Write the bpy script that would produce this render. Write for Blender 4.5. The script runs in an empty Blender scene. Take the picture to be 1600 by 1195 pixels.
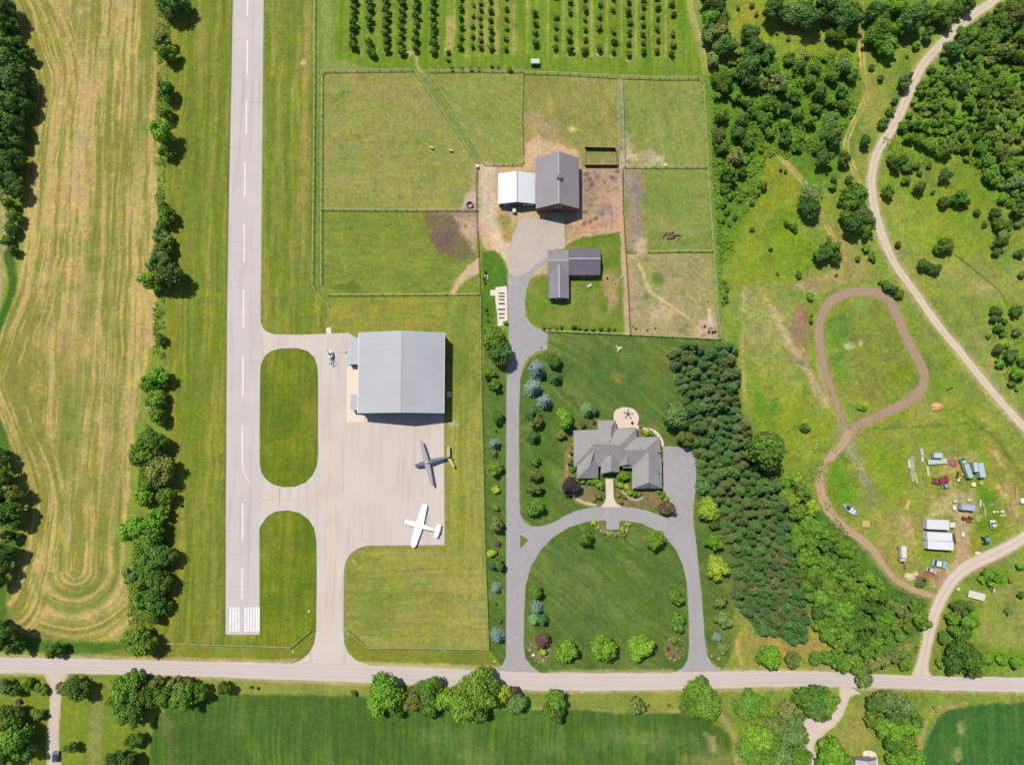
import bpy, bmesh, math, random
import numpy as np
from mathutils import Vector, Matrix
from mathutils.geometry import tessellate_polygon

# ------------------------------------------------------------------ camera, sky, sun
SC = bpy.context.scene
PITCH = math.radians(5.0)
DIST = 230.0
FPX = 1150.0                      # focal length in pixels of a 1600 px wide frame
cam_d = bpy.data.cameras.new("camera")
cam_d.sensor_width = 36.0
cam_d.lens = FPX / 1600.0 * 36.0
cam_d.clip_start = 1.0
cam_d.clip_end = 9000.0
cam = bpy.data.objects.new("camera", cam_d)
SC.collection.objects.link(cam)
cam.location = (0, -DIST * math.sin(PITCH), DIST * math.cos(PITCH))
cam.rotation_euler = (PITCH, 0, 0)
SC.camera = cam

SHX, SHY = 0.30, -0.37            # shadow offset per metre of height (east, north)
sun_el = math.atan2(1.0, math.hypot(SHX, SHY))
world = bpy.data.worlds.new("World")
SC.world = world
world.use_nodes = True
wn = world.node_tree
for n in list(wn.nodes):
    wn.nodes.remove(n)
w_out = wn.nodes.new("ShaderNodeOutputWorld")
w_bg = wn.nodes.new("ShaderNodeBackground")
w_sky = wn.nodes.new("ShaderNodeTexSky")
w_sky.sky_type = 'NISHITA'
w_sky.sun_disc = False
w_sky.sun_elevation = sun_el
w_sky.sun_rotation = math.atan2(-SHX, -SHY)
w_sky.air_density = 1.0
w_sky.dust_density = 0.6
w_bg.inputs[1].default_value = 0.105
wn.links.new(w_sky.outputs[0], w_bg.inputs[0])
wn.links.new(w_bg.outputs[0], w_out.inputs[0])
sun_d = bpy.data.lights.new("sun", 'SUN')
sun_d.energy = 4.8
sun_d.angle = math.radians(0.5)
sun_d.color = (1.0, 0.955, 0.88)
sun = bpy.data.objects.new("sun", sun_d)
SC.collection.objects.link(sun)
sun.location = (-90, 110, 300)
sun.rotation_euler = Vector((-SHX, -SHY, 1.0)).to_track_quat('Z', 'Y').to_euler()
SC.view_settings.view_transform = 'Standard'
SC.view_settings.look = 'None'
SC.view_settings.gamma = 1.0
SC.view_settings.exposure = 0.25
SC.cycles.max_bounces = 5
SC.cycles.diffuse_bounces = 3
SC.cycles.use_adaptive_sampling = True
rnd = random.Random(7)

# ------------------------------------------------------------------ helpers
CP, SP = math.cos(PITCH), math.sin(PITCH)
def W(u, v, h=0.0):
    """world point at height h that the photograph shows at pixel u, v"""
    a = (u - 800.0) / FPX
    b = -(v - 597.5) / FPX
    dx, dy, dz = a, b * CP + SP, b * SP - CP
    t = (h - cam.location[2]) / dz
    return Vector((dx * t, cam.location[1] + dy * t, h))

def XY(u, v, h=0.0):
    p = W(u, v, h)
    return (p.x, p.y)

def lin(c, k=0.5):
    o = []
    for q in c:
        q = q / 255.0
        q = q / 12.92 if q <= 0.04045 else ((q + 0.055) / 1.055) ** 2.4
        o.append(min(0.85, q * k))
    return tuple(o)

def tag(o, label=None, cat=None, group=None, kind=None):
    if label: o["label"] = label
    if cat: o["category"] = cat
    if group: o["group"] = group
    if kind: o["kind"] = kind
    return o

def empty(name, loc, rz=0.0, label=None, cat=None, group=None):
    o = bpy.data.objects.new(name, None)
    o.empty_display_size = 0.3
    SC.collection.objects.link(o)
    o.location = loc
    o.rotation_euler = (0, 0, rz)
    return tag(o, label, cat, group)

class MB:
    """collects shapes and links them as one mesh object"""
    def __init__(s):
        s.v, s.f = [], []
    def add(s, vs, fs):
        n = len(s.v)
        s.v += [tuple(p) for p in vs]
        s.f += [tuple(i + n for i in f) for f in fs]
        return s
    def box(s, x0, x1, y0, y1, z0, z1, rz=0.0, o=(0, 0, 0)):
        vs = [(x0, y0, z0), (x1, y0, z0), (x1, y1, z0), (x0, y1, z0), (x0, y0, z1), (x1, y0, z1), (x1, y1, z1), (x0, y1, z1)]
        c, q = math.cos(rz), math.sin(rz)
        vs = [(x * c - y * q + o[0], x * q + y * c + o[1], z + o[2]) for x, y, z in vs]
        return s.add(vs, [(0, 3, 2, 1), (4, 5, 6, 7), (0, 1, 5, 4), (1, 2, 6, 5), (2, 3, 7, 6), (3, 0, 4, 7)])
    def prism(s, pts, z0, z1):
        n = len(pts)
        vs = [(p[0], p[1], z0) for p in pts] + [(p[0], p[1], z1) for p in pts]
        tri = tessellate_polygon([[Vector((p[0], p[1], 0)) for p in pts]])
        fs = [tuple(t) for t in tri] + [tuple(i + n for i in t) for t in tri]
        fs += [(i, (i + 1) % n, (i + 1) % n + n, i + n) for i in range(n)]
        return s.add(vs, fs)
    def loft(s, rings, cap=True):
        """rings: lists of equal length of points"""
        n = len(rings[0])
        vs = [p for r in rings for p in r]
        fs = []
        for k in range(len(rings) - 1):
            for i in range(n):
                j = (i + 1) % n
                fs.append((k * n + i, k * n + j, (k + 1) * n + j, (k + 1) * n + i))
        if cap:
            fs.append(tuple(reversed(range(n))))
            fs.append(tuple(range((len(rings) - 1) * n, len(rings) * n)))
        return s.add(vs, fs)
    def tube(s, p, q, r0, r1=None, n=6):
        r1 = r0 if r1 is None else r1
        p, q = Vector(p), Vector(q)
        d = (q - p).normalized()
        a = d.orthogonal().normalized()
        b = d.cross(a)
        ring = lambda c, r: [c + a * (r * math.cos(t)) + b * (r * math.sin(t)) for t in [2 * math.pi * i / n for i in range(n)]]
        return s.loft([ring(p, r0), ring(q, r1)])
    def ball(s, c, r, nu=8, nv=5, sq=(1, 1, 1), jit=0.0, rn=None):
        rings = []
        for k in range(1, nv):
            th = math.pi * k / nv
            rr = [1 + (rn.uniform(-jit, jit) if rn else 0) for _ in range(nu)]
            rings.append([(c[0] + sq[0] * r * math.sin(th) * math.cos(2 * math.pi * i / nu) * rr[i],
                           c[1] + sq[1] * r * math.sin(th) * math.sin(2 * math.pi * i / nu) * rr[i],
                           c[2] - sq[2] * r * math.cos(th)) for i in range(nu)])
        return s.loft(rings)
    def mesh(s, name, mat=None, smooth=False):
        me = bpy.data.meshes.new(name)
        me.from_pydata([tuple(p) for p in s.v], [], s.f)
        bm = bmesh.new(); bm.from_mesh(me)
        bmesh.ops.recalc_face_normals(bm, faces=bm.faces)
        bm.to_mesh(me); bm.free()
        if mat: me.materials.append(mat)
        if smooth:
            me.polygons.foreach_set("use_smooth", [True] * len(me.polygons))
        return me
    def build(s, name, mat=None, parent=None, bevel=0.0, smooth=False):
        me = s.mesh(name, mat, smooth)
        o = bpy.data.objects.new(name, me)
        SC.collection.objects.link(o)
        if parent: o.parent = parent
        if bevel:
            m = o.modifiers.new("bevel", 'BEVEL'); m.width = bevel; m.segments = 2; m.limit_method = 'ANGLE'
        return o

MATS = {}
def mat(name, col, rough=0.8, var=0.12, scale=1.5, bump=0.0, metal=0.0, spec=0.5, stretch=(1, 1, 1), ribs=None, stain=None, raw=False, coat=0.0):
    """principled material with noise in colour and bump; ribs = (axis, spacing m)"""
    if name in MATS: return MATS[name]
    m = bpy.data.materials.new(name); m.use_nodes = True
    nt = m.node_tree; N = nt.nodes; L = nt.links
    b = N["Principled BSDF"]
    c = col if raw else lin(col)
    b.inputs["Roughness"].default_value = rough
    b.inputs["Metallic"].default_value = metal
    b.inputs["Specular IOR Level"].default_value = spec
    if coat: b.inputs["Coat Weight"].default_value = coat
    tc = N.new("ShaderNodeTexCoord"); mp = N.new("ShaderNodeMapping")
    mp.inputs["Scale"].default_value = stretch
    L.new(tc.outputs["Object"], mp.inputs[0])
    n1 = N.new("ShaderNodeTexNoise"); n1.inputs["Scale"].default_value = scale; n1.inputs["Detail"].default_value = 6; n1.inputs["Roughness"].default_value = 0.65
    n2 = N.new("ShaderNodeTexNoise"); n2.inputs["Scale"].default_value = scale * 0.12; n2.inputs["Detail"].default_value = 4
    L.new(mp.outputs[0], n1.inputs[0]); L.new(tc.outputs["Object"], n2.inputs[0])
    ad = N.new("ShaderNodeMath"); ad.operation = 'ADD'
    L.new(n1.outputs[0], ad.inputs[0]); L.new(n2.outputs[0], ad.inputs[1])
    mr = N.new("ShaderNodeMapRange"); mr.inputs[1].default_value = 0.6; mr.inputs[2].default_value = 1.4
    mr.inputs[3].default_value = 1 - var; mr.inputs[4].default_value = 1 + var
    L.new(ad.outputs[0], mr.inputs[0])
    mx = N.new("ShaderNodeVectorMath"); mx.operation = 'SCALE'
    mx.inputs[0].default_value = c
    L.new(mr.outputs[0], mx.inputs["Scale"])
    src = mx.outputs[0]
    if stain:
        n3 = N.new("ShaderNodeTexNoise"); n3.inputs["Scale"].default_value = scale * 0.5; n3.inputs["Detail"].default_value = 5
        L.new(mp.outputs[0], n3.inputs[0])
        r3 = N.new("ShaderNodeMapRange"); r3.inputs[1].default_value = 0.52; r3.inputs[2].default_value = 0.68
        L.new(n3.outputs[0], r3.inputs[0])
        m3 = N.new("ShaderNodeMix"); m3.data_type = 'RGBA'
        L.new(r3.outputs[0], m3.inputs[0]); L.new(src, m3.inputs[6]); m3.inputs[7].default_value = (*lin(stain), 1)
        src = m3.outputs[2]
    hgt = n1.outputs[0]
    if ribs:
        sx = N.new("ShaderNodeSeparateXYZ"); L.new(tc.outputs["Object"], sx.inputs[0])
        q = N.new("ShaderNodeMath"); q.operation = 'MULTIPLY'; q.inputs[1].default_value = 1.0 / ribs[1]
        L.new(sx.outputs[ribs[0]], q.inputs[0])
        fr = N.new("ShaderNodeMath"); fr.operation = 'FRACT'; L.new(q.outputs[0], fr.inputs[0])
        gt = N.new("ShaderNodeMath"); gt.operation = 'LESS_THAN'; gt.inputs[1].default_value = 0.22; L.new(fr.outputs[0], gt.inputs[0])
        dk = N.new("ShaderNodeMapRange"); dk.inputs[3].default_value = 1.0; dk.inputs[4].default_value = ribs[2]
        L.new(gt.outputs[0], dk.inputs[0])
        mm = N.new("ShaderNodeVectorMath"); mm.operation = 'SCALE'
        L.new(src, mm.inputs[0]); L.new(dk.outputs[0], mm.inputs["Scale"])
        src = mm.outputs[0]
    L.new(src, b.inputs["Base Color"])
    if bump:
        bp = N.new("ShaderNodeBump"); bp.inputs["Distance"].default_value = bump; bp.inputs["Strength"].default_value = 0.7
        L.new(hgt, bp.inputs["Height"]); L.new(bp.outputs[0], b.inputs["Normal"])
    MATS[name] = m
    return m

def attr_mat(name, rough=0.92, noise=0.18, scale=3.0, bump=0.05, stretch=(1, 1, 1), fine=0.0):
    """base colour from the mesh's 'soil' colour attribute (grass, earth, gravel) with fine noise"""
    m = bpy.data.materials.new(name); m.use_nodes = True
    nt = m.node_tree; N = nt.nodes; L = nt.links
    b = N["Principled BSDF"]; b.inputs["Roughness"].default_value = rough; b.inputs["Specular IOR Level"].default_value = 0.15
    at = N.new("ShaderNodeAttribute"); at.attribute_name = "soil"
    tc = N.new("ShaderNodeTexCoord"); mp = N.new("ShaderNodeMapping"); mp.inputs["Scale"].default_value = stretch
    L.new(tc.outputs["Object"], mp.inputs[0])
    n1 = N.new("ShaderNodeTexNoise"); n1.inputs["Scale"].default_value = scale; n1.inputs["Detail"].default_value = 5; n1.inputs["Roughness"].default_value = 0.7
    L.new(mp.outputs[0], n1.inputs[0])
    n2 = N.new("ShaderNodeTexNoise"); n2.inputs["Scale"].default_value = scale * 0.22; n2.inputs["Detail"].default_value = 3
    L.new(mp.outputs[0], n2.inputs[0])
    ad = N.new("ShaderNodeMath"); ad.operation = 'ADD'; L.new(n1.outputs[0], ad.inputs[0]); L.new(n2.outputs[0], ad.inputs[1])
    mr = N.new("ShaderNodeMapRange"); mr.inputs[1].default_value = 0.6; mr.inputs[2].default_value = 1.4
    mr.inputs[3].default_value = 1 - noise; mr.inputs[4].default_value = 1 + noise
    L.new(ad.outputs[0], mr.inputs[0])
    mx = N.new("ShaderNodeVectorMath"); mx.operation = 'SCALE'
    L.new(at.outputs["Color"], mx.inputs[0]); L.new(mr.outputs[0], mx.inputs["Scale"])
    L.new(mx.outputs[0], b.inputs["Base Color"])
    bp = N.new("ShaderNodeBump"); bp.inputs["Distance"].default_value = bump; bp.inputs["Strength"].default_value = 0.6
    L.new(n1.outputs[0], bp.inputs["Height"]); L.new(bp.outputs[0], b.inputs["Normal"])
    return m

_tab = np.random.RandomState(5).rand(8, 512, 512).astype(np.float32)
def vnoise(X, Y, seed=0):
    t = _tab[seed % 8]
    ox, oy = (seed * 37.7) % 211, (seed * 91.3) % 197
    X = X + ox; Y = Y + oy
    xi = np.floor(X).astype(np.int64); yi = np.floor(Y).astype(np.int64)
    fx = X - xi; fy = Y - yi
    fx = fx * fx * (3 - 2 * fx); fy = fy * fy * (3 - 2 * fy)
    a = t[yi % 512, xi % 512]; b = t[yi % 512, (xi + 1) % 512]
    c = t[(yi + 1) % 512, xi % 512]; d = t[(yi + 1) % 512, (xi + 1) % 512]
    return ((a * (1 - fx) + b * fx) * (1 - fy) + (c * (1 - fx) + d * fx) * fy) * 2 - 1
def fbm(X, Y, s, seed=0, o=4):
    r = 0; amp = 1; tot = 0
    for k in range(o):
        r = r + amp * vnoise(X / s * 2 ** k, Y / s * 2 ** k, seed + k); tot += amp; amp *= 0.55
    return r / tot * 1.4
def sstep(x, a, b):
    t = np.clip((x - a) / (b - a), 0, 1)
    return t * t * (3 - 2 * t)
def catmull(pts, n=6, closed=False):
    P = [Vector((p[0], p[1], 0)) for p in pts]
    out = []
    N = len(P)
    rng = range(N if closed else N - 1)
    for i in rng:
        if closed:
            p0, p1, p2, p3 = P[(i - 1) % N], P[i], P[(i + 1) % N], P[(i + 2) % N]
        else:
            p0, p1, p2, p3 = P[max(i - 1, 0)], P[i], P[i + 1], P[min(i + 2, N - 1)]
        for k in range(n):
            t = k / n
            q = 0.5 * ((2 * p1) + (p2 - p0) * t + (2 * p0 - 5 * p1 + 4 * p2 - p3) * t * t + (3 * p1 - p0 - 3 * p2 + p3) * t ** 3)
            out.append((q.x, q.y))
    if not closed: out.append((P[-1].x, P[-1].y))
    return out
def PX(pts):
    return [XY(u, v) for u, v in pts]

# ------------------------------------------------------------------ outlines shared by ground and pavements
ISLAND1 = [(406,585),(408,568),(414,556),(424,548),(438,544.5),(465,544),(480,548),(491,558),(496,572),(497,590),(497,650),(497,712),(495,728),(488,743),(477,754),(462,760),(443,761),(427,757),(415,748),(408,737),(405.5,722),(405.5,650)]
ISL2TOP = [(405,836),(408,820),(417,807),(430,799),(450,797),(468,801),(482,811),(491,825),(494.5,845),(495,900),(494,985),(491,1005),(483,1020),(470,1031),(455,1037)]
LAWN = [(819,960),(818,1008),(821,1028),(830,1040),(845,1051),(900,1053),(1000,1053),(1052,1050),(1066,1043),(1074,1032),(1077,1012),(1076,960),(1073,910),(1067,882),(1057,860),(1043,842),(1025,828),(1002,817),(972,812.5),(968,815),(967,827),(948,827),(947,815),(944,812.5),(920,814),(890,823),(864,839),(844,860),(829,886),(821,915)]
TRI = [(813,835),(826,843.5),(813,857)]
FARM_ROAD = [(1590,-35),(1552,2),(1530,17),(1503,38),(1480,60),(1458,82),(1440,105),(1425,135),(1410,170),(1395,200),(1378,225),(1367,250),(1362,280),(1364,310),(1371,345),(1383,380),(1400,415),(1425,450),(1460,500),(1502,552),(1545,605),(1580,645),(1640,712)]
FARM_LOOP = [(1660,795),(1620,826),(1590,846),(1560,862),(1530,876),(1505,890),(1487,908),(1473,930),(1462,955),(1453,985),(1446,1015),(1441,1040),(1440,1056)]
RING = [(1322,678),(1312,645),(1300,608),(1289,578),(1282,545),(1279,515),(1285,490),(1299,470),(1322,459),(1350,455),(1376,460),(1394,478),(1408,508),(1425,545),(1442,576),(1443,600),(1430,619),(1405,634),(1370,651),(1342,664),(1325,682)]
TRACK = [(1328,672),(1318,692),(1303,708),(1290,725),(1281,748),(1285,775),(1297,800),(1320,825),(1345,842),(1365,860),(1380,882),(1400,905),(1430,922),(1462,932)]
HAY = [(10,-60),(15,0),(50,100),(56,150),(45,230),(40,300),(33,400),(25,455),(5,505),(-60,560),(-90,600),(-30,640),(3,685),(18,720),(30,760),(36,800),(30,850),(20,895),(8,930),(7,962),(20,984),(60,995),(110,1001),(165,1002),(205,998),(222,985),(205,950),(190,890),(198,820),(205,740),(212,660),(225,590),(244,530),(244,400),(246,300),(250,200),(252,100),(258,0),(260,-60)]

# ------------------------------------------------------------------ ground sheet
step = 0.3
gx = np.concatenate([[-4000, -1500, -600, -300, -230], np.arange(-200, 200.01, step), [230, 300, 600, 1500, 4000]])
gy = np.concatenate([[-4000, -1500, -600, -300, -190], np.arange(-150, 160.01, step), [190, 300, 600, 1500, 4000]])
GX, GY = np.meshgrid(gx, gy)
COL = np.zeros(GX.shape + (3,), np.float32)
N1 = fbm(GX, GY, 1.2, 1, 3); N3 = fbm(GX, GY, 4, 2, 4); N10 = fbm(GX, GY, 12, 3, 4); N40 = fbm(GX, GY, 45, 4, 4)

def sl(P, pad):
    P = np.array(P)
    i0, i1 = np.searchsorted(gx, [P[:, 0].min() - pad, P[:, 0].max() + pad])
    j0, j1 = np.searchsorted(gy, [P[:, 1].min() - pad, P[:, 1].max() + pad])
    return slice(j0, j1), slice(i0, i1)
def seg_dist(X, Y, P, closed):
    D = np.full(X.shape, 1e9, np.float32)
    n = len(P)
    for k in range(n if closed else n - 1):
        ax, ay = P[k]; bx, by = P[(k + 1) % n]
        vx, vy = bx - ax, by - ay
        l2 = vx * vx + vy * vy + 1e-9
        t = np.clip(((X - ax) * vx + (Y - ay) * vy) / l2, 0, 1)
        D = np.minimum(D, (X - ax - t * vx) ** 2 + (Y - ay - t * vy) ** 2)
    return np.sqrt(D)
def inside(X, Y, P):
    r = np.zeros(X.shape, bool)
    n = len(P)
    for k in range(n):
        ax, ay = P[k]; bx, by = P[(k + 1) % n]
        if ay == by: continue
        c = ((ay > Y) != (by > Y)) & (X < (bx - ax) * (Y - ay) / (by - ay) + ax)
        r ^= c
    return r
def put(s, a, c):
    c = np.asarray(c, np.float32)
    COL[s] = COL[s] * (1 - a[..., None]) + c * a[..., None]
def area(px, c, a=1.0, soft=0.6, wob=0.5, pat=None, world_pts=None):
    """paint a traced outline; pat(X, Y, sd) returns an optional strength or colour shift"""
    P = world_pts or PX(px)
    s = sl(P, soft * 3 + wob * 3 + 1)
    X, Y = GX[s], GY[s]
    d = seg_dist(X, Y, P, True)
    sd = np.where(inside(X, Y, P), d, -d)
    m = sstep(sd + N3[s] * wob + N1[s] * wob * 0.5, -soft, soft) * a
    if pat is not None:
        m = m * pat(X, Y, sd, s)
    put(s, m.astype(np.float32), c)
    return s, X, Y, sd, m
def stroke(px, w, c, a=1.0, soft=0.5, wob=0.3, smooth=True, brk=0.0):
    P = PX(px)
    if smooth and len(P) > 2: P = catmull(P, 5)
    s = sl(P, w + soft * 3 + wob * 3 + 1)
    X, Y = GX[s], GY[s]
    d = seg_dist(X, Y, P, False)
    m = sstep(w / 2 - d + N3[s] * wob + N1[s] * wob * 0.4, -soft, soft) * a
    if brk: m = m * np.clip(1 - brk + brk * (N3[s] + N1[s] * 0.6 + 0.4) * 1.6, 0, 1)
    put(s, m.astype(np.float32), c)
def spot(u, v, r, c, a=1.0, soft=0.8, wob=0.8, ry=None):
    p = W(u, v)
    ry = ry or r
    area(None, c, a, soft, wob, world_pts=[(p.x + r / 5 * math.cos(t), p.y + ry / 5 * math.sin(t)) for t in [i * math.pi / 6 for i in range(12)]])
def ripple(angle, per, seed, lo=0.0, hi=1.0, wander=0.6):
    """mown or raked lines: noise that is long in one direction"""
    ca, sa = math.cos(angle), math.sin(angle)
    def f(X, Y, sd, s):
        t = X * ca + Y * sa + N10[s] * wander
        q = -X * sa + Y * ca
        n = vnoise(t / per, q / (per * 22), seed) * 0.6 + vnoise(t / (per * 0.42), q / (per * 9), seed + 1) * 0.6
        return lo + (hi - lo) * np.clip(0.5 + 1.05 * n + 0.15 * N1[s], 0, 1)
    return f
def mott(scale, seed, lo=0.0, hi=1.0, gain=0.8, bias=0.0):
    def f(X, Y, sd, s):
        return lo + (hi - lo) * np.clip(0.5 + bias + gain * fbm(X, Y, scale, seed), 0, 1)
    return f

# meadow everywhere
put((slice(None), slice(None)), np.ones(GX.shape, np.float32), (142, 160, 54))
put((slice(None), slice(None)), np.clip(0.5 + 0.9 * N40, 0, 1) * 0.6, (122, 150, 40))
put((slice(None), slice(None)), np.clip(0.2 + 0.9 * N10, 0, 1) * 0.4, (165, 162, 85))

# hay field with swaths: straight down the field, round its foot, and along its west edge
HAY_W = catmull(PX([(15,0),(50,100),(56,150),(45,230),(40,300),(33,400),(15,470),(-8,540),(-25,600),(-10,650),(3,685),(18,720),(30,760),(36,800),(30,850),(20,895),(8,930)]), 3)
hc = W(118, 890)
def swath_t(X, Y):
    dy = np.minimum(Y - hc.y, 0) * 1.05
    return np.sqrt((X - hc.x) ** 2 + dy ** 2) * np.where(dy < -0.5, 1.0, np.sign(X - hc.x) * 1.0) 
def swath(X, Y, sd, s):
    t1 = swath_t(X, Y) + N10[s] * 0.7
    d = seg_dist(X, Y, HAY_W, False)
    t2 = d + N10[s] * 0.8 + 300
    def nn(t): return vnoise(t / 1.05, Y / 34, 11) * 0.62 + vnoise(t / 0.5, Y / 16, 12) * 0.6 + vnoise(t / 5.5, Y / 60, 13) * 0.42
    w = sstep(d + N10[s] * 5, 10, 17)
    n = nn(t1) * w + nn(t2) * (1 - w)
    fine = vnoise(np.where(w > .5, t1, t2) / 0.42, Y / 7, 15)
    return np.clip(0.52 + 1.25 * n + 0.75 * fine + 0.35 * N40[s] + 0.28 * N3[s] + 0.15 * N1[s], 0, 1)
area(HAY, (148, 148, 54), 1, 0.5, 0.6)
area(HAY, (212, 184, 110), 0.92, 0.5, 0.6, pat=swath)
area([(60,430),(150,400),(160,600),(230,640),(215,760),(150,800),(90,700),(50,600)], (208, 176, 112), 0.6, 5, 5, pat=lambda X, Y, sd, s: np.clip(0.5 + 0.7 * vnoise((X + N10[s]) / 0.9, Y / 22, 21) + 0.4 * N3[s], 0, 1))
area([(118,-40),(140,-40),(142,200),(135,330),(110,330),(118,150)], (208, 182, 124), 0.7, 1.4, 0.8, pat=lambda X, Y, sd, s: np.clip(0.6 + 0.6 * vnoise(X / 0.8, Y / 25, 22) + 0.3 * N3[s], 0, 1))
area(HAY, (112, 135, 45), 0.65, 0.5, 0.6, pat=lambda X, Y, sd, s: np.clip(-0.15 + 0.9 * vnoise(swath_t(X, Y) / 2.4, Y / 50, 31) + 0.5 * N10[s], 0, 1))
# field beyond the left wood
area([(-90,280),(8,300),(12,400),(4,470),(-20,560),(-90,560)], (195, 175, 115), 0.9, 0.6, 0.5, pat=ripple(0.1, 1.2, 41, 0.4, 1))
stroke([(12,395),(20,440),(10,480),(-10,530)], 2.6, (70, 110, 25), 0.9, 0.6, 0.4)
stroke([(-8,655),(6,700),(18,760),(22,800),(14,870),(0,930),(4,975),(20,1000),(60,1008),(120,1012),(210,1012)], 3.5, (80, 120, 30), 0.85, 0.8, 0.8)

# mown strips along the runway
STRIP_L = [(262,-40),(362,-40),(355,400),(352,995),(400,1000),(400,1012),(235,1003),(220,960),(262,700),(262,400)]
area(STRIP_L, (128, 143, 32), 1, 0.5, 0.4)
area(STRIP_L, (172, 162, 72), 0.75, 0.5, 0.4, pat=ripple(0.0, 0.85, 51, 0, 1))
area(STRIP_L, (98, 125, 25), 0.6, 0.5, 0.4, pat=ripple(0.0, 2.4, 53, 0, 0.8))
area([(262,-40),(285,-40),(280,400),(275,1000),(245,1000),(262,600)], (165, 150, 45), 0.5, 2.0, 1.2, pat=mott(8, 55))
STRIP_R = [(408,-40),(492,-40),(491,300),(489,445),(515,470),(520,522),(430,523),(412,512),(405,480)]
area(STRIP_R, (128, 143, 38), 1, 0.4, 0.3)
area(STRIP_R, (174, 164, 76), 0.75, 0.5, 0.4, pat=ripple(0.0, 0.85, 57, 0, 1))
area(STRIP_R, (100, 128, 25), 0.6, 0.5, 0.4, pat=ripple(0.0, 2.4, 59, 0, 0.8))
stroke([(478,-40),(477,100),(475,300),(474,420)], 1.4, (185, 160, 90), 0.7, 0.7, 0.4, brk=0.4)
spot(474, 97, 4, (225, 205, 160), 0.9, 0.4, 0.4)
spot(512, 503, 6, (185, 170, 110), 0.6, 1, 1)
# strip behind the hangar and the field east of it
BACK = [(510,463),(750,463),(757,700),(762,1012),(576,1010),(545,985),(536,900),(545,868),(575,853),(694,853),(694,515),(545,520),(512,522)]
area(BACK, (146, 153, 52), 1, 0.4, 0.3)
area([(515,466),(692,468),(692,512),(545,518),(515,515)], (172, 160, 62), 0.8, 0.6, 0.4, pat=ripple(math.pi / 2, 0.9, 61, 0, 1))
area([(697,472),(750,472),(762,1012),(697,1012)], (178, 172, 82), 0.7, 0.8, 0.5, pat=ripple(0.0, 1.4, 63, 0, 1))
area([(697,472),(750,472),(754,600),(730,640),(697,600)], (88, 128, 30), 0.6, 2.0, 1.5, pat=mott(9, 64, bias=0.1))
area([(538,870),(575,856),(700,856),(762,880),(762,1012),(576,1010),(545,985),(536,950)], (178, 168, 84), 0.8, 1.0, 0.5, pat=ripple(math.pi / 2, 0.95, 65, 0, 1))
area([(538,870),(575,856),(640,900),(600,990),(545,985)], (118, 140, 35), 0.5, 3, 2, pat=mott(10, 66))
stroke([(551,875),(556,880)], 0.8, (215, 190, 130), 0.8, 0.3, 0.2)
spot(709, 664, 8, (205, 190, 140), 0.8, 0.8, 0.6, 4)
# grass islands
for isl in (ISLAND1, ISL2TOP + [(455,1037),(400,1030),(400,993),(405,990)]):
    area(isl, (118, 136, 18), 1, 0.4, 0.2)
    area(isl, (162, 156, 55), 0.7, 0.5, 0.3, pat=ripple(0.0, 0.9, 71, 0, 1))
    area(isl, (90, 120, 18), 0.6, 0.5, 0.3, pat=mott(7, 73))
# verge strip south of the runway
area([(240,1003),(400,1010),(455,1012),(486,987),(494,990),(480,1022),(455,1036),(200,1028),(150,1022)], (138, 142, 38), 1, 0.4, 0.3, pat=ripple(math.pi / 2, 1.0, 75, 0.6, 1))
area([(545,985),(576,1012),(764,1014),(775,1030),(775,1043),(600,1036),(556,1030),(540,1010)], (134, 140, 40), 1, 0.4, 0.3, pat=ripple(math.pi / 2, 1.0, 77, 0.6, 1))

# orchard ground
ORCH = [(495,-50),(1062,-50),(1085,50),(1100,118),(965,118),(815,110),(500,108)]
area(ORCH, (112, 145, 26), 1, 0.5, 0.3)
area(ORCH, (150, 165, 62), 0.6, 0.5, 0.3, pat=ripple(0.0, 1.6, 81, 0, 1))
area([(520,95),(1090,100),(1096,116),(505,106)], (120, 150, 35), 0.6, 1, 0.5, pat=ripple(math.pi / 2, 1.2, 83, 0, 1))
area([(495,-50),(520,-50),(520,90),(560,105),(505,108)], (148, 165, 90), 0.8, 1.5, 0.5)
for u in (701, 706, 711):
    stroke([(u, -50), (u - 1, 20), (u - 2, 60), (u - 6, 85)], 0.8, (205, 180, 105), 0.9, 0.5, 0.3, brk=0.3)
for u in (729, 745, 759, 776, 803):
    stroke([(u, -50), (u, 84)], 1.3, (190, 172, 92), 0.75, 0.6, 0.4, brk=0.4)
for u in (824, 856, 880, 902, 925, 948, 971, 994, 1018, 1040):
    stroke([(u, -50), (u, 88)], 0.7, (190, 185, 100), 0.7, 0.4, 0.3, brk=0.3)
for u in (590, 615, 640, 564):
    stroke([(u, -50), (u, 88)], 1.0, (165, 172, 80), 0.6, 0.4, 0.3, brk=0.4)
for u, v in ((868, 88), (890, 87), (937, 86), (959, 88), (983, 94), (1050, 92), (602, 81), (640, 84), (730, 88)):
    spot(u, v, 6, (212, 195, 140), 0.7, 0.5, 0.5, 2.5)
stroke([(650,80),(651,95),(655,108),(670,125)], 1.0, (205, 185, 130), 0.8, 0.5, 0.3)
stroke([(1064,-50),(1080,25),(1092,70),(1102,118)], 1.6, (180, 175, 95), 0.85, 0.6, 0.3)
stroke([(1068,-50),(1085,25),(1098,70),(1107,118)], 0.6, (205, 195, 120), 0.8, 0.3, 0.2)

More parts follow.
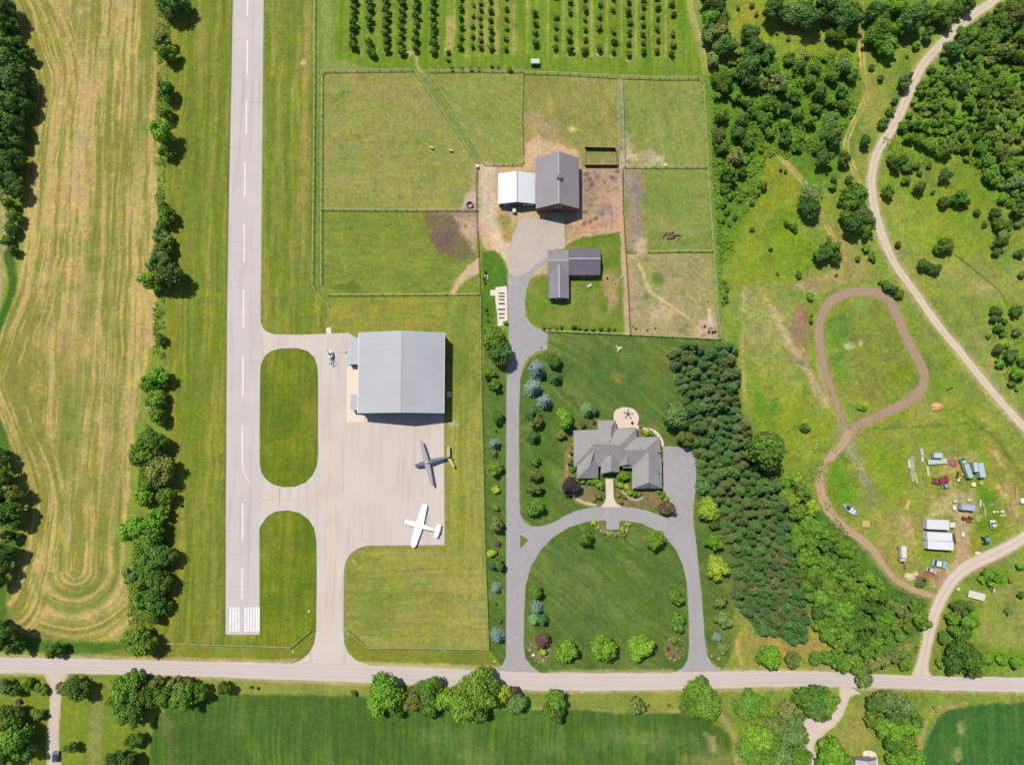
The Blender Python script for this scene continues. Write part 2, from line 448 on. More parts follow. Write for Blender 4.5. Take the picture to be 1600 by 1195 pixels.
# paddocks
PAD = [
 ([(505,113),(645,111),(745,256),(745,328),(503,327)], (144,154,56), (168,162,88), math.pi/2, 0.5),
 ([(503,330),(747,331),(749,458),(514,460),(503,446)], (148,156,58), (124,142,42), math.pi/2, 0.5),
 ([(668,114),(813,112),(816,256),(757,257)], (138,152,54), (162,164,84), 0.9, 0.5),
 ([(817,115),(965,123),(968,232),(960,262),(817,260)], (166,160,84), (138,148,60), 0.3, 0.4),
 ([(974,125),(1097,130),(1104,260),(976,261)], (160,162,84), (134,150,58), 0.3, 0.4),
 ([(976,264),(1105,264),(1112,392),(979,393)], (156,158,80), (128,148,56), math.pi/2, 0.5),
 ([(980,396),(1113,396),(1123,526),(984,521)], (182,168,108), (158,156,84), 0.5, 0.5)]
for k, (pp, c1, c2, an, st) in enumerate(PAD):
    area(pp, c1, 1, 0.3, 0.15)
    area(pp, c2, 0.7, 0.3, 0.2, pat=ripple(an, 0.8, 90 + k * 3, 0, 1, 2.0))
    area(pp, c2, 0.5, 0.3, 0.2, pat=mott(7, 130 + k))
area([(505,113),(645,111),(690,175),(640,170),(505,140)], (165, 150, 92), 0.5, 3, 2.5, pat=mott(6, 151))
stroke([(650,125),(680,180),(720,235)], 4, (165, 165, 92), 0.4, 2, 1)
area([(654,112),(666,116),(756,256),(747,257)], (132, 148, 72), 0.7, 0.3, 0.2)
area([(492,110),(503,113),(503,446),(515,461),(512,475),(489,445)], (118, 142, 55), 0.7, 0.4, 0.3, pat=ripple(0, 1, 155, 0.5, 1))
area([(820,180),(850,170),(900,215),(905,240),(975,245),(975,262),(817,262)], (190, 160, 118), 0.7, 2, 2, pat=mott(6, 161, bias=0.1))
area([(660,333),(745,331),(748,405),(720,410),(685,395),(672,365)], (128, 100, 88), 0.95, 1.2, 1.2, pat=mott(5, 163, 0.6, 1))
area([(712,340),(746,332),(748,400),(738,395),(718,365)], (212, 178, 140), 0.95, 1.4, 1.4)
stroke([(748,408),(730,425),(715,445),(708,456)], 2.2, (222, 188, 148), 0.9, 0.6, 0.5)
area([(725,415),(750,405),(749,430),(733,432)], (222, 186, 146), 0.95, 0.8, 0.8)
area([(730,265),(746,258),(745,328),(718,326),(738,300)], (190, 158, 130), 0.8, 1.2, 1.0)
area([(725,305),(745,300),(745,327),(720,327)], (215, 190, 165), 0.9, 0.8, 0.6)
area([(672,330),(740,330),(742,340),(700,336)], (175, 145, 118), 0.7, 1, 0.7)
spot(540, 448, 18, (105, 118, 40), 0.7, 1.5, 1.5, 5)
for u, v in ((560,215),(610,225),(630,228),(650,222),(535,145),(760,155),(770,165)):
    spot(u, v, 4, (105, 140, 20), 0.5, 1.0, 1.0)
# yard round the barn
TAN = (216, 184, 138)
area([(757,258),(817,262),(822,225),(840,212),(900,235),(912,262),(972,262),(973,300),(975,365),(940,370),(886,388),(884,340),(840,345),(806,348),(800,380),(795,420),(775,400),(752,385),(747,330),(747,262)], TAN, 1, 0.8, 0.8)
area([(757,258),(972,262),(975,365),(800,380),(747,330)], (194, 160, 120), 0.5, 1.5, 1.5, pat=mott(6, 171))
stroke([(765,265),(762,300),(764,335),(775,370),(792,395),(805,410)], 4.5, (232, 206, 166), 0.8, 1.2, 0.8)
area([(905,264),(960,262),(968,290),(955,335),(910,345),(905,300)], (170, 140, 118), 0.8, 1.6, 1.6, pat=mott(6, 173, 0.3, 1, bias=0.1))
area([(884,352),(935,340),(960,345),(950,362),(890,372)], (188, 140, 105), 0.6, 1.5, 1.5, pat=ripple(math.pi/2, 1.0, 175, 0.2, 1))
for u, v, r in ((915,272,5),(925,290,4),(921,280,3),(945,285,3),(922,348,4),(932,342,3),(912,350,4)):
    spot(u, v, r, (110, 78, 55), 0.6, 0.5, 0.6)
area([(914,236),(961,236),(961,258),(915,258)], (150, 150, 72), 0.85, 0.6, 0.4, pat=mott(3, 177, 0.5, 1))
area([(778,330),(800,345),(800,380),(786,372),(780,345)], (150, 145, 55), 0.8, 1.2, 1.2, pat=mott(3, 179, 0.3, 1))
area([(884,385),(910,370),(972,362),(974,520),(855,515),(828,505),(820,480),(822,455),(828,435),(840,425),(856,425),(900,430)], (108, 138, 32), 1, 0.5, 0.4)
area([(884,385),(972,362),(974,520),(828,505),(822,440),(856,425)], (150, 152, 68), 0.75, 0.8, 0.6, pat=mott(4, 181))
area([(835,420),(845,410),(857,405),(857,430),(835,432),(826,438)], (222, 190, 148), 0.9, 0.8, 0.5)
area([(943,425),(955,418),(968,430),(968,450),(960,480),(950,495),(948,470),(942,445)], (205, 165, 120), 0.85, 1.0, 1.0, pat=mott(3, 183, 0.5, 1))
area([(885,445),(940,445),(945,500),(895,492)], (165, 160, 85), 0.6, 1.5, 1.0, pat=mott(5, 185))
stroke([(971,262),(972,330),(975,400),(979,460),(981,520)], 1.8, (220, 180, 135), 0.95, 0.5, 0.3)
stroke([(969,125),(969,180),(971,225),(972,262)], 1.5, (190, 175, 130), 0.85, 0.5, 0.3, brk=0.3)
area([(976,262),(1000,262),(1005,300),(1003,330),(1010,370),(1005,393),(979,393)], (178, 152, 134), 1.0, 1.4, 1.4, pat=mott(6, 187, 0.75, 1))
area([(988,275),(1000,275),(1002,330),(1000,375),(992,360),(990,310)], (125, 105, 98), 0.6, 1.4, 1.2, pat=mott(4, 189, 0.3, 1))
area([(1000,370),(1012,372),(1010,395),(998,400),(985,415),(980,400)], (215, 180, 138), 0.9, 0.8, 0.8)
area([(976,205),(985,215),(990,235),(1010,240),(1040,243),(1038,258),(976,260)], (222, 194, 156), 0.95, 1.3, 1.6, pat=mott(4, 191, 0.4, 1))
stroke([(998,412),(1006,430),(1012,450),(1025,462),(1045,475),(1065,490),(1075,497)], 0.9, (222, 200, 140), 0.95, 0.4, 0.3)
area([(985,400),(995,420),(1005,460),(990,510),(984,520),(980,440)], (198, 165, 130), 0.7, 1.2, 1.2)
spot(1038, 490, 22, (222, 188, 155), 0.75, 3, 2, 14)
area([(984,505),(1122,505),(1123,527),(985,522)], (196, 165, 125), 0.7, 2, 1.5, pat=mott(6, 193, 0.3, 1))
area([(1090,500),(1118,495),(1123,527),(1085,525)], (218, 180, 155), 0.85, 1.5, 1.2)
stroke([(1108,485),(1109,505)], 1.0, (240, 215, 185), 0.9, 0.5, 0.2)
spot(1028, 436, 8, (88, 130, 45), 0.7, 1.0, 1.0)
spot(1010, 464, 4, (95, 110, 40), 0.7, 0.6, 0.6)
spot(896, 203, 7, (222, 212, 125), 0.8, 0.6, 0.8, 4)
spot(1050, 300, 30, (130, 155, 60), 0.4, 3, 2)
area([(1010,380),(1112,378),(1112,392),(1010,393)], (92, 130, 30), 0.6, 1.2, 0.8, pat=mott(5, 195, 0.3, 1))
# grass between the barn drive and the fence
area([(752,390),(775,395),(790,410),(792,450),(774,452),(774,505),(760,520),(752,520)], (92, 132, 32), 1, 0.6, 0.5)
# house lawns
def lawn(px, a=1):
    area(px, (100, 126, 45), 1, 0.25, 0.1)
    area(px, (130, 145, 66), 0.75, 0.3, 0.2, pat=mott(7, 201))
    area(px, (78, 110, 30), 0.6, 0.3, 0.2, pat=ripple(0.9, 1.5, 203, 0, 1, 2.0))
lawn([(858,519),(984,524),(1126,531),(1135,545),(1060,545),(1050,560),(1052,600),(1075,640),(1088,700),(1040,700),(1035,770),(1052,800),(1020,800),(960,790),(900,797),(865,816),(832,823),(813,805),(811,650),(813,590),(828,560),(855,549)])
lawn([(757,518),(790,518),(791,600),(791,1025),(785,1040),(764,1014),(758,860),(753,640)])
lawn(LAWN); lawn(TRI)
lawn([(1087,700),(1105,760),(1140,840),(1150,930),(1165,975),(1130,1046),(1108,1028),(1101,990),(1097,930),(1090,870),(1084,810),(1087,760)])
stroke([(850,600),(850,700),(848,800)], 5, (75, 118, 20), 0.35, 2, 1)
spot(965, 590, 10, (150, 140, 70), 0.6, 1.5, 1.5)
spot(1028, 560, 30, (120, 130, 45), 0.5, 3, 3)
area([(1140,850),(1152,930),(1175,975),(1240,1008),(1275,1012),(1262,960),(1290,1000),(1300,1045),(1160,1046),(1145,980)], (172, 160, 70), 0.8, 1.5, 1.5, pat=mott(8, 205, 0.4, 1))
area([(1165,940),(1190,985),(1260,1010),(1240,1030),(1175,1010)], (195, 160, 85), 0.7, 2, 2, pat=mott(5, 207, 0.4, 1))
area([(1255,965),(1275,990),(1300,1012),(1270,1018),(1248,1005)], (192, 158, 80), 0.75, 1.5, 1.5)
stroke([(1148,925),(1160,970),(1152,1010),(1160,1040)], 0.9, (200, 175, 100), 0.7, 0.6, 0.5, brk=0.4)
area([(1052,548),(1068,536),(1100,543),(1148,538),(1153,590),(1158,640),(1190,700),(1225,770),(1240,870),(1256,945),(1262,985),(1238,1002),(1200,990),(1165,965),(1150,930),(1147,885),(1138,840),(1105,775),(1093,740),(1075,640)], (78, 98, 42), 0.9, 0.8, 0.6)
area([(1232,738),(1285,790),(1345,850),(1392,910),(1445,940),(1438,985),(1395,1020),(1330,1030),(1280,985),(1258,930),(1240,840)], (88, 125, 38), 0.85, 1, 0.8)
# garden beds
for bed in ([(884,690),(896,672),(898,765),(905,790),(893,776),(884,740)], [(900,765),(942,755),(942,790),(925,790),(905,782)], [(962,755),(990,755),(1035,770),(1030,790),(1000,800),(975,795),(962,792)], [(1027,775),(1050,785),(1050,806),(1027,798)], [(997,665),(1025,664),(1036,690),(1020,690),(1000,690)], [(925,812),(945,812),(947,830),(968,830),(970,812),(984,812),(984,825),(968,838),(945,838),(930,828)], [(1037,1005),(1050,995),(1068,1000),(1070,1020),(1052,1036),(1038,1025)], [(826,1003),(842,990),(860,1005),(862,1025),(848,1036),(828,1028)]):
    area(bed, (158, 128, 88), 0.85, 0.35, 0.25, pat=mott(1.6, 211, 0.5, 1))
stroke([(889,712),(885,740),(892,765),(905,782),(930,789)], 0.8, (225, 205, 165), 0.9, 0.3, 0.15)
stroke([(895,700),(886,710),(884,745)], 1.2, (180, 130, 85), 0.8, 0.4, 0.2)
stroke([(972,768),(985,778),(995,781),(1003,777)], 0.5, (225, 215, 190), 0.85, 0.2, 0.1)

# eastern rough: fence side strip, scrub, meadow, track area
area([(1100,118),(1110,118),(1120,300),(1130,525),(1150,540),(1122,530),(1108,262)], (125, 152, 55), 0.9, 0.6, 0.4)
area([(1108,120),(1340,60),(1345,200),(1310,290),(1180,300),(1130,420),(1120,300)], (100, 140, 30), 0.85, 3, 3)
area([(1150,-50),(1200,-50),(1215,40),(1290,70),(1345,75),(1345,110),(1270,85),(1200,90),(1160,60),(1140,20)], (150, 165, 35), 0.9, 1.8, 1.5, pat=mott(5, 221, 0.5, 1))
area([(1148,-20),(1180,-20),(1178,40),(1150,45)], (190, 170, 55), 0.6, 2, 2, pat=mott(4, 223, 0.3, 1))
area([(1190,240),(1215,235),(1262,290),(1250,340),(1280,400),(1240,440),(1150,450),(1140,400),(1180,310)], (146, 162, 25), 0.9, 2.5, 2, pat=mott(7, 225, 0.4, 1))
area([(1195,245),(1240,270),(1250,330),(1215,330),(1195,290)], (165, 152, 62), 0.6, 2.5, 2, pat=mott(6, 227, 0.2, 1))
area([(1200,330),(1260,340),(1290,400),(1260,430),(1180,420)], (100, 148, 18), 0.55, 3, 3, pat=mott(6, 229, 0.1, 1))
area([(1155,450),(1250,445),(1240,500),(1255,560),(1290,640),(1240,660),(1165,560),(1158,500)], (168, 165, 82), 0.7, 2.5, 2, pat=mott(6, 231, 0.3, 1))
area([(1150,560),(1200,580),(1300,650),(1310,690),(1230,720),(1190,680),(1160,650)], (146, 162, 32), 0.8, 3, 3, pat=mott(8, 233, 0.4, 1))
area([(1180,600),(1215,640),(1200,670),(1170,640)], (85, 145, 25), 0.6, 2, 2)
stroke([(1162,455),(1160,520),(1163,600),(1168,640)], 1.0, (205, 180, 120), 0.6, 0.6, 0.4, brk=0.3)
# dirt area by the ring
area([(1245,475),(1255,470),(1264,500),(1262,560),(1250,572),(1235,560),(1232,530),(1240,500)], (170, 125, 105), 0.9, 0.9, 0.8, pat=mott(4, 235, 0.6, 1))
stroke([(1205,480),(1235,540),(1262,580),(1290,632)], 2.4, (202, 180, 132), 0.9, 0.9, 0.5)
spot(1322, 678, 15, (190, 165, 122), 0.75, 1.5, 1.2, 18)
area([(1165,460),(1235,470),(1225,500),(1215,540),(1175,530)], (186, 172, 105), 0.7, 2.5, 2.5, pat=mott(4, 236, 0.3, 1))
stroke([(1278,560),(1290,610),(1293,632)], 1.8, (205, 170, 120), 0.8, 0.6, 0.4)
area([(1225,450),(1300,420),(1330,400),(1310,425),(1340,430),(1310,450),(1262,460)], (200, 165, 118), 0.75, 1.2, 1.0, pat=mott(4, 237, 0.4, 1))
stroke([(1160,452),(1240,444),(1330,432),(1380,436),(1420,470),(1455,540),(1470,590)], 1.1, (172, 155, 92), 0.6, 0.7, 0.4)
MEAD = [(1372,330),(1385,380),(1430,455),(1510,560),(1600,670),(1720,700),(1720,330),(1560,420),(1480,330),(1400,300)]
area(MEAD, (160, 162, 78), 0.8, 3, 2, pat=mott(12, 241, 0.3, 1))
area([(1375,270),(1430,290),(1520,280),(1560,330),(1540,400),(1470,400),(1385,370)], (140, 165, 28), 0.75, 3, 3, pat=mott(8, 243, 0.3, 1))
area([(1370,190),(1500,230),(1530,270),(1570,300),(1600,340),(1540,320),(1440,250),(1370,240)], (122, 158, 30), 0.7, 2.5, 2, pat=mott(6, 245, 0.4, 1))
spot(1540, 450, 9, (205, 180, 105), 0.7, 2, 1.5)
stroke([(1492,398),(1520,420),(1545,440),(1562,455),(1573,475)], 0.5, (95, 100, 30), 0.8, 0.3, 0.2)
area([(1545,470),(1600,460),(1720,480),(1720,620),(1600,620),(1560,560)], (125, 160, 30), 0.7, 2, 2, pat=mott(6, 247, 0.3, 1))
# inside the ring
area(RING[:-1], (142, 156, 50), 0.9, 0.5, 0.3)
area([(1290,500),(1330,480),(1330,560),(1310,600),(1295,560)], (90, 140, 40), 0.7, 2, 2, pat=mott(5, 251, 0.3, 1))
area([(1330,530),(1400,510),(1430,580),(1400,620),(1350,620)], (150, 130, 62), 0.6, 3, 2, pat=mott(6, 253, 0.2, 1))
spot(1328, 541, 7, (218, 200, 145), 0.8, 0.8, 1.0, 3); spot(1345, 536, 3, (215, 205, 150), 0.8, 0.4, 0.5)
spot(1340, 480, 14, (130, 160, 95), 0.5, 2, 2)
spot(1410, 580, 18, (125, 158, 12), 0.6, 2, 2)
# junk yard ground
area([(1340,668),(1440,615),(1545,640),(1610,720),(1620,820),(1560,858),(1500,890),(1470,925),(1400,900),(1345,840),(1290,790),(1285,745),(1320,700)], (138, 158, 38), 0.9, 2, 1.5)
area([(1340,668),(1440,615),(1545,640),(1610,720),(1620,820),(1560,858),(1500,890),(1470,925),(1400,900),(1345,840),(1290,790)], (170, 160, 80), 0.7, 3, 2, pat=mott(7, 261))
area([(1300,700),(1335,700),(1355,790),(1320,800),(1295,770)], (98, 150, 22), 0.7, 2, 2, pat=mott(5, 263, 0.4, 1))
area([(1345,690),(1400,720),(1420,790),(1375,790),(1350,740)], (125, 165, 12), 0.7, 2.5, 2, pat=mott(5, 265, 0.3, 1))
stroke([(1325,690),(1338,720),(1352,750),(1362,775)], 3.2, (172, 168, 118), 0.9, 0.8, 0.5, brk=0.15)
stroke([(1362,765),(1367,785)], 4.5, (135, 145, 72), 0.85, 1.0, 0.5)
area([(1360,800),(1420,810),(1430,870),(1400,895),(1370,860)], (188, 168, 88), 0.8, 2, 1.5, pat=mott(5, 267, 0.4, 1))
area([(1405,800),(1422,815),(1430,850),(1415,835)], (205, 172, 122), 0.7, 1, 1)
area([(1485,760),(1530,770),(1530,800),(1480,800),(1450,810),(1460,790)], (196, 184, 122), 0.95, 1.5, 1.2, pat=mott(4, 269, 0.6, 1))
stroke([(1500,800),(1502,830),(1505,860),(1500,880),(1478,905)], 4.4, (208, 178, 128), 0.95, 1.0, 0.8)
area([(1455,895),(1475,885),(1485,900),(1468,928),(1452,915)], (200, 165, 120), 0.85, 1, 0.8)
area([(1440,895),(1465,893),(1462,905),(1445,905)], (185, 115, 75), 0.7, 0.8, 0.8)
spot(1493, 722, 13, (190, 160, 110), 0.85, 1.2, 1.0, 10); spot(1490, 724, 6, (185, 130, 95), 0.7, 0.8, 0.8)
spot(1518, 712, 12, (192, 178, 115), 0.7, 1.2, 1.0, 8)
area([(1525,755),(1560,765),(1555,800),(1540,800),(1528,780)], (98, 155, 15), 0.8, 1.5, 1.2)
area([(1528,805),(1560,800),(1575,825),(1545,840),(1525,830)], (110, 148, 18), 0.8, 1.5, 1)
stroke([(1545,702),(1556,710),(1565,728)], 0.9, (205, 180, 120), 0.8, 0.5, 0.3)
stroke([(1574,745),(1574,760)], 1.2, (205, 175, 120), 0.8, 0.4, 0.3)
for u, a in ((1590, 0.9), (1581, 0.7), (1576, 0.6)):
    stroke([(u, 760), (u - 1, 785), (u - 1, 795)], 0.8, (210, 172, 110), a, 0.4, 0.3)
area([(1570,755),(1600,745),(1610,820),(1580,830),(1570,800)], (170, 148, 85), 0.6, 2, 1.5, pat=mott(5, 271, 0.3, 1))
stroke([(1495,637),(1530,665),(1560,690),(1590,735),(1610,770)], 1.0, (95, 118, 25), 0.6, 0.8, 0.5)
stroke([(1335,672),(1400,668),(1480,664),(1515,661)], 0.5, (92, 115, 30), 0.5, 0.5, 0.3)
area([(1500,893),(1560,868),(1575,868),(1555,880),(1520,895),(1495,915)], (190, 155, 112), 0.7, 1.0, 1.0)
spot(1553, 905, 20, (105, 165, 8), 0.9, 1.2, 1.0, 13)
area([(1530,960),(1560,920),(1650,900),(1650,1010),(1560,1012),(1520,985)], (182, 165, 88), 0.75, 2.5, 1.5, pat=mott(7, 273, 0.3, 1))
area([(1485,935),(1530,945),(1532,980),(1515,995),(1480,1000),(1478,960)], (98, 150, 18), 0.85, 1.5, 1.2)
area([(1535,1015),(1650,1018),(1650,1045),(1540,1045)], (112, 155, 18), 0.7, 1.2, 1.0)
area([(1390,940),(1448,935),(1440,1020),(1420,1045),(1400,1030),(1395,980)], (105, 140, 40), 0.85, 2, 1.5)
area([(1405,935),(1425,925),(1420,980),(1400,970)], (150, 142, 92), 0.6, 1.5, 1.5, pat=mott(3, 275, 0.3, 1))
area([(1400,1005),(1430,1003),(1425,1030),(1395,1030)], (185, 165, 92), 0.7, 1.2, 1.0)
# two-track trails in the rough
for pts in ([(1345,-30),(1345,50),(1347,90),(1351,120),(1358,140),(1345,170),(1328,205),(1322,228),(1330,255),(1342,280),(1352,290)],
            [(1209,236),(1225,252),(1245,272),(1258,288)], [(1275,312),(1284,335),(1296,360),(1308,385),(1322,405)]):
    stroke(pts, 2.4, (165, 160, 68), 0.5, 0.8, 0.4)
    for off in (-3, 3):
        stroke([(u + off, v) for u, v in pts], 0.35, (222, 192, 122), 0.95, 0.25, 0.15, brk=0.2)
area([(1350,115),(1400,120),(1372,200),(1355,280),(1330,240),(1340,180)], (168, 158, 70), 0.45, 3, 2, pat=mott(6, 277, 0.3, 1))
area([(1296,360),(1320,372),(1350,400),(1365,428),(1330,440),(1315,400)], (182, 155, 95), 0.6, 1.6, 1.2)
# southern crop fields and yards
CROP1 = [(240,1120),(290,1092),(340,1083),(560,1087),(700,1105),(820,1108),(900,1104),(1000,1112),(1060,1108),(1100,1120),(1140,1150),(1150,1260),(220,1260),(232,1180)]
area(CROP1, (86, 118, 34), 1, 0.7, 0.6)
area(CROP1, (114, 146, 46), 0.7, 0.7, 0.6, pat=mott(16, 281, 0, 1))
area(CROP1, (62, 98, 24), 0.6, 0.7, 0.6, pat=ripple(0.0, 0.9, 283, 0, 1))
for u, v, r, q in ((985,1152,60,12),(1040,1160,40,8),(700,1150,45,6),(880,1172,35,5),(355,1132,30,5),(1110,1185,35,18),(745,1182,25,8)):
    spot(u, v, r, (150, 160, 92), 0.35, 3.5, 3, q)
stroke([(255,1125),(262,1150),(270,1190)], 4, (140, 142, 66), 0.5, 1.6, 1.2, brk=0.3)
area([(340,1064),(560,1070),(700,1080),(780,1098),(560,1085),(340,1083),(290,1090)], (160, 155, 62), 0.85, 0.8, 0.6, pat=ripple(math.pi/2, 1.0, 285, 0.5, 1))
area([(840,1080),(1100,1078),(1100,1115),(900,1103),(830,1105)], (150, 155, 58), 0.85, 0.8, 0.6, pat=ripple(math.pi/2, 1.0, 287, 0.5, 1))
stroke([(830,1106),(900,1106),(990,1113),(1060,1110)], 0.8, (190, 175, 105), 0.7, 0.5, 0.3, brk=0.3)
stroke([(1122,1112),(1140,1135),(1150,1160),(1153,1200)], 1.6, (188, 165, 105), 0.8, 0.6, 0.4)
area([(1100,1145),(1118,1150),(1120,1175),(1112,1170)], (205, 175, 110), 0.7, 1, 0.8)
area([(1060,1180),(1150,1180),(1160,1260),(1060,1260)], (160, 150, 80), 0.7, 2, 1.5, pat=mott(4, 289, 0.3, 1))
CROP2 = [(1462,1125),(1480,1108),(1530,1100),(1720,1092),(1720,1260),(1438,1260),(1440,1180)]
area(CROP2, (66, 112, 38), 1, 0.6, 0.5)
area(CROP2, (92, 134, 50), 0.6, 0.7, 0.6, pat=ripple(0.0, 1.0, 291, 0, 1))
for u, v in ((1501,1140),(1495,1178)): spot(u, v, 6, (175, 165, 95), 0.8, 1.0, 1.0, 9)
stroke([(1436,1195),(1440,1150),(1455,1118),(1480,1105),(1510,1098)], 1.4, (180, 165, 95), 0.8, 0.6, 0.4)
area([(-60,1054),(230,1058),(235,1260),(-60,1260)], (132, 146, 32), 1, 0.6, 0.5, pat=mott(8, 293, 0.5, 1))
stroke([(152,1085),(150,1130),(148,1200)], 3.6, (165, 158, 92), 0.7, 0.9, 0.4)
stroke([(140,1060),(165,1064),(180,1085)], 1.5, (160, 155, 85), 0.6, 0.6, 0.4)
area([(1325,1130),(1350,1090),(1360,1130),(1370,1200),(1330,1185),(1300,1170)], (160, 158, 66), 0.85, 1.2, 0.8)
spot(1330, 1150, 22, (180, 155, 92), 0.6, 2.5, 1.5, 8)
# verges of the road and the driveways
for px, c in (([(0,1025),(100,1026),(300,1031),(400,1033.5),(470,1033)], (205, 185, 135)), ([(560,1037),(700,1041),(780,1045)], (215, 198, 150)), ([(0,1052),(70,1052)], (200, 185, 135)), ([(300,1057),(560,1067),(700,1072),(800,1077.5),(900,1079.5),(1100,1077),(1300,1073)], (200, 180, 130)), ([(1330,1074),(1450,1078),(1600,1082)], (195, 178, 128)), ([(860,1050),(1050,1049)], (190, 180, 120)), ([(1130,1047),(1320,1046)], (190,178,120))):
    stroke(px, 1.5, c, 0.7, 0.5, 0.3, smooth=False)
for px in (FARM_ROAD, FARM_LOOP):
    stroke(px, 4.6, (190, 178, 120), 0.75, 0.6, 0.3)
for px in (RING, TRACK):
    stroke(px, 3.6, (178, 150, 112), 0.6, 0.7, 0.5)
for c in ([(364,0),(361,140),(357,300),(355,480),(354,640),(352,991)],):
    stroke(c, 0.9, (112, 112, 70), 0.7, 0.4, 0.15, smooth=False)
for c in (ISLAND1 + ISLAND1[:1], ISL2TOP):
    stroke(c, 0.8, (112, 112, 60), 0.6, 0.35, 0.12, smooth=False)
stroke([(694,660),(695,852),(640,853),(575,853),(552,864),(540,880),(537,920),(537,1000)], 0.8, (165, 152, 95), 0.7, 0.35, 0.12, smooth=False)

rf = np.random.RandomState(8)
for (u0, u1, v0, v1, n, c) in ((985,1120,398,525,60,(205,178,135)), (985,1120,398,525,40,(120,130,60)), (980,1108,268,390,50,(170,150,100)), (820,962,120,230,60,(178,158,105)), (905,968,265,350,40,(120,92,72)), (510,740,118,455,90,(118,138,40)), (975,1100,130,255,50,(118,140,52)), (1150,1290,450,640,90,(196,176,120)), (1420,1590,700,860,150,(206,190,130)), (1380,1590,560,690,60,(178,172,96)), (1270,1440,470,640,70,(182,166,100)), (1200,1280,560,720,50,(95,135,30))):
    for k in range(n):
        spot(rf.uniform(u0, u1), rf.uniform(v0, v1), rf.uniform(1.0, 3.6), c, rf.uniform(.25, .7), 0.5, 0.6, rf.uniform(.8, 2.4))
# natural unevenness of grass and soil at several sizes, stronger in the rough
rough = 0.95 + 0.45 * sstep(GX, 62, 72)
NF = fbm(GX, GY, 0.62, 6, 2); NM = fbm(GX, GY, 2.6, 7, 3)
COL *= (1 + rough * (0.065 * NF + 0.055 * NM + 0.03 * N10))[..., None]
COL[..., 0] *= 1 + rough * 0.05 * fbm(GX, GY, 3.5, 5, 3)
COL[..., 2] *= 1 - 0.08 * rough * NM
COL[..., 2] += 7
COL = np.clip(COL, 4, 250)
f = COL / 255.0
f = np.where(f <= 0.04045, f / 12.92, ((f + 0.055) / 1.055) ** 2.4) * 0.5
me = bpy.data.meshes.new("ground")
ny, nx = GX.shape
co = np.zeros((ny * nx, 3), np.float32); co[:, 0] = GX.ravel(); co[:, 1] = GY.ravel()
idx = np.arange(ny * nx).reshape(ny, nx)
q = np.stack([idx[:-1, :-1], idx[:-1, 1:], idx[1:, 1:], idx[1:, :-1]], -1).reshape(-1)
me.vertices.add(ny * nx); me.vertices.foreach_set("co", co.ravel())
nf = (ny - 1) * (nx - 1)
me.loops.add(nf * 4); me.loops.foreach_set("vertex_index", q.astype(np.int32))
me.polygons.add(nf); me.polygons.foreach_set("loop_start", np.arange(0, nf * 4, 4, dtype=np.int32))
me.update()
ca = me.color_attributes.new("soil", 'FLOAT_COLOR', 'POINT')
rgba = np.ones((ny * nx, 4), np.float32); rgba[:, :3] = f.reshape(-1, 3)
ca.data.foreach_set("color", rgba.ravel())
me.materials.append(attr_mat("grass_and_earth", noise=0.26, scale=4.5, bump=0.08))
ground = bpy.data.objects.new("ground", me)
SC.collection.objects.link(ground)
tag(ground, kind="structure")

# ------------------------------------------------------------------ pavements
def sheet(name, outer, holes, z, m, rag=0.0, smooth=0, th=0.0):
    def prep(px):
        P = PX(px)
        if smooth: P = catmull(P, smooth, True)
        if rag:
            Q = []
            for i in range(len(P)):
                a, b = Vector(P[i]), Vector(P[(i + 1) % len(P)])
                n = max(1, int((b - a).length / 0.7))
                for k in range(n):
                    p = a.lerp(b, k / n)
                    Q.append((p.x + rnd.uniform(-rag, rag), p.y + rnd.uniform(-rag, rag)))
            P = Q
        return P
    loops = [prep(outer)] + [prep(h) for h in holes]
    vs = [(p[0], p[1], z) for l in loops for p in l]
    tri = tessellate_polygon([[Vector((p[0], p[1], 0)) for p in l] for l in loops])
    b = MB(); b.add(vs, [t for t in tri])
    o = b.build(name, m)
    for p in o.data.polygons:
        pass
    if o.data.polygons and o.data.polygons[0].normal.z < 0:
        o.data.flip_normals()
    tag(o, kind="structure")
    return o

def ribbon(name, left, right, prof, z, m, rag=0.1, kind="structure"):
    """strip between two world polylines of equal length, colour profile across"""
    n, k = len(left), len(prof)
    vs, cs = [], []
    for i in range(n):
        a, b = Vector((*left[i], z)), Vector((*right[i], z))
        for j in range(k):
            p = a.lerp(b, j / (k - 1))
            if j in (0, k - 1) and rag:
                p += (a - b).normalized() * rnd.uniform(-rag, rag)
            vs.append(p); cs.append(prof[j])
    fs = [(i * k + j, i * k + j + 1, (i + 1) * k + j + 1, (i + 1) * k + j) for i in range(n - 1) for j in range(k - 1)]
    b = MB(); b.add(vs, fs)
    o = b.build(name, m)
    if o.data.polygons[0].normal.z < 0: o.data.flip_normals()
    ca = o.data.color_attributes.new("soil", 'FLOAT_COLOR', 'POINT')
    ca.data.foreach_set("color", [x for c in cs for x in (*lin(c), 1.0)])
    return tag(o, kind=kind)
def strip(name, px, w, prof, z, m, rag=0.12, closed=False):
    """ribbon round a centre line; w metres (single or per point)"""
    P = PX(px); n = 8
    C = catmull(P, n)
    ws = w if isinstance(w, list) else [w] * len(P)
    L, R = [], []
    for i, c in enumerate(C):
        a = Vector(C[max(i - 1, 0)]); b = Vector(C[min(i + 1, len(C) - 1)])
        d = (b - a).normalized(); nn = Vector((-d.y, d.x))
        t = i / n; k = min(int(t), len(ws) - 2); ww = ws[k] + (ws[k + 1] - ws[k]) * (t - k)
        c = Vector(c)
        L.append(tuple(c + nn * ww / 2)); R.append(tuple(c - nn * ww / 2))
    return ribbon(name, L, R, prof, z, m, rag)
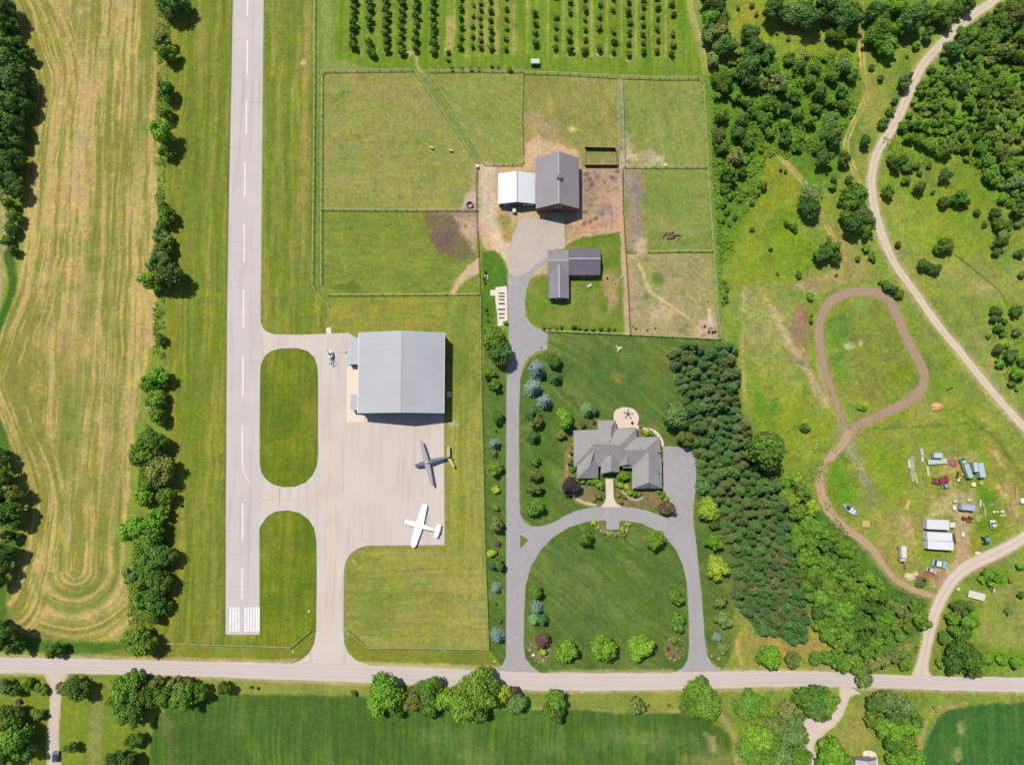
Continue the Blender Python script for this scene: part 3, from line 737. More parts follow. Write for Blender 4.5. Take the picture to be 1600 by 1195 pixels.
def resample(px, n):
    P = [Vector(XY(*p)) for p in px]
    d = [0]
    for a, b in zip(P, P[1:]): d.append(d[-1] + (b - a).length)
    out = []
    for k in range(n):
        t = d[-1] * k / (n - 1)
        i = max(j for j in range(len(d)) if d[j] <= t + 1e-9); i = min(i, len(P) - 2)
        q = (t - d[i]) / (d[i + 1] - d[i])
        out.append(tuple(P[i].lerp(P[i + 1], q)))
    return out

gravel = attr_mat("pale_gravel", noise=0.09, scale=1.6, bump=0.03, rough=0.95)
tarmac = attr_mat("worn_road_surface", noise=0.06, scale=1.2, bump=0.02, rough=0.9, stretch=(0.25, 1.4, 1))
earth = attr_mat("packed_earth", noise=0.12, scale=1.5, bump=0.05, rough=0.95)
concrete = mat("pale_concrete_apron", (226, 212, 200), 0.9, 0.09, 0.9, 0.015, stretch=(1.5, 0.12, 1), stain=(214, 200, 190))
runway_m = mat("runway_asphalt", (220, 209, 204), 0.9, 0.07, 1.2, 0.015, stretch=(1.0, 0.06, 1), stain=(206, 196, 190))
drive_m = mat("driveway_asphalt", (181, 174, 175), 0.9, 0.13, 1.0, 0.02, stain=(188, 181, 179))
white_paint = mat("white_road_paint", (0.53, 0.53, 0.51), 0.7, 0.2, 4, raw=True)
pink_paint = mat("faded_orange_paint", (246, 200, 160), 0.8, 0.12, 3)
patio_m = mat("cream_paving", (245, 222, 200), 0.9, 0.10, 2.5, 0.01)
crack_m = mat("dark_joint_sealant", (150, 140, 130), 0.9, 0.1, 2)

# main road
RT = [(-80,1024),(0,1026),(100,1027.5),(200,1030),(300,1032),(400,1034),(560,1037.5),(700,1043),(790,1048),(850,1050),(1000,1050.5),(1120,1048),(1250,1047),(1330,1050.5),(1430,1055),(1520,1056.5),(1700,1059)]
RB = [(-80,1049),(0,1051),(100,1052),(200,1054),(300,1056.5),(400,1060),(560,1066),(700,1072),(790,1077),(850,1078.5),(1000,1078.5),(1120,1075.5),(1250,1072),(1330,1073.5),(1430,1076.5),(1520,1079.5),(1700,1083)]
up = lambda pts: [XY(*p) for p in pts]
ribbon("road", catmull(up(RT), 10), catmull(up(RB), 10),
       [(218,203,175),(228,214,202),(220,206,198),(226,212,204),(222,208,200),(224,210,203),(218,205,197),(228,214,202),(222,206,182)], 0.036, tarmac, 0.14)
# runway
RL = [(364.5,-60),(364,0),(361.5,140),(358,300),(355,480),(354,640),(353,800),(352.5,991)]
RR = [(412.5,-60),(412,0),(410.5,140),(409,300),(407.5,480),(406,640),(405.5,800),(405.5,991)]
sheet("runway", RL + RR[::-1], [], 0.028, runway_m)
sheet("taxiway", [(399,503),(407,503),(410,512),(417,518.5),(430,522.5),(470,523),(545,520),(575,540),(685,560),(693.5,640),(694.5,851),(640,851.5),(575,852),(560,856),(547,865),(540,877),(537,892),(536.5,985),(538,1005),(544,1020),(556,1031),(575,1038),(575,1043),(440,1043),(440,1037.5),(455,1036.5),(470,1031),(483,1020),(491,1005),(494,985)] + ISL2TOP[9:0:-1] + [(399,840)], [ISLAND1], 0.016, concrete)
DRIVE = [(770,1054),(778,1046),(786,1037),(790.5,1025),(791,1000),(791,700),(791.5,600),(794,560),(795,510),(793.5,470),(793.5,415),(797,385),(804,362),(810,346),(840,343),(882,343),(882,389),(857,391),(856,410),(842,418),(830,432),(823,450),(820,472),(821,492),(828,505),(839,513),(855,517),(855,546),(839,549),(826,558),(817,574),(812.5,595),(811,640),(811,780),(813,803),(819,816),(832,822.5),(850,821.5),(865,816),(880,807),(900,797.5),(930,792),(960,790.5),(990,793),(1012,797.5),(1032,806),(1048,808),(1052,798),(1046,783),(1037,765),(1036,697),(1060,698),(1082,700.5),(1085,712),(1088,740),(1087,765),(1083,790),(1083,815),(1088,850),(1092,890),(1096,930),(1099,965),(1101,1000),(1105,1023),(1113,1037),(1124,1045),(1130,1054)]
sheet("driveway", DRIVE, [LAWN, TRI], 0.02, drive_m, rag=0.05)
sheet("barn_forecourt", [(796,392),(802,366),(811,344),(825,340),(850,343),(882,341),(883,388),(858,391),(854,404),(838,413),(822,428),(806,432),(794,425)], [], 0.032, mat("barn_gravel", (208, 193, 180), 0.95, 0.12, 1.2, 0.03, stain=(218, 200, 178)), rag=0.3)
strip("gravel_road", FARM_ROAD, [3.0] * 12 + [2.9] * 4 + [2.5] * 8, [(205,188,150),(232,212,185),(235,216,192),(218,198,172),(235,216,192),(232,212,185),(205,188,150)], 0.012, gravel, 0.16)
strip("gravel_road", FARM_LOOP, [3.4,3.4,3.5,3.7,3.9,3.8,3.7,3.6,3.5,3.4,3.4,3.8,6.8], [(210,190,155),(232,214,192),(234,217,198),(222,203,182),(234,217,198),(232,214,192),(210,190,155)], 0.020, gravel, 0.16)
strip("dirt_track", RING, [1.0, 1.3, 1.8, 2.3, 2.8] + [3.0] * 13 + [2.6, 2.4, 2.2], [(165,152,104),(180,154,124),(188,160,134),(178,150,124),(188,160,134),(180,154,124),(165,152,104)], 0.008, earth, 0.34)
strip("dirt_track", TRACK, [2.6,3.0,2.8,2.6,2.8,3.0,3.0,2.8,2.6,2.4,2.2,1.9,1.7,1.5], [(175,158,108),(198,168,130),(206,176,140),(194,162,126),(206,176,140),(198,168,130),(175,158,108)], 0.016, earth, 0.30)
strip("driveway", [(82,1240),(84,1195),(83,1150),(86,1110),(88,1075),(88,1051)], [4.4,4.6,3.6,3.4,3.9,8.6], [(205,190,150),(226,208,192),(222,206,194),(226,208,192),(205,190,150)], 0.022, gravel, 0.15)
strip("driveway", [(1275,1250),(1268,1195),(1264,1160),(1280,1140),(1300,1126),(1313,1108),(1320,1085),(1326,1072)], [3.2,3.2,3.6,4.2,3.2,3.0,3.4,9.0], [(215,198,160),(234,214,196),(232,214,200),(234,214,196),(215,198,160)], 0.022, gravel, 0.15)
sheet("parking_pad", [(1246,1132),(1262,1122),(1292,1122),(1300,1130),(1272,1156),(1256,1156),(1243,1150)], [], 0.03, mat("pale_gravel_pad", (232, 214, 200), 0.95, 0.08, 1.5, 0.02), rag=0.15)
sheet("patio", [(959,652),(960,643),(967,638),(978,636),(990,639),(997,647),(998,656),(996,664),(1003,668),(1014,669),(1024,672),(1032,680),(1037,690),(1037,697),(1034,697),(1031,688),(1024,678),(1014,673),(1000,672),(992,668),(975,669),(962,668)], [], 0.03, patio_m, rag=0.04, smooth=2)
sheet("front_path", [(946,748),(958,748),(959,778),(963,786),(972,792),(938,792),(944,786),(947,777)], [], 0.03, patio_m)
sheet("concrete_pad", [(542,572),(566,572),(566,648),(569,652),(569,659.5),(542,659.5)], [], 0.034, mat("cream_concrete", (252, 236, 212), 0.9, 0.05, 1.5))
sheet("concrete_pad", [(509.5,512),(517,511.5),(517.5,521.5),(510,522)], [], 0.034, mat("cream_concrete", (252, 236, 212)))
sheet("concrete_pad", [(774,449),(791,447),(792,450),(793,506),(778,510),(777,490),(774,470),(774,462),(766,462),(766,453),(774,453)], [], 0.030, mat("white_paving", (250, 238, 215), 0.9, 0.08, 2.0))

def mark(name, pts, w, z, m, label=None):
    P = [Vector((*p, z)) for p in pts]
    vs = []
    for i, p in enumerate(P):
        d = (P[min(i + 1, len(P) - 1)] - P[max(i - 1, 0)]).normalized(); nn = Vector((-d.y, d.x, 0)) * w / 2
        vs += [p + nn, p - nn]
    b = MB(); b.add(vs, [(2 * i, 2 * i + 1, 2 * i + 3, 2 * i + 2) for i in range(len(P) - 1)])
    o = b.build(name, m)
    if o.data.polygons[0].normal.z < 0: o.data.flip_normals()
    return tag(o, kind="structure")
dash = [(387,-42,-12),(387,0,26),(386.5,63,116),(385,156,210),(382.7,253,307),(381.6,350,410),(380.6,453,513),(379.8,557,619),(378.8,665,726),(379,785,843),(378.5,888,935)]
b = MB()
for u, v0, v1 in dash:
    p, q = W(u, v0), W(u - 0.2, v1)
    b.add([(p.x - .16, p.y, .04), (p.x + .16, p.y, .04), (q.x + .16, q.y, .04), (q.x - .16, q.y, .04)], [(3, 2, 1, 0)])
tag(b.build("runway_centre_line", white_paint), kind="structure")
b = MB()
for u in (360,364.4,368.6,373,383.5,388,392.3,396.6,401,404.6):
    p, q = W(u, 948), W(u - 0.2, 986)
    b.add([(p.x - .24, p.y, .04), (p.x + .24, p.y, .04), (q.x + .24, q.y, .04), (q.x - .24, q.y, .04)], [(3, 2, 1, 0)])
tag(b.build("runway_threshold_bars", white_paint), kind="structure")
for k, (pts, w, m) in enumerate((([(379,722),(380,733),(384,744),(391,755)], .17, white_paint), ([(391,755),(402,765),(415,772),(428,777),(438,778.5)], .22, pink_paint),
    ([(438,778.5),(455,779.5),(475,779),(490,775),(502,766),(511,754),(516,740)], .30, pink_paint),
    ([(405,787),(412,782),(422,779),(438,778.5)], .25, pink_paint),
    ([(475,779),(488,782),(499,789),(508,799),(514,810),(516.6,822)], .30, pink_paint))):
    mark("taxiway_line", catmull(up(pts), 6), w, 0.044 + k * 0.004, m)
mark("taxiway_line", catmull(up([(571,664),(540,663.5),(527,664.5),(520,668),(517.5,676)]), 6) + up([(517,690),(516.8,760),(516.5,860),(515.8,935),(514.5,1000)]), .34, 0.026, pink_paint)
mark("taxiway_line", up([(496,936.5),(535,936.5)]), .38, 0.032, pink_paint)
mark("taxiway_line", up([(512.3,940),(511.8,995)]), .14, 0.026, pink_paint)
for pts in (([(437,762),(437,786)]), ([(405,790),(404.5,835)]), ([(566,815),(566,838)]), ([(561,840),(570,844)]), ([(536,700),(536,770)])):
    mark("pavement_joint", up(pts), .09, 0.024, crack_m)

rw = random.Random(77)
for k in range(9):       # sealed cracks across and along the runway
    v = -20 + 1010 * (k + rw.uniform(.1, .9)) / 9
    full = False
    u0, u1 = (359, 408) if full else ((359, 383) if rw.random() < .5 else (384, 407))
    sh = (1 - v / 1000) * 6
    P = [XY(u0 + sh * .8 + (u1 - u0) * t / 6, v + rw.uniform(-.7, .7)) for t in range(7)]
    mark("runway_crack", P, .05, 0.034, crack_m)

# ------------------------------------------------------------------ trees
def foliage_mat():
    m = bpy.data.materials.new("foliage"); m.use_nodes = True
    nt = m.node_tree; N = nt.nodes; L = nt.links
    b = N["Principled BSDF"]; b.inputs["Roughness"].default_value = 0.7; b.inputs["Specular IOR Level"].default_value = 0.12
    oi = N.new("ShaderNodeObjectInfo")
    at = N.new("ShaderNodeAttribute"); at.attribute_name = "leaf"
    geo = N.new("ShaderNodeTexCoord")
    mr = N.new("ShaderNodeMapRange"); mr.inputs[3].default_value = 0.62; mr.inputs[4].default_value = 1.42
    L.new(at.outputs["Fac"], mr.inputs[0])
    hs = N.new("ShaderNodeHueSaturation"); hs.inputs["Saturation"].default_value = 1.0
    rr = N.new("ShaderNodeMapRange"); rr.inputs[3].default_value = 0.485; rr.inputs[4].default_value = 0.512
    L.new(oi.outputs["Random"], rr.inputs[0]); L.new(rr.outputs[0], hs.inputs["Hue"])
    L.new(mr.outputs[0], hs.inputs["Value"]); L.new(oi.outputs["Color"], hs.inputs["Color"])
    L.new(hs.outputs[0], b.inputs["Base Color"])
    tr = N.new("ShaderNodeBsdfTranslucent"); L.new(hs.outputs[0], tr.inputs[0])
    mx = N.new("ShaderNodeMixShader"); mx.inputs[0].default_value = 0.22
    L.new(b.outputs[0], mx.inputs[1]); L.new(tr.outputs[0], mx.inputs[2])
    L.new(mx.outputs[0], N["Material Output"].inputs[0])
    return m
FOL = foliage_mat()
BARK = mat("bark", (0.10, 0.075, 0.055), 0.95, 0.25, 3, 0.03, raw=True)

def leaf_mesh(name, quads, shade, core=None):
    """quads: (n,4,3) leaf clumps; shade: n values 0..1; core: MB drawn under them"""
    n = len(quads)
    v = quads.reshape(-1, 3).astype(np.float32)
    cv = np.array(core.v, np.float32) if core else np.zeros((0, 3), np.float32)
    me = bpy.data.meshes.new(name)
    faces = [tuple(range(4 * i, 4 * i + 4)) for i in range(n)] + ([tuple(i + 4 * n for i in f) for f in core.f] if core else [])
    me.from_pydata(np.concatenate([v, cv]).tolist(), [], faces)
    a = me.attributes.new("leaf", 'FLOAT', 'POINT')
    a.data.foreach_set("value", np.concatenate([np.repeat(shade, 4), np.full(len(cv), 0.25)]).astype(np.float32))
    me.materials.append(FOL)
    return me

def make_quads(rg, P, Nn, size, asp=0.7, tilt=0.5):
    """leaf quads at points P facing roughly along Nn"""
    n = len(P)
    Nn = Nn + rg.normal(0, tilt, (n, 3)); Nn /= np.linalg.norm(Nn, axis=1, keepdims=True) + 1e-9
    r = rg.normal(0, 1, (n, 3)); U = np.cross(Nn, r); U /= np.linalg.norm(U, axis=1, keepdims=True) + 1e-9
    V = np.cross(Nn, U)
    s = size * rg.uniform(0.6, 1.35, (n, 1))
    k = rg.uniform(0.1, 0.35, (n, 1))
    c = [P - U * s, P - V * s * asp * (1 - k), P + U * s, P + V * s * asp * (1 + k)]
    return np.stack(c, 1)

def crown_round(name, seed, lumps, leaves, size, flat=0.78, open_=0.0):
    """broad-leaved crown, unit radius, from z=0.28 up to about z=1.9 before scaling"""
    rg = np.random.RandomState(seed)
    cs, rs = [], []
    k = 0
    an = np.array([rg.uniform(.74, 1.08), rg.uniform(.74, 1.08), 1.0]); offs = rg.uniform(-.13, .13, 3) * np.array([1, 1, .4])
    while len(cs) < lumps and k < 2000:
        k += 1
        d = rg.normal(0, 1, 3); d /= np.linalg.norm(d)
        if d[2] < -0.55: continue
        rr = rg.uniform(0.30, 0.86)
        c = d * rr * np.array([1, 1, flat]) * an + offs
        r = rg.uniform(0.17, 0.42) * (1.12 - 0.35 * rr)
        if any(np.linalg.norm(c - q) < 0.20 for q in cs): continue
        cs.append(c); rs.append(r)
    cs.append(np.array([0, 0, 0.0])); rs.append(0.52)
    cs = np.array(cs); rs = np.array(rs)
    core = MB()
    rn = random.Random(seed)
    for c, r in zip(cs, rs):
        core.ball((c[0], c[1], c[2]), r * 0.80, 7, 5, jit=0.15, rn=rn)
    per = rs ** 2; per = per / per.sum()
    P, Nn, sh = [], [], []
    for c, r, w in zip(cs, rs, per):
        m = max(8, int(leaves * w))
        d = rg.normal(0, 1, (m, 3)); d /= np.linalg.norm(d, axis=1, keepdims=True)
        rad = r * rg.uniform(0.82, 1.22, (m, 1)) ** 1
        p = c + d * rad
        P.append(p); Nn.append(d); sh.append(np.full(m, rg.uniform(-0.26, 0.26)))
    P = np.concatenate(P); Nn = np.concatenate(Nn); sh = np.concatenate(sh)
    # drop leaves buried in other lumps
    keep = np.ones(len(P), bool)
    for c, r in zip(cs, rs):
        keep &= np.linalg.norm(P - c, axis=1) > r * 0.78
    if open_: keep &= rg.rand(len(P)) > open_
    P, Nn, sh = P[keep], Nn[keep], sh[keep]
    Nn = Nn + np.array([0, 0, 0.35])
    Q = make_quads(rg, P, Nn, size)
    sh = np.clip(0.5 + sh + rg.normal(0, 0.2, len(P)), 0, 1)
    for a in (Q,): a[..., 2] += flat + 0.28
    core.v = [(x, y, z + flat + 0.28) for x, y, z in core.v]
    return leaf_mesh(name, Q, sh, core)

def crown_cone(name, seed, levels, per, size, top=3.0, power=0.85, droop=0.25):
    """needle crown: whorls of drooping boughs; unit radius"""
    rg = np.random.RandomState(seed)
    P, Nn, sh = [], [], []
    core = MB()
    rings = []
    for k in range(levels):
        t = (k + 0.5) / levels
        z = 0.15 + t * (top - 0.25)
        R = (1 - t) ** power * rg.uniform(0.88, 1.08) + 0.04
        nb = max(5, int(11 * (1 - t) + 4))
        off = rg.uniform(0, 6.28)
        rings.append([(0.62 * R * math.cos(6.283 * i / 8), 0.62 * R * math.sin(6.283 * i / 8), z) for i in range(8)])
        for j in range(nb):
            a = off + 6.283 * (j + rg.uniform(-0.25, 0.25)) / nb
            L = R * rg.uniform(0.82, 1.12)
            m = max(4, int(per * L))
            q = rg.uniform(0.25, 1.0, m) * L
            lat = rg.normal(0, 0.10, m) * (1 - 0.4 * q / L)
            P.append(np.stack([q * math.cos(a) - lat * math.sin(a), q * math.sin(a) + lat * math.cos(a), z - droop * q * q / max(R, .2) + rg.normal(0, 0.03, m)], 1))
            Nn.append(np.tile([0.45 * math.cos(a), 0.45 * math.sin(a), 1.0], (m, 1)))
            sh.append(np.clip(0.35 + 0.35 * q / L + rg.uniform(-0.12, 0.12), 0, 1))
    core.loft(rings)
    P = np.concatenate(P); Nn = np.concatenate(Nn); sh = np.concatenate(sh)
    return leaf_mesh(name, make_quads(rg, P, Nn, size, 0.55, 0.35), np.clip(sh + rg.normal(0, 0.12, len(P)), 0, 1), core)

CR = {
 'big':   [crown_round("crown", 10 + i, 30, 3400, 0.072) for i in range(5)],
 'mid':   [crown_round("crown", 30 + i, 18, 1500, 0.105) for i in range(5)],
 'small': [crown_round("crown", 50 + i, 9, 520, 0.17, 0.7) for i in range(5)],
 'thin':  [crown_round("crown", 70 + i, 9, 420, 0.17, 0.75, 0.35) for i in range(3)],
 'cone':  [crown_cone("crown", 80 + i, 11, 16, 0.12) for i in range(4)],
 'pine':  [crown_cone("crown", 90 + i, 8, 15, 0.15, 2.3, 0.55, 0.35) for i in range(4)],
}
def trunk_mesh(name, seed, limbs, top, r):
    rn = random.Random(seed); b = MB()
    b.tube((0, 0, -0.1), (0.03, 0.02, top * 0.45), r * 1.3, r, 8)
    b.tube((0.03, 0.02, top * 0.45), (0, 0, top * 0.9), r, r * 0.35, 8)
    for k in range(limbs):
        a = rn.uniform(0, 6.28); z = top * rn.uniform(0.28, 0.6)
        b.tube((0, 0, z), (0.55 * math.cos(a), 0.55 * math.sin(a), z + rn.uniform(0.2, 0.5)), r * 0.5, r * 0.15, 5)
    return b.mesh(name, BARK)
TR = {'big': trunk_mesh("trunk", 1, 7, 1.3, 0.07), 'mid': trunk_mesh("trunk", 2, 6, 1.3, 0.07), 'small': trunk_mesh("trunk", 3, 4, 1.2, 0.07),
      'thin': trunk_mesh("trunk", 4, 4, 1.2, 0.06), 'cone': trunk_mesh("trunk", 5, 0, 2.8, 0.06), 'pine': trunk_mesh("trunk", 6, 0, 2.1, 0.07)}

# species: kind of crown, colour, height factor, words
SPC = {
 'dk': ('round', (0.092, 0.168, 0.024), 1.0, 'dark green'),
 'gr': ('round', (0.122, 0.225, 0.027), 1.0, 'mid green'),
 'br': ('round', (0.150, 0.290, 0.026), 1.0, 'bright green'),
 'yl': ('round', (0.250, 0.350, 0.034), 0.9, 'yellow-green'),
 'ol': ('round', (0.166, 0.204, 0.048), 1.0, 'olive green'),
 'sg': ('round', (0.145, 0.225, 0.060), 1.0, 'grey-green'),
 'te': ('round', (0.085, 0.158, 0.032), 1.0, 'deep bluish green'),  # tree colour, also used for crowns that stand in for shaded sides
 'pu': ('round', (0.068, 0.044, 0.052), 0.9, 'dark purple'),
 'pb': ('round', (0.130, 0.080, 0.052), 0.9, 'reddish brown'),
 'bs': ('cone', (0.150, 0.225, 0.180), 0.9, 'silvery blue'),
 'cg': ('cone', (0.060, 0.125, 0.036), 0.9, 'dark green'),
 'cl': ('cone', (0.152, 0.252, 0.086), 0.9, 'pale green'),
 'pg': ('pine', (0.070, 0.145, 0.034), 1.0, 'dark green evergreen'),
 'po': ('pine', (0.092, 0.130, 0.036), 1.0, 'olive green evergreen'),
 'pb2': ('pine', (0.074, 0.135, 0.044), 1.0, 'bluish green evergreen'),
 'pt': ('pine', (0.120, 0.135, 0.045), 1.0, 'tawny green evergreen'),
}
SIZEW = lambda r: 'tiny' if r < 5 else 'small' if r < 9 else 'medium-sized' if r < 15 else 'large' if r < 24 else 'very large'
ALLT = []
def plant(name, sp, u, v, r, label, cat, group=None, hf=1.0, thin=False, tall=None, lift=0.0):
    kind, col, h0, _ = SPC[sp]
    R = r / 5.0 * (1.06 if kind == 'round' else 1.12)
    if kind == 'round':
        key = 'thin' if thin else ('big' if r >= 17 else 'mid' if r >= 8.5 else 'small')
        zs = R * h0 * hf * rnd.uniform(0.92, 1.1) * (1.25 if r > 9 else 1.05)
        ctr = 1.0 * zs
    else:
        key = kind
        zs = R * h0 * hf * rnd.uniform(0.9, 1.08)
        ctr = (1.0 if kind == 'cone' else 1.1) * zs
    if tall: zs *= tall; ctr *= tall
    lz = lift * R if r > 8 else 0.0
    ctr = min(ctr + lz, 10.0)
    p = W(u, v, ctr); p.z = 0
    root = empty(name, p, rnd.uniform(0, 6.28), label, cat, group)
    sc = (R * rnd.uniform(0.88, 1.12), R * rnd.uniform(0.88, 1.12), zs)
    for part, me, in (("crown", CR[key][rnd.randrange(len(CR[key]))]), ("trunk", TR[key])):
        o = bpy.data.objects.new(part, me); SC.collection.objects.link(o)
        o.parent = root; o.scale = sc
        if part == 'crown': o.location.z = lz
        else: o.scale = (sc[0] * .8, sc[1] * .8, sc[2] * (1 + lz / max(sc[2], .1)))
        if part == "crown":
            k = rnd.uniform(0.82, 1.2) if kind != 'cone' else rnd.uniform(0.9, 1.1)
            o.color = (col[0] * k, col[1] * k, col[2] * k, 1)
    ALLT.append((u, v, r))
    return root

ORD = ['first', 'second', 'third', 'fourth', 'fifth', 'sixth', 'seventh', 'eighth', 'ninth', 'tenth', 'eleventh', 'twelfth', 'thirteenth', 'fourteenth', 'fifteenth', 'sixteenth', 'seventeenth', 'eighteenth', 'nineteenth', 'twentieth']
TENS = ['', '', 'twenty', 'thirty', 'forty', 'fifty', 'sixty', 'seventy', 'eighty', 'ninety']
def nth(i):
    if i < 20: return ORD[i]
    n = i + 1
    if n % 10 == 0: return TENS[n // 10][:-1] + 'ieth'
    return TENS[n // 10] + '-' + ORD[n % 10 - 1]
def row(lst, place, group, order='v', name=None, cat=None, rs=1.0, du=0, **kw):
    """trees one can tell apart by place: label = look + place + rank within that look, from the top or left"""
    start = 'top' if order == 'v' else 'left'
    items = sorted(lst, key=lambda t: t[1] if order == 'v' else t[0])
    words = {}
    for t in items:
        bush = t[2] < 9 and SPC[t[3]][0] == 'round'
        ct = cat or ('shrub' if bush else 'conifer' if SPC[t[3]][0] != 'round' else 'tree')
        words.setdefault(f"{SIZEW(t[2])} {SPC[t[3]][3]} {ct}", []).append((t, ct))
    for w, ts in words.items():
        for i, (t, ct) in enumerate(ts):
            nm = {'shrub': 'shrub', 'conifer': 'conifer_tree', 'tree': name or 'leafy_tree'}[ct]
            lb = f"{w} {place}" if len(ts) == 1 else f"{nth(i)} {w} from the {start} {place}"
            plant(nm, t[3], t[0] + du, t[1], t[2] * rs, lb, ct, group, **kw)

row([(268,8,21,'te'),(250,66,13,'ol'),(259,84,13,'gr'),(258,145,14,'dk'),(254,176,11,'gr'),(249,208,19,'br'),(258,238,11,'gr'),(251,322,9,'gr'),(258,335,14,'gr'),(250,352,8,'gr'),(246,372,14,'sg'),(254,388,12,'dk'),(250,403,14,'sg'),(236,416,14,'sg'),(237,436,16,'br'),(262,432,20,'te'),(248,530,8,'gr'),(246,588,14,'br'),(228,601,13,'br'),(240,628,14,'gr'),(245,652,13,'br'),(240,690,19,'gr'),(222,713,21,'gr'),(246,730,20,'ol'),(228,752,16,'gr'),(225,775,14,'br'),(255,775,14,'gr'),(250,800,11,'br'),(235,815,14,'br'),(208,828,20,'br'),(232,838,18,'gr'),(225,862,14,'gr'),(252,868,18,'te'),(232,890,16,'gr'),(205,898,14,'sg'),(245,905,17,'dk'),(220,912,15,'gr'),(237,930,14,'te'),(248,945,13,'dk'),(218,940,13,'gr'),(238,965,10,'dk'),(203,996,13,'br'),(216,1003,19,'gr')],  # some 'te' crowns stand in for the hedgerow's shade and shaded sides
    'in the hedgerow beside the runway', 'hedgerow trees beside the runway', lift=-0.22, hf=1.0, name='hedgerow_tree', rs=1.14, du=4)
row([(-12,8,22,'te'),(12,18,20,'te'),(-8,48,22,'br'),(22,42,12,'te'),(5,72,20,'gr'),(28,70,13,'te'),(-6,98,22,'gr'),(18,100,22,'te'),(44,88,11,'te'),(2,128,20,'te'),(26,132,22,'te'),(48,138,12,'te'),(-6,158,20,'gr'),(18,165,20,'te'),(42,170,14,'te'),(-2,192,20,'gr'),(24,198,19,'te'),(6,222,18,'te'),(28,222,14,'te'),(-6,250,18,'gr'),(18,250,19,'te'),(-2,280,14,'gr'),(17,278,16,'te'),(26,298,15,'te'),(14,320,11,'gr'),(22,338,12,'gr'),(20,358,11,'te'),(12,378,10,'dk'),(22,392,9,'te')],
    'in the upper left wood', 'trees along the upper left edge', lift=-0.15, hf=1.05, name='woodland_tree')
row([(-4,705,12,'te'),(3,722,12,'te'),(-2,748,16,'dk'),(14,748,9,'ol'),(22,770,13,'ol'),(2,775,14,'te'),(24,795,14,'dk'),(6,805,15,'te'),(28,818,10,'te'),(8,835,11,'ol'),(24,838,8,'te'),(2,862,15,'te'),(18,868,10,'te'),(4,890,12,'te'),(-2,910,12,'dk'),(-4,975,12,'gr'),(14,990,16,'dk'),(-2,1005,14,'gr'),(24,1005,12,'dk')],
    'in the lower left wood', 'trees along the lower left edge', lift=0.35, hf=1.2, name='woodland_tree')
row([(85,1014,13,'dk')], 'overhanging the road by the field gate', None)
row([(8,1072,12,'sg'),(24,1078,10,'dk'),(46,1069,9,'gr'),(60,1075,8,'gr'),(70,1079,7,'gr'),(28,1096,5,'pb'),(52,1113,7,'yl'),(61,1117,9,'dk'),(16,1124,20,'dk'),(35,1135,12,'dk'),(22,1160,24,'gr'),(42,1170,16,'te'),(2,1183,18,'te'),(113,1166,10,'dk')],
    'in the lower left yard', 'yard trees at the lower left')
row([(105,1073,13,'ol'),(122,1075,18,'dk'),(198,1072,22,'gr'),(215,1060,14,'gr'),(192,1098,18,'gr'),(212,1108,22,'dk'),(236,1084,18,'dk'),(245,1068,14,'ol'),(260,1088,18,'gr'),(280,1070,16,'ol'),(290,1085,19,'gr'),(312,1080,15,'dk'),(352,1074,12,'dk'),(182,1188,17,'te'),(205,1190,14,'dk'),(208,1160,12,'dk'),(602,1078,28,'br'),(618,1098,18,'gr'),(588,1098,17,'br'),(645,1090,19,'ol'),(668,1078,20,'gr'),(668,1104,18,'gr'),(692,1092,18,'br'),(722,1096,26,'gr'),(746,1074,26,'gr'),(745,1102,22,'gr'),(783,1084,17,'yl'),(802,1082,11,'pb'),(808,1098,17,'sg'),(866,1090,17,'gr'),(862,1106,15,'gr'),(872,1112,13,'te'),(1090,1078,22,'gr'),(1080,1100,20,'gr'),(1106,1098,22,'gr')],
    'along the lower road verge', 'trees along the lower verge of the road', order='u', name='roadside_tree')
row([(995,1103,15,'ol')], 'alone and thinly leaved at the crop field edge', None, thin=True)
row([(3,1081,3,'dk'),(553,1083,6,'te'),(392,1073,3,'dk'),(402,1075,3,'dk'),(1045,1101,3,'dk')], 'above the lower crop field', 'verge bushes', order='u')
row([(1172,1094,18,'gr'),(1188,1106,18,'br'),(1160,1105,15,'gr'),(1210,1132,16,'sg'),(1242,1128,15,'sg'),(1228,1112,14,'ol'),(1180,1150,22,'br'),(1168,1168,18,'gr'),(1205,1155,18,'gr'),(1232,1150,18,'sg'),(1250,1145,13,'gr'),(1190,1185,22,'gr'),(1220,1180,20,'sg'),(1248,1178,18,'gr'),(1256,1090,18,'dk'),(1275,1085,16,'dk'),(1270,1105,17,'te'),(1294,1092,16,'gr'),(1285,1112,12,'dk'),(1300,1180,22,'br'),(1285,1194,14,'gr'),(1322,1192,14,'br')],
    'left of the lower right drive', 'copse beside the lower right drive', order='v')
row([(1366,1098,15,'dk'),(1385,1095,18,'sg'),(1408,1103,18,'sg'),(1398,1118,15,'dk'),(1422,1112,10,'gr'),(1364,1124,14,'gr'),(1378,1134,15,'br'),(1398,1138,18,'br'),(1422,1135,15,'br'),(1432,1125,10,'sg'),(1395,1160,16,'gr'),(1414,1162,20,'gr'),(1428,1180,15,'br'),(1405,1186,20,'br')],
    'right of the lower right drive', 'copse beside the lower right crop')
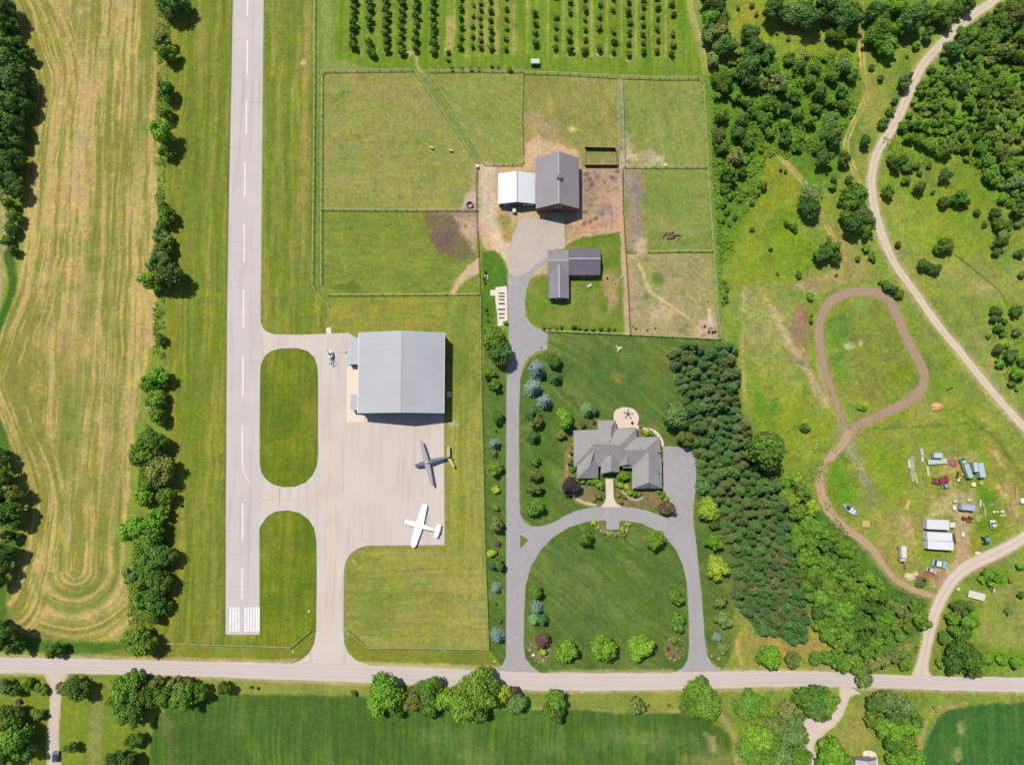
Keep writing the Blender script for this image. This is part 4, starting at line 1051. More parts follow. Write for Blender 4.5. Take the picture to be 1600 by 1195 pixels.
# wood above the road
row([(1203,1027,20,'br'),(1238,1029,14,'ol'),(1275,1024,10,'gr'),(1290,1028,12,'gr'),(1306,1030,12,'gr'),(1322,1036,13,'gr'),(1338,1044,13,'gr'),(1350,1060,13,'sg'),(1362,1038,13,'ol'),(1378,1030,13,'ol'),(1395,1022,12,'ol'),(1312,1008,11,'gr'),(1415,1035,10,'gr'),(1410,1022,9,'gr')],
    'where wood meets road', 'trees where the wood meets the road', order='u')
row([(1505,1022,24,'dk'),(1490,1035,15,'te'),(1520,1040,16,'dk')], 'at the lane mouth', 'big roadside trees right of the lane')
row([(1500,948,11,'te'),(1513,946,9,'te'),(1498,960,7,'te'),(1488,968,12,'br'),(1512,972,13,'gr'),(1492,985,11,'gr'),(1506,988,12,'gr'),(1476,998,9,'dk'),(1470,1037,8,'gr'),(1535,1028,7,'gr'),(1545,1032,8,'gr'),(1568,1030,9,'br'),(1586,1034,9,'br'),(1598,1032,7,'br'),(1562,1028,7,'br'),(1543,898,10,'br'),(1556,904,10,'br'),(1563,897,9,'br'),(1550,911,8,'br'),(1536,905,7,'br'),(1580,908,4,'ol'),(1597,930,7,'dk'),(1577,955,6,'ol'),(1595,885,7,'gr')],
    'right of the lower gravel lane', 'bushes right of the gravel lane', cat='shrub')
# big hand placed trees near the house
for n, sp, u, v, r, lab in (
 ('leafy_tree','gr',772,528,21,'very large green tree overhanging the driveway beside the white paved pad'),
 ('leafy_tree','te',780,548,19,'dark lower crown of the tree pair shading the driveway bend'),
 ('spruce_tree','bs',840,577,15,'silvery blue spruce nearest the driveway corner, topmost of three'),
 ('spruce_tree','bs',834,606,14,'silvery blue spruce close to the driveway, middle of three'),
 ('spruce_tree','bs',851,627,12,'silvery blue spruce, lowest of three and farthest from the driveway'),
 ('leafy_tree','dk',869,564,11,'dark round tree right of the topmost blue spruce'),
 ('spruce_tree','cg',868,590,11,'dark green spruce right of the gap between two blue spruces'),
 ('spruce_tree','cg',831,645,12,'dark spruce left of the lowest blue spruce by the driveway'),
 ('leafy_tree','ol',838,658,12,'brownish olive tree directly below the dark spruce by the driveway'),
 ('spruce_tree','cg',834,683,11,'dark spruce on the driveway lawn level with the house back corner'),
 ('leafy_tree','gr',836,718,9,'small round green tree highest of four in the lower lawn row'),
 ('leafy_tree','ol',834,741,12,'round olive tree second of four in the lower lawn row'),
 ('leafy_tree','ol',834,762,12,'round olive tree third of four in the lower lawn row'),
 ('leafy_tree','gr',837,789,14,'large round green tree lowest of four in the lower lawn row'),
 ('leafy_tree','br',882,654,16,'vivid green round tree at the back left corner of the house'),
 ('leafy_tree','ol',877,677,9,'small olive tree in the bed beside the left house wall'),
 ('spruce_tree','cl',917,641,11,'pale conifer, left of the pair on the lawn behind the house'),
 ('spruce_tree','cg',929,643,8,'smaller dark conifer, right of the pair behind the house'),
 ('willow_tree','sg',1055,648,23,'very large pale grey-green tree behind the parking court'),
 ('leafy_tree','ol',1070,685,14,'olive tree with tan top overhanging the parking court corner'),
 ('leafy_tree','pu',891,758,16,'dark purple-leaved tree at the front left corner of the house'),
 ('leafy_tree','pb',1045,792,12,'reddish brown tree between house front and parking court'),
 ('leafy_tree','gr',914,838,14,'green tree on the circle lawn below the house, left of two'),
 ('leafy_tree','gr',1023,842,17,'green tree on the circle lawn below the house, right of two'),
 ('leafy_tree','gr',837,924,11,'round green tree topmost at the left edge of the circle lawn'),
 ('spruce_tree','bs',839,950,10,'blue spruce at the left edge of the circle lawn'),
 ('spruce_tree','cl',835,969,9,'pale conifer just below the blue spruce on the circle lawn'),
 ('spruce_tree','cg',847,968,10,'darker bluish conifer beside the pale conifer on the circle lawn'),
 ('leafy_tree','pb',846,999,12,'purple-brown tree over the stone bed in the lawn corner'),
 ('leafy_tree','br',886,1012,16,'bright green tree, left of three in the row by the road'),
 ('leafy_tree','br',944,1014,19,'bright green tree, middle of three in the row by the road'),
 ('leafy_tree','br',1001,1013,19,'bright green tree, right of three in the row by the road'),
 ('leafy_tree','gr',1056,932,13,'upper green tree at the right edge of the circle lawn'),
 ('leafy_tree','gr',1059,971,13,'lower green tree at the right edge of the circle lawn'),
 ('leafy_tree','yl',1107,797,18,'yellow-green tree topmost beside the right arm of the drive'),
 ('leafy_tree','te',1115,818,10,'dark tree in the shade of the topmost yellow-green tree'),
 ('leafy_tree','br',1116,845,14,'bright tree between the two yellow-green trees by the drive'),
 ('leafy_tree','yl',1119,883,17,'strongly yellow tree second beside the right arm of the drive'),
 ('leafy_tree','ol',1125,939,11,'olive tree lower down beside the right arm of the drive'),
 ('leafy_tree','sg',1131,965,13,'pale green tree below the olive tree beside the drive'),
 ('spruce_tree','bs',1121,996,7,'small bluish spruce near the drive mouth'),
 ('leafy_tree','sg',1129,1012,9,'small pale tree lowest beside the right drive mouth'),
 ('leafy_tree','dk',1197,700,33,'huge dark round tree standing out of the evergreen plantation edge')):
    plant(n, sp, u, v, r, lab, 'tree')
row([(764,583,10,'gr'),(773,600,10,'gr'),(776,651,10,'dk'),(774,673,3,'dk'),(773,693,9,'bs'),(771,707,6,'ol'),(773,731,12,'gr'),(774,765,7,'yl'),(775,793,6,'gr'),(775,819,12,'ol'),(777,849,6,'pb'),(768,864,8,'yl'),(770,882,10,'cg'),(779,882,10,'te'),(775,919,8,'bs'),(775,943,3,'dk'),(781,970,4,'dk'),(777,994,11,'bs')],
    'in the row beside the driveway', 'row between the hangar field and the driveway')
# orchard
OC = [(551,68,'dk',11.5),(577,80,'dk',13),(603,76,'dk',12.5),(627,80,'dk',13),(650,75,'dk',13),(677,80,'dk',13),(720,72,'dk',15),(739,72,'ol',16),(751,74,'ol',12),(767,73,'dk',14),(791,76,'ol',16),(837,67,'dk',16),(868,74,'ol',16),(890,76,'ol',15),(914,79,'ol',17),(937,75,'ol',17),(959,80,'ol',17),(983,84,'dk',17),(1005,80,'ol',14.5),(1028,79,'dk',17),(1051,83,'ol',15.5)]
skip = {(1, 2), (12, 4), (15, 1), (13, 3), (16, 3)}
for ci, (u, v0, sp, dv) in enumerate(OC):
    v = v0; k = 0
    small = u in (739, 751, 791)
    while v > -12:
        if (ci, k) not in skip and not (u > 800 and rnd.random() < 0.07 and k > 0):
            r = (4.0 if small else 5.2 if u > 700 else 6.8) * rnd.uniform(0.85, 1.15)
            if k == 0: r *= 1.15
            plant('fruit_tree', sp if k else 'dk', u + rnd.uniform(-1, 1), v, r,
                  f"fruit tree {nth(k)} from the bottom of the orchard's {nth(ci)} row from the left", 'fruit tree', 'orchard trees in rows', hf=1.15)
        v -= dv * rnd.uniform(0.93, 1.07); k += 1
row([(700,81,4.5,'dk'),(700,94,3.5,'dk'),(706,107,4,'dk'),(722,106,3.5,'gr'),(736,107,3.5,'gr'),(748,107,3.5,'gr'),(768,104,4,'dk'),(778,105,3.5,'dk'),(796,108,5,'dk')],
    'on the hedge below the orchard', 'bushes below the orchard', order='u', cat='shrub')
row([(849,512,3.5,'dk'),(858,512,4,'gr'),(869,512,3.5,'gr'),(877,511,4,'gr'),(896,510,5,'te'),(905,512,4,'gr'),(915,513,4,'gr'),(926,514,4,'gr'),(938,513,5,'gr'),(950,513,4,'gr'),(960,514,3.5,'gr')],
    'in the stable lawn hedge', 'hedge bushes below the stable lawn', order='u', cat='shrub')
row([(758,424,3,'dk'),(756,435,3.5,'dk'),(757,441,3,'dk'),(759,483,3.5,'dk'),(761,490,3,'dk'),(762,500,3,'dk'),(790,504,4,'sg')],
    'left of the white paved pad', 'topiary beside the paved pad', cat='shrub')
# shrubs at the house
row([(895,694,6,'yl'),(893,706,6,'ol'),(891,722,6,'gr'),(894,733,5,'gr'),(911,752,5,'gr'),(921,752,5,'gr'),(929,751,7,'gr'),(938,759,7,'br'),(935,774,7,'ol'),(928,780,5,'ol'),(964,757,5,'sg'),(972,743,9,'br'),(970,758,6,'yl'),(979,760,6,'yl'),(984,767,6,'br'),(992,771,6,'gr'),(966,772,5,'gr'),(970,783,5,'ol'),(975,776,4,'gr'),(998,772,4,'gr'),(1035,773,6,'gr'),(1029,768,4,'gr'),(1041,780,5,'br'),(912,665,5,'pb'),(928,660,4,'pb'),(1010,676,6,'yl'),(1018,677,5,'br'),(1001,668,3,'pb'),(1004,673,4,'gr'),(928,817,5,'yl'),(935,825,4,'yl'),(943,832,4,'ol'),(952,835,4,'yl'),(962,835,4,'ol'),(972,828,5,'yl'),(980,818,5,'yl'),(975,835,4,'gr'),(1052,1001,7,'gr'),(1063,1005,5,'te'),(1044,1014,4,'pb'),(1057,1015,4,'sg'),(1050,1024,4,'ol'),(849,1018,7,'yl'),(838,1012,4,'gr'),(1063,1018,3,'sg'),(890,745,4,'gr')],
    'in the house garden beds', 'garden shrubs around the house', order='u', cat='shrub')
# eastern rough: trees one can tell apart
row([(1105,2,15,'te'),(1120,10,18,'te'),(1109,32,15,'gr'),(1128,35,14,'gr'),(1126,52,16,'ol'),(1110,56,15,'sg'),(1132,72,18,'te'),(1116,95,12,'sg'),(1128,120,13,'dk'),(1133,134,13,'dk'),(1167,106,20,'te'),(1172,127,15,'te'),(1173,53,17,'te'),(1182,75,17,'te'),(1198,88,14,'te'),(1153,13,4,'dk'),(1175,8,5,'ol'),(1182,21,5,'ol'),(1214,52,3,'ol'),(1232,60,4,'ol'),(1280,62,3,'ol')],  # some 'te' crowns stand in for the shaded sides of big trees
    'in scrub right of the orchard', 'scrub trees right of the orchard', lift=0.0, hf=0.95, name='woodland_tree')
row([(1208,15,20,'te'),(1226,22,16,'te'),(1244,24,20,'sg'),(1267,30,21,'te'),(1256,8,18,'br'),(1292,10,20,'te'),(1306,20,18,'te'),(1326,30,18,'te'),(1318,8,16,'gr'),(1338,18,12,'dk'),(1296,55,10,'dk'),(1311,55,13,'dk'),(1331,67,9,'gr'),(1364,18,18,'te'),(1378,30,14,'te'),(1398,8,18,'br'),(1425,30,22,'te'),(1408,18,16,'gr'),(1440,15,14,'te'),(1467,18,20,'gr'),(1478,32,13,'te'),(1492,10,16,'gr'),(1512,8,13,'te'),(1376,47,19,'gr'),(1402,44,14,'gr'),(1362,58,15,'gr'),(1387,72,17,'gr'),(1374,74,12,'gr'),(1449,54,11,'te'),(1432,70,8,'gr')],
    'in the top centre wood', 'wood at the top, left of the gravel lane', order='u', lift=0.0, hf=0.95, name='woodland_tree', rs=.95)
row([(1413,124,12,'sg'),(1362,104,6,'dk'),(1377,122,7,'dk'),(1398,156,7,'te'),(1392,172,8,'gr'),(1380,190,9,'te'),(1351,220,10,'te'),(1418,88,3,'dk')],
    'left of the upper gravel lane', 'bushes left of the upper gravel lane')
row([(1217,130,20,'sg'),(1208,108,15,'gr'),(1247,104,15,'te'),(1272,108,13,'gr'),(1280,147,20,'te'),(1316,104,17,'sg'),(1331,120,13,'te'),(1203,163,19,'gr'),(1242,150,14,'gr'),(1247,178,15,'gr'),(1226,170,14,'te'),(1316,144,14,'gr'),(1317,165,13,'dk'),(1300,160,12,'br'),(1297,187,17,'sg'),(1150,150,13,'gr'),(1142,141,9,'gr'),(1167,160,13,'gr'),(1128,180,15,'gr'),(1158,189,17,'te'),(1194,186,16,'gr'),(1175,175,13,'gr'),(1264,128,14,'gr'),(1225,195,12,'br'),(1265,190,13,'br'),(1190,130,13,'ol'),(1232,88,12,'gr'),(1258,85,10,'ol'),(1290,90,9,'gr'),(1300,120,13,'gr'),(1275,170,12,'gr'),(1150,115,11,'gr'),(1145,95,10,'gr'),(1160,80,10,'gr'),(1122,150,10,'gr'),(1122,213,17,'te'),(1155,208,16,'te'),(1170,223,13,'gr'),(1130,228,16,'dk'),(1147,246,19,'ol'),(1138,272,19,'dk'),(1133,292,11,'dk'),(1157,270,11,'te'),(1180,205,10,'gr'),(1205,208,12,'gr'),(1227,216,14,'te'),(1247,230,10,'dk'),(1252,214,9,'gr'),(1189,235,7,'gr'),(1165,250,8,'gr')],
    'in scrub right of the paddocks', 'scrub wood left of the two-track trail', name='woodland_tree', rs=.84, hf=0.85)
row([(1298,212,19,'te'),(1287,246,15,'te'),(1280,230,10,'gr'),(1318,248,11,'dk'),(1327,279,8,'te'),(1304,280,6,'dk'),(1301,292,7,'gr'),(1267,303,17,'sg'),(1264,322,17,'te'),(1334,302,18,'gr'),(1327,322,14,'gr'),(1322,340,13,'gr'),(1345,340,17,'te'),(1332,352,17,'te'),(1353,355,13,'gr'),(1312,318,6,'dk'),(1283,399,12,'te'),(1294,388,12,'gr'),(1306,403,10,'te'),(1296,374,6,'gr'),(1308,385,8,'gr'),(1341,405,5,'dk'),(1355,388,7,'gr'),(1362,400,6,'gr'),(1365,407,5,'dk'),(1307,429,3,'dk'),(1248,429,6,'dk')],
    'beside the two-track trail', 'trees beside the two-track trail')
row([(1230,349,6,'dk'),(1240,354,7,'dk'),(1243,359,5,'dk'),(1175,357,5,'gr'),(1193,290,8,'dk'),(1183,300,6,'gr'),(1175,317,5,'dk'),(1148,339,5,'dk'),(1220,265,4,'dk'),(1228,268,3.5,'dk'),(1204,389,4,'te'),(1141,306,6,'gr'),(1130,318,6,'gr'),(1135,330,6,'gr'),(1128,345,6,'gr'),(1140,350,4,'dk'),(1165,300,6,'gr'),(1155,312,5,'gr'),(1215,427,3,'gr'),(1132,440,4,'gr'),(1136,452,5,'gr'),(1133,462,5,'gr'),(1135,470,4,'te'),(1266,463,7,'gr'),(1268,502,4,'dk'),(1268,492,3,'gr'),(1257,668,8,'dk'),(1345,636,5,'gr'),(1351,638,5,'gr')],
    'in meadow left of dirt ring', 'bushes left of the dirt ring', cat='shrub')
row([(1388,447,9,'dk'),(1396,452,9,'te'),(1406,459,8,'dk'),(1376,441,4,'gr'),(1441,413,9,'te'),(1449,415,9,'te'),(1461,420,9,'dk'),(1474,385,13,'gr'),(1464,387,9,'gr'),(1485,388,8,'gr'),(1403,382,6,'dk'),(1388,300,10,'gr')],
    'close to the middle gravel lane', 'bushes near the ring and lane', order='u', cat='shrub')
row([(1400,258,11,'te'),(1392,250,9,'gr'),(1409,252,9,'te'),(1420,259,9,'te'),(1432,258,7,'gr'),(1452,259,5,'dk'),(1437,271,5,'dk'),(1417,280,8,'dk'),(1437,292,11,'dk'),(1477,273,11,'te'),(1458,300,4,'dk'),(1474,318,9,'dk'),(1499,308,13,'gr'),(1507,316,9,'te'),(1490,311,6,'pb'),(1527,332,7,'dk'),(1553,334,9,'te'),(1539,350,5,'te'),(1560,350,10,'gr'),(1572,352,9,'gr'),(1568,368,10,'sg'),(1562,380,10,'te'),(1557,394,8,'te'),(1553,486,9,'te'),(1554,498,8,'te'),(1563,486,6,'te'),(1563,498,5,'te'),(1571,503,6,'te'),(1588,487,9,'te'),(1561,512,8,'dk'),(1568,521,6,'dk'),(1589,519,8,'ol'),(1545,526,4,'dk'),(1559,545,9,'te'),(1574,541,4,'ol'),(1580,556,11,'te'),(1598,566,8,'dk'),(1564,569,8,'br'),(1588,584,10,'br'),(1597,588,6,'dk'),(1581,600,6,'te'),(1590,605,6,'br'),(1595,395,8,'te'),(1598,428,7,'te')],
    'in meadow right of the lane', 'bushes on the meadow right of the gravel lane', cat='shrub')

def scatter(poly, rmin, rmax, gap, seed, avoid=True):
    rn = random.Random(seed); out = []
    us = [p[0] for p in poly]; vs = [p[1] for p in poly]
    PA = poly
    def ins(x, y):
        r = False
        for k in range(len(PA)):
            ax, ay = PA[k]; bx, by = PA[(k + 1) % len(PA)]
            if (ay > y) != (by > y) and x < (bx - ax) * (y - ay) / (by - ay) + ax: r = not r
        return r
    for _ in range(9000):
        x, y = rn.uniform(min(us), max(us)), rn.uniform(min(vs), max(vs))
        if not ins(x, y): continue
        r = rmin + (rmax - rmin) * rn.random() ** 1.35
        if all((x - a) ** 2 + (y - b) ** 2 > (gap * (r + c)) ** 2 for a, b, c in out) and (not avoid or all((x - a) ** 2 + (y - b) ** 2 > (0.6 * (r + c)) ** 2 for a, b, c in ALLT)):
            out.append((x, y, r))
    return out
ALLT_keep = list(ALLT)
PLANT = [(1052,548),(1068,536),(1100,543),(1148,538),(1153,590),(1158,640),(1168,668),(1190,720),(1212,745),(1225,790),(1232,830),(1240,870),(1248,910),(1256,945),(1264,975),(1256,1000),(1238,1004),(1200,990),(1165,965),(1150,930),(1147,885),(1138,840),(1128,800),(1105,775),(1093,740),(1085,690),(1075,640),(1060,600)]
def tiers(pts, hh):
    """rank scattered trees: tier from the top, then place from the left"""
    v0 = min(p[1] for p in pts); out = []
    bands = {}
    for p in pts: bands.setdefault(int((p[1] - v0) / hh), []).append(p)
    for k, b in enumerate(sorted(bands)):
        for i, p in enumerate(sorted(bands[b])): out.append((*p, k, i))
    return out
for u, v, r, tk, ti in tiers(scatter(PLANT, 6.5, 12.5, 0.58, 5), 19):
    q = rnd.random(); z = fbm(np.array([u / 1.0]), np.array([v / 1.0]), 60, 5)[0]
    sp = 'pt' if q < 0.12 and v > 660 else 'po' if q < 0.36 + 0.25 * z + (0.12 if v > 700 else -0.12) else 'pb2' if q < 0.52 else 'pg'
    plant('pine_tree', sp, u, v, r, f"{SPC[sp][3]}, {nth(ti)} from the left in the plantation's {nth(tk)} tier from the top", 'pine tree', 'plantation of evergreens right of the house', tall=1.2 * rnd.uniform(.85, 1.25))
WOOD = [(1228,738),(1250,742),(1268,790),(1298,834),(1328,862),(1352,885),(1372,912),(1412,938),(1445,940),(1438,985),(1405,1000),(1395,1020),(1330,1030),(1300,1010),(1280,985),(1268,955),(1258,930),(1250,890),(1240,840),(1228,790),(1215,755)]
for u, v, r, tk, ti in tiers(scatter(WOOD, 11, 18, 0.62, 9), 26):
    yel = (u < 1290 and v < 860 and (u - 1205) < (870 - v) * 1.1)
    q = rnd.random()
    if yel: sp = 'yl' if q < 0.4 else 'br' if q < 0.85 else 'gr'; r *= 0.9
    elif u > 1385 and v > 930: sp = 'ol' if q < 0.5 else 'gr'; r *= 0.75
    else: sp = 'gr' if q < 0.55 else 'dk' if q < 0.75 else 'te' if q < 0.83 else 'br'
    plant('woodland_tree', sp, u, v, max(r, 9), f"{SPC[sp][3]} tree, {nth(ti)} from the left in the lower wood's {nth(tk)} tier", 'tree', 'lower wood left of the junk yard', hf=0.9)
WOOD_NE = [(1590,-15),(1610,-15),(1612,300),(1608,340),(1595,355),(1575,325),(1555,290),(1535,268),(1515,255),(1495,245),(1465,232),(1436,222),(1408,212),(1412,190),(1432,150),(1450,115),(1470,88),(1492,66),(1505,45),(1540,28)]
for u, v, r, tk, ti in tiers(scatter(WOOD_NE, 6.5, 14, 0.78, 13), 26):
    q = rnd.random()
    if v < 90: sp = 'dk' if q < 0.45 else 'te' if q < 0.6 else 'gr'; r *= 1.25
    else: sp = 'gr' if q < 0.56 else 'te' if q < 0.60 else 'br' if q < 0.82 else 'sg' if q < 0.9 else 'dk'
    if u < 1480: r = min(r, 12)
    if q > 0.97: sp = 'ol'
    plant('woodland_tree', sp, u, v, r, f"{SPC[sp][3]} tree, {nth(ti)} from the left in the upper right wood's {nth(tk)} tier", 'tree', 'wood at the upper right corner', hf=0.9)

# low growth nobody could count
def undergrowth(name, label, polys, dens, size, hgt, col, seed, group=None):
    rg = np.random.RandomState(seed)
    P = []
    for px in polys:
        w = PX(px); xs = [p[0] for p in w]; ys = [p[1] for p in w]
        n = int((max(xs) - min(xs)) * (max(ys) - min(ys)) * dens)
        X = rg.uniform(min(xs), max(xs), n); Y = rg.uniform(min(ys), max(ys), n)
        m = inside(X, Y, w)
        X, Y = X[m], Y[m]
        h = fbm(X, Y, 2.2, seed % 8, 3) * 0.7 + fbm(X, Y, 9, seed % 8 + 1, 3) * 0.6 + 0.12
        k = h > 0
        P.append(np.stack([X[k], Y[k], np.clip(h[k], 0, 1) * hgt * rg.uniform(0.5, 1.1, k.sum()) + 0.03], 1))
    P = np.concatenate(P)
    Nn = np.tile([0, 0, 1.0], (len(P), 1))
    Q = make_quads(rg, P, Nn, size, 0.75, 0.55)
    sh = np.clip(0.5 + rg.normal(0, 0.2, len(P)) + 0.3 * fbm(P[:, 0], P[:, 1], 5, 3), 0, 1)
    me = leaf_mesh(name, Q, sh)
    o = bpy.data.objects.new(name, me); SC.collection.objects.link(o); o.color = (*col, 1)
    return tag(o, label, 'undergrowth', None, 'stuff')
undergrowth("undergrowth", "low bright green scrub growing between the trees right of the orchard",
    [[(1108,110),(1150,100),(1200,90),(1270,85),(1345,80),(1345,150),(1322,200),(1290,235),(1230,250),(1195,245),(1190,300),(1160,330),(1120,360),(1112,260)], [(1118,300),(1190,290),(1175,330),(1145,380),(1135,470),(1126,480),(1120,400)]], 10, 0.28, 2.5, (0.150, 0.265, 0.024), 3)
undergrowth("undergrowth", "low green scrub filling the gaps of the upper right wood",
    [[(1500,60),(1540,30),(1640,-10),(1650,340),(1600,350),(1560,290),(1480,235),(1425,215),(1430,180),(1470,110)]], 10, 0.28, 2.5, (0.150, 0.260, 0.024), 5)
undergrowth("undergrowth", "dense low green growth under the wood left of the junk yard",
    [[(1215,750),(1262,742),(1330,840),(1390,910),(1450,935),(1440,1010),(1400,1040),(1330,1035),(1270,975),(1250,890)], [(1270,1015),(1330,1025),(1360,1045),(1300,1042)]], 4, 0.24, 1.6, (0.10, 0.19, 0.022), 7)
undergrowth("undergrowth", "thin brushwood floor among the plantation evergreens",
    [PLANT], 2.5, 0.22, 1.2, (0.07, 0.11, 0.035), 9)
undergrowth("hedge_growth", "narrow line of weeds and brambles under the hedgerow trees",
    [[(248,-20),(264,-20),(266,60),(262,120),(256,400),(260,600),(262,720),(256,960),(225,990),(200,985),(205,900),(220,700),(238,600),(240,400),(244,200)]], 9, 0.24, 1.8, (0.085, 0.165, 0.020), 11)
undergrowth("undergrowth", "bright low scrub in the meadow between plantation and dirt track",
    [[(1205,700),(1240,680),(1310,700),(1290,740),(1230,740)], [(1225,735),(1290,730),(1285,770),(1230,780)], [(1300,705),(1340,720),(1345,790),(1305,790),(1290,750)]], 4, 0.22, 1.0, (0.14, 0.26, 0.024), 13)
undergrowth("undergrowth", "low scrub of the copses below the road at lower right",
    [[(1160,1085),(1195,1085),(1200,1120),(1250,1120),(1262,1160),(1250,1200),(1150,1200),(1160,1150)], [(1345,1080),(1440,1080),(1455,1115),(1440,1200),(1380,1200),(1368,1150)], [(1240,1075),(1305,1078),(1305,1105),(1280,1120),(1245,1110)]], 4, 0.24, 1.3, (0.11, 0.20, 0.022), 15)
undergrowth("undergrowth", "green scrub at the lane side of the wood and right of the lane",
    [[(1392,940),(1448,940),(1440,1010),(1400,1035)], [(1380,215),(1425,200),(1480,235),(1450,262),(1395,262),(1376,240)], [(1540,340),(1600,330),(1600,400),(1560,400)], [(1545,478),(1600,475),(1600,610),(1575,610),(1550,540)], [(1482,935),(1530,945),(1532,975),(1500,1000),(1475,1000)], [(1538,1015),(1640,1020),(1640,1040),(1540,1040)], [(1532,895),(1575,892),(1572,912),(1540,918)]], 4, 0.22, 1.0, (0.105, 0.21, 0.022), 17)
undergrowth("undergrowth", "dark low growth below the left edge woods",
    [[(-60,-40),(10,-40),(40,80),(50,150),(38,230),(30,300),(28,400),(14,400),(-20,280),(-60,250)], [(-60,690),(0,700),(30,790),(20,880),(-10,920),(-60,930)], [(-60,960),(20,975),(40,1015),(-60,1018)]], 3, 0.25, 1.3, (0.06, 0.12, 0.024), 19)
undergrowth("tussocks", "coarse grass tussocks all over the rough meadows at the right",
    [[(1150,440),(1260,430),(1300,470),(1275,560),(1310,690),(1230,700),(1165,640),(1150,540)], [(1375,280),(1500,280),(1600,330),(1560,400),(1400,400)], [(1300,500),(1380,470),(1435,580),(1400,620),(1320,640)], [(1340,670),(1440,630),(1540,660),(1570,700),(1420,700),(1400,800),(1350,830),(1300,780)], [(1530,930),(1640,900),(1640,1010),(1540,1010)], [(1190,250),(1290,330),(1290,420),(1140,440),(1130,380)], [(1148,0),(1200,0),(1215,60),(1340,80),(1340,100),(1160,90)]], 1.1, 0.17, 0.45, (0.155, 0.235, 0.036), 21)

# ------------------------------------------------------------------ fences
post_m = mat("weathered_post", (178, 170, 140), 0.9, 0.2, 3)
rail_m = mat("weathered_rail", (198, 196, 150), 0.9, 0.2, 2)
browr_m = mat("brown_rail", (140, 108, 82), 0.9, 0.2, 2)
pm_ = MB(); pm_.box(-.08, .08, -.08, .08, -.1, 1.4); pm_.add([(-.1,-.1,1.4),(.1,-.1,1.4),(.1,.1,1.4),(-.1,.1,1.4),(0,0,1.48)], [(0,1,4),(1,2,4),(2,3,4),(3,0,4),(3,2,1,0)])
POST = pm_.mesh("post", post_m)
def fence(px, label, gap=3.4, m=None, rails=(0.6, 1.15), top=0.13, group=None, name='paddock_fence', dens=0):
    P = [Vector(XY(*p)) for p in px]
    c = P[0]
    root = empty(name, (c.x, c.y, 0), 0, label, 'fence', group)
    b = MB()
    pts = []
    for a, q in zip(P, P[1:]):
        n = max(1, round((q - a).length / gap))
        for k in range(n): pts.append(a.lerp(q, k / n))
        ang = math.atan2(q.y - a.y, q.x - a.x); L = (q - a).length
        for z in rails:
            b.box(0, L, -.03, .03, z - .045, z + .045, ang, (a.x - c.x, a.y - c.y, 0))
        b.box(0, L, -top / 2, top / 2, 1.36, 1.42, ang, (a.x - c.x, a.y - c.y, 0))
    pts.append(P[-1])
    for p in pts[:100]:
        o = bpy.data.objects.new("post", POST); SC.collection.objects.link(o); o.parent = root
        o.location = (p.x - c.x, p.y - c.y, 0); o.rotation_euler = (0, 0, rnd.uniform(-.05, .05))
        o.scale = (1, 1, rnd.uniform(.96, 1.04))
    b.build("rails", m or rail_m, root)
    return root
fence([(494,-45),(493,0),(492,150),(491,300),(489,443),(494,456),(515,478)], "long fence between runway grass and the paddock lane")
fence([(645,111),(507,113),(504,117),(503,330),(503,446),(514,461),(748,460)], "fence round top, left and bottom of the two left paddocks")
fence([(647,113),(700,189),(746,258)], "left fence of the slanting lane between paddocks")
fence([(668,114),(710,176),(756,256)], "right fence of the slanting lane between paddocks")
fence([(668,113),(740,112),(815,113)], "top fence of the triangular paddock")
fence([(817,114),(815,180),(817,256)], "upright fence left of the barn's back paddock")
fence([(757,258),(815,258)], "short fence below the triangular paddock")
fence([(504,328),(620,329),(746,329)], "cross fence dividing the two left paddocks")
fence([(818,115),(890,117),(964,122)], "top fence of the paddock behind the barn")
fence([(968,122),(1030,124),(1090,124),(1098,131),(1101,190),(1105,262),(1109,330),(1114,393),(1120,490),(1126,529)], "right boundary fence of the paddocks beside the scrub")
fence([(965,124),(967,170),(969,232)], "left fence of the narrow lane right of the barn's back paddock")
fence([(972,128),(974,200),(976,262)], "right fence of the narrow lane above the bare yard")
fence([(976,262),(1040,262),(1105,262)], "cross fence below the upper right paddock")
fence([(980,394),(992,394)], "short fence left of the gap between right paddocks", m=browr_m)
fence([(1012,394),(1060,393),(1113,393)], "cross fence above the bare lower right paddock")
fence([(745,262),(744,295),(744,329),(747,385),(749,430),(750,460)], "brown fence left of the sandy barn yard", m=browr_m)
fence([(972,264),(973,330),(977,394),(981,460),(984,522)], "brown fence along the sandy lane right of the stables", m=browr_m)
fence([(852,517),(920,520),(984,523)], "pale fence between stable lawn and house lawn")
fence([(986,523),(1050,526),(1124,530)], "pale fence above the evergreen plantation and lawn")
fence([(751,462),(751,560),(753,640),(755,720),(758,860),(762,960),(764,1013)], "thin wire fence between hangar field and tree row", top=0.08, rails=(0.7,), name='wire_fence')
fence([(545,984),(560,998),(576,1010.5),(650,1011),(764,1013)], "fence along the road below the mown field", top=0.10, rails=(0.7, 1.1), name='wire_fence')
fence([(238,1003),(330,1006),(400,1008),(455,1010),(486,984)], "fence along the road below the runway end", top=0.10, rails=(0.7, 1.1), name='wire_fence')
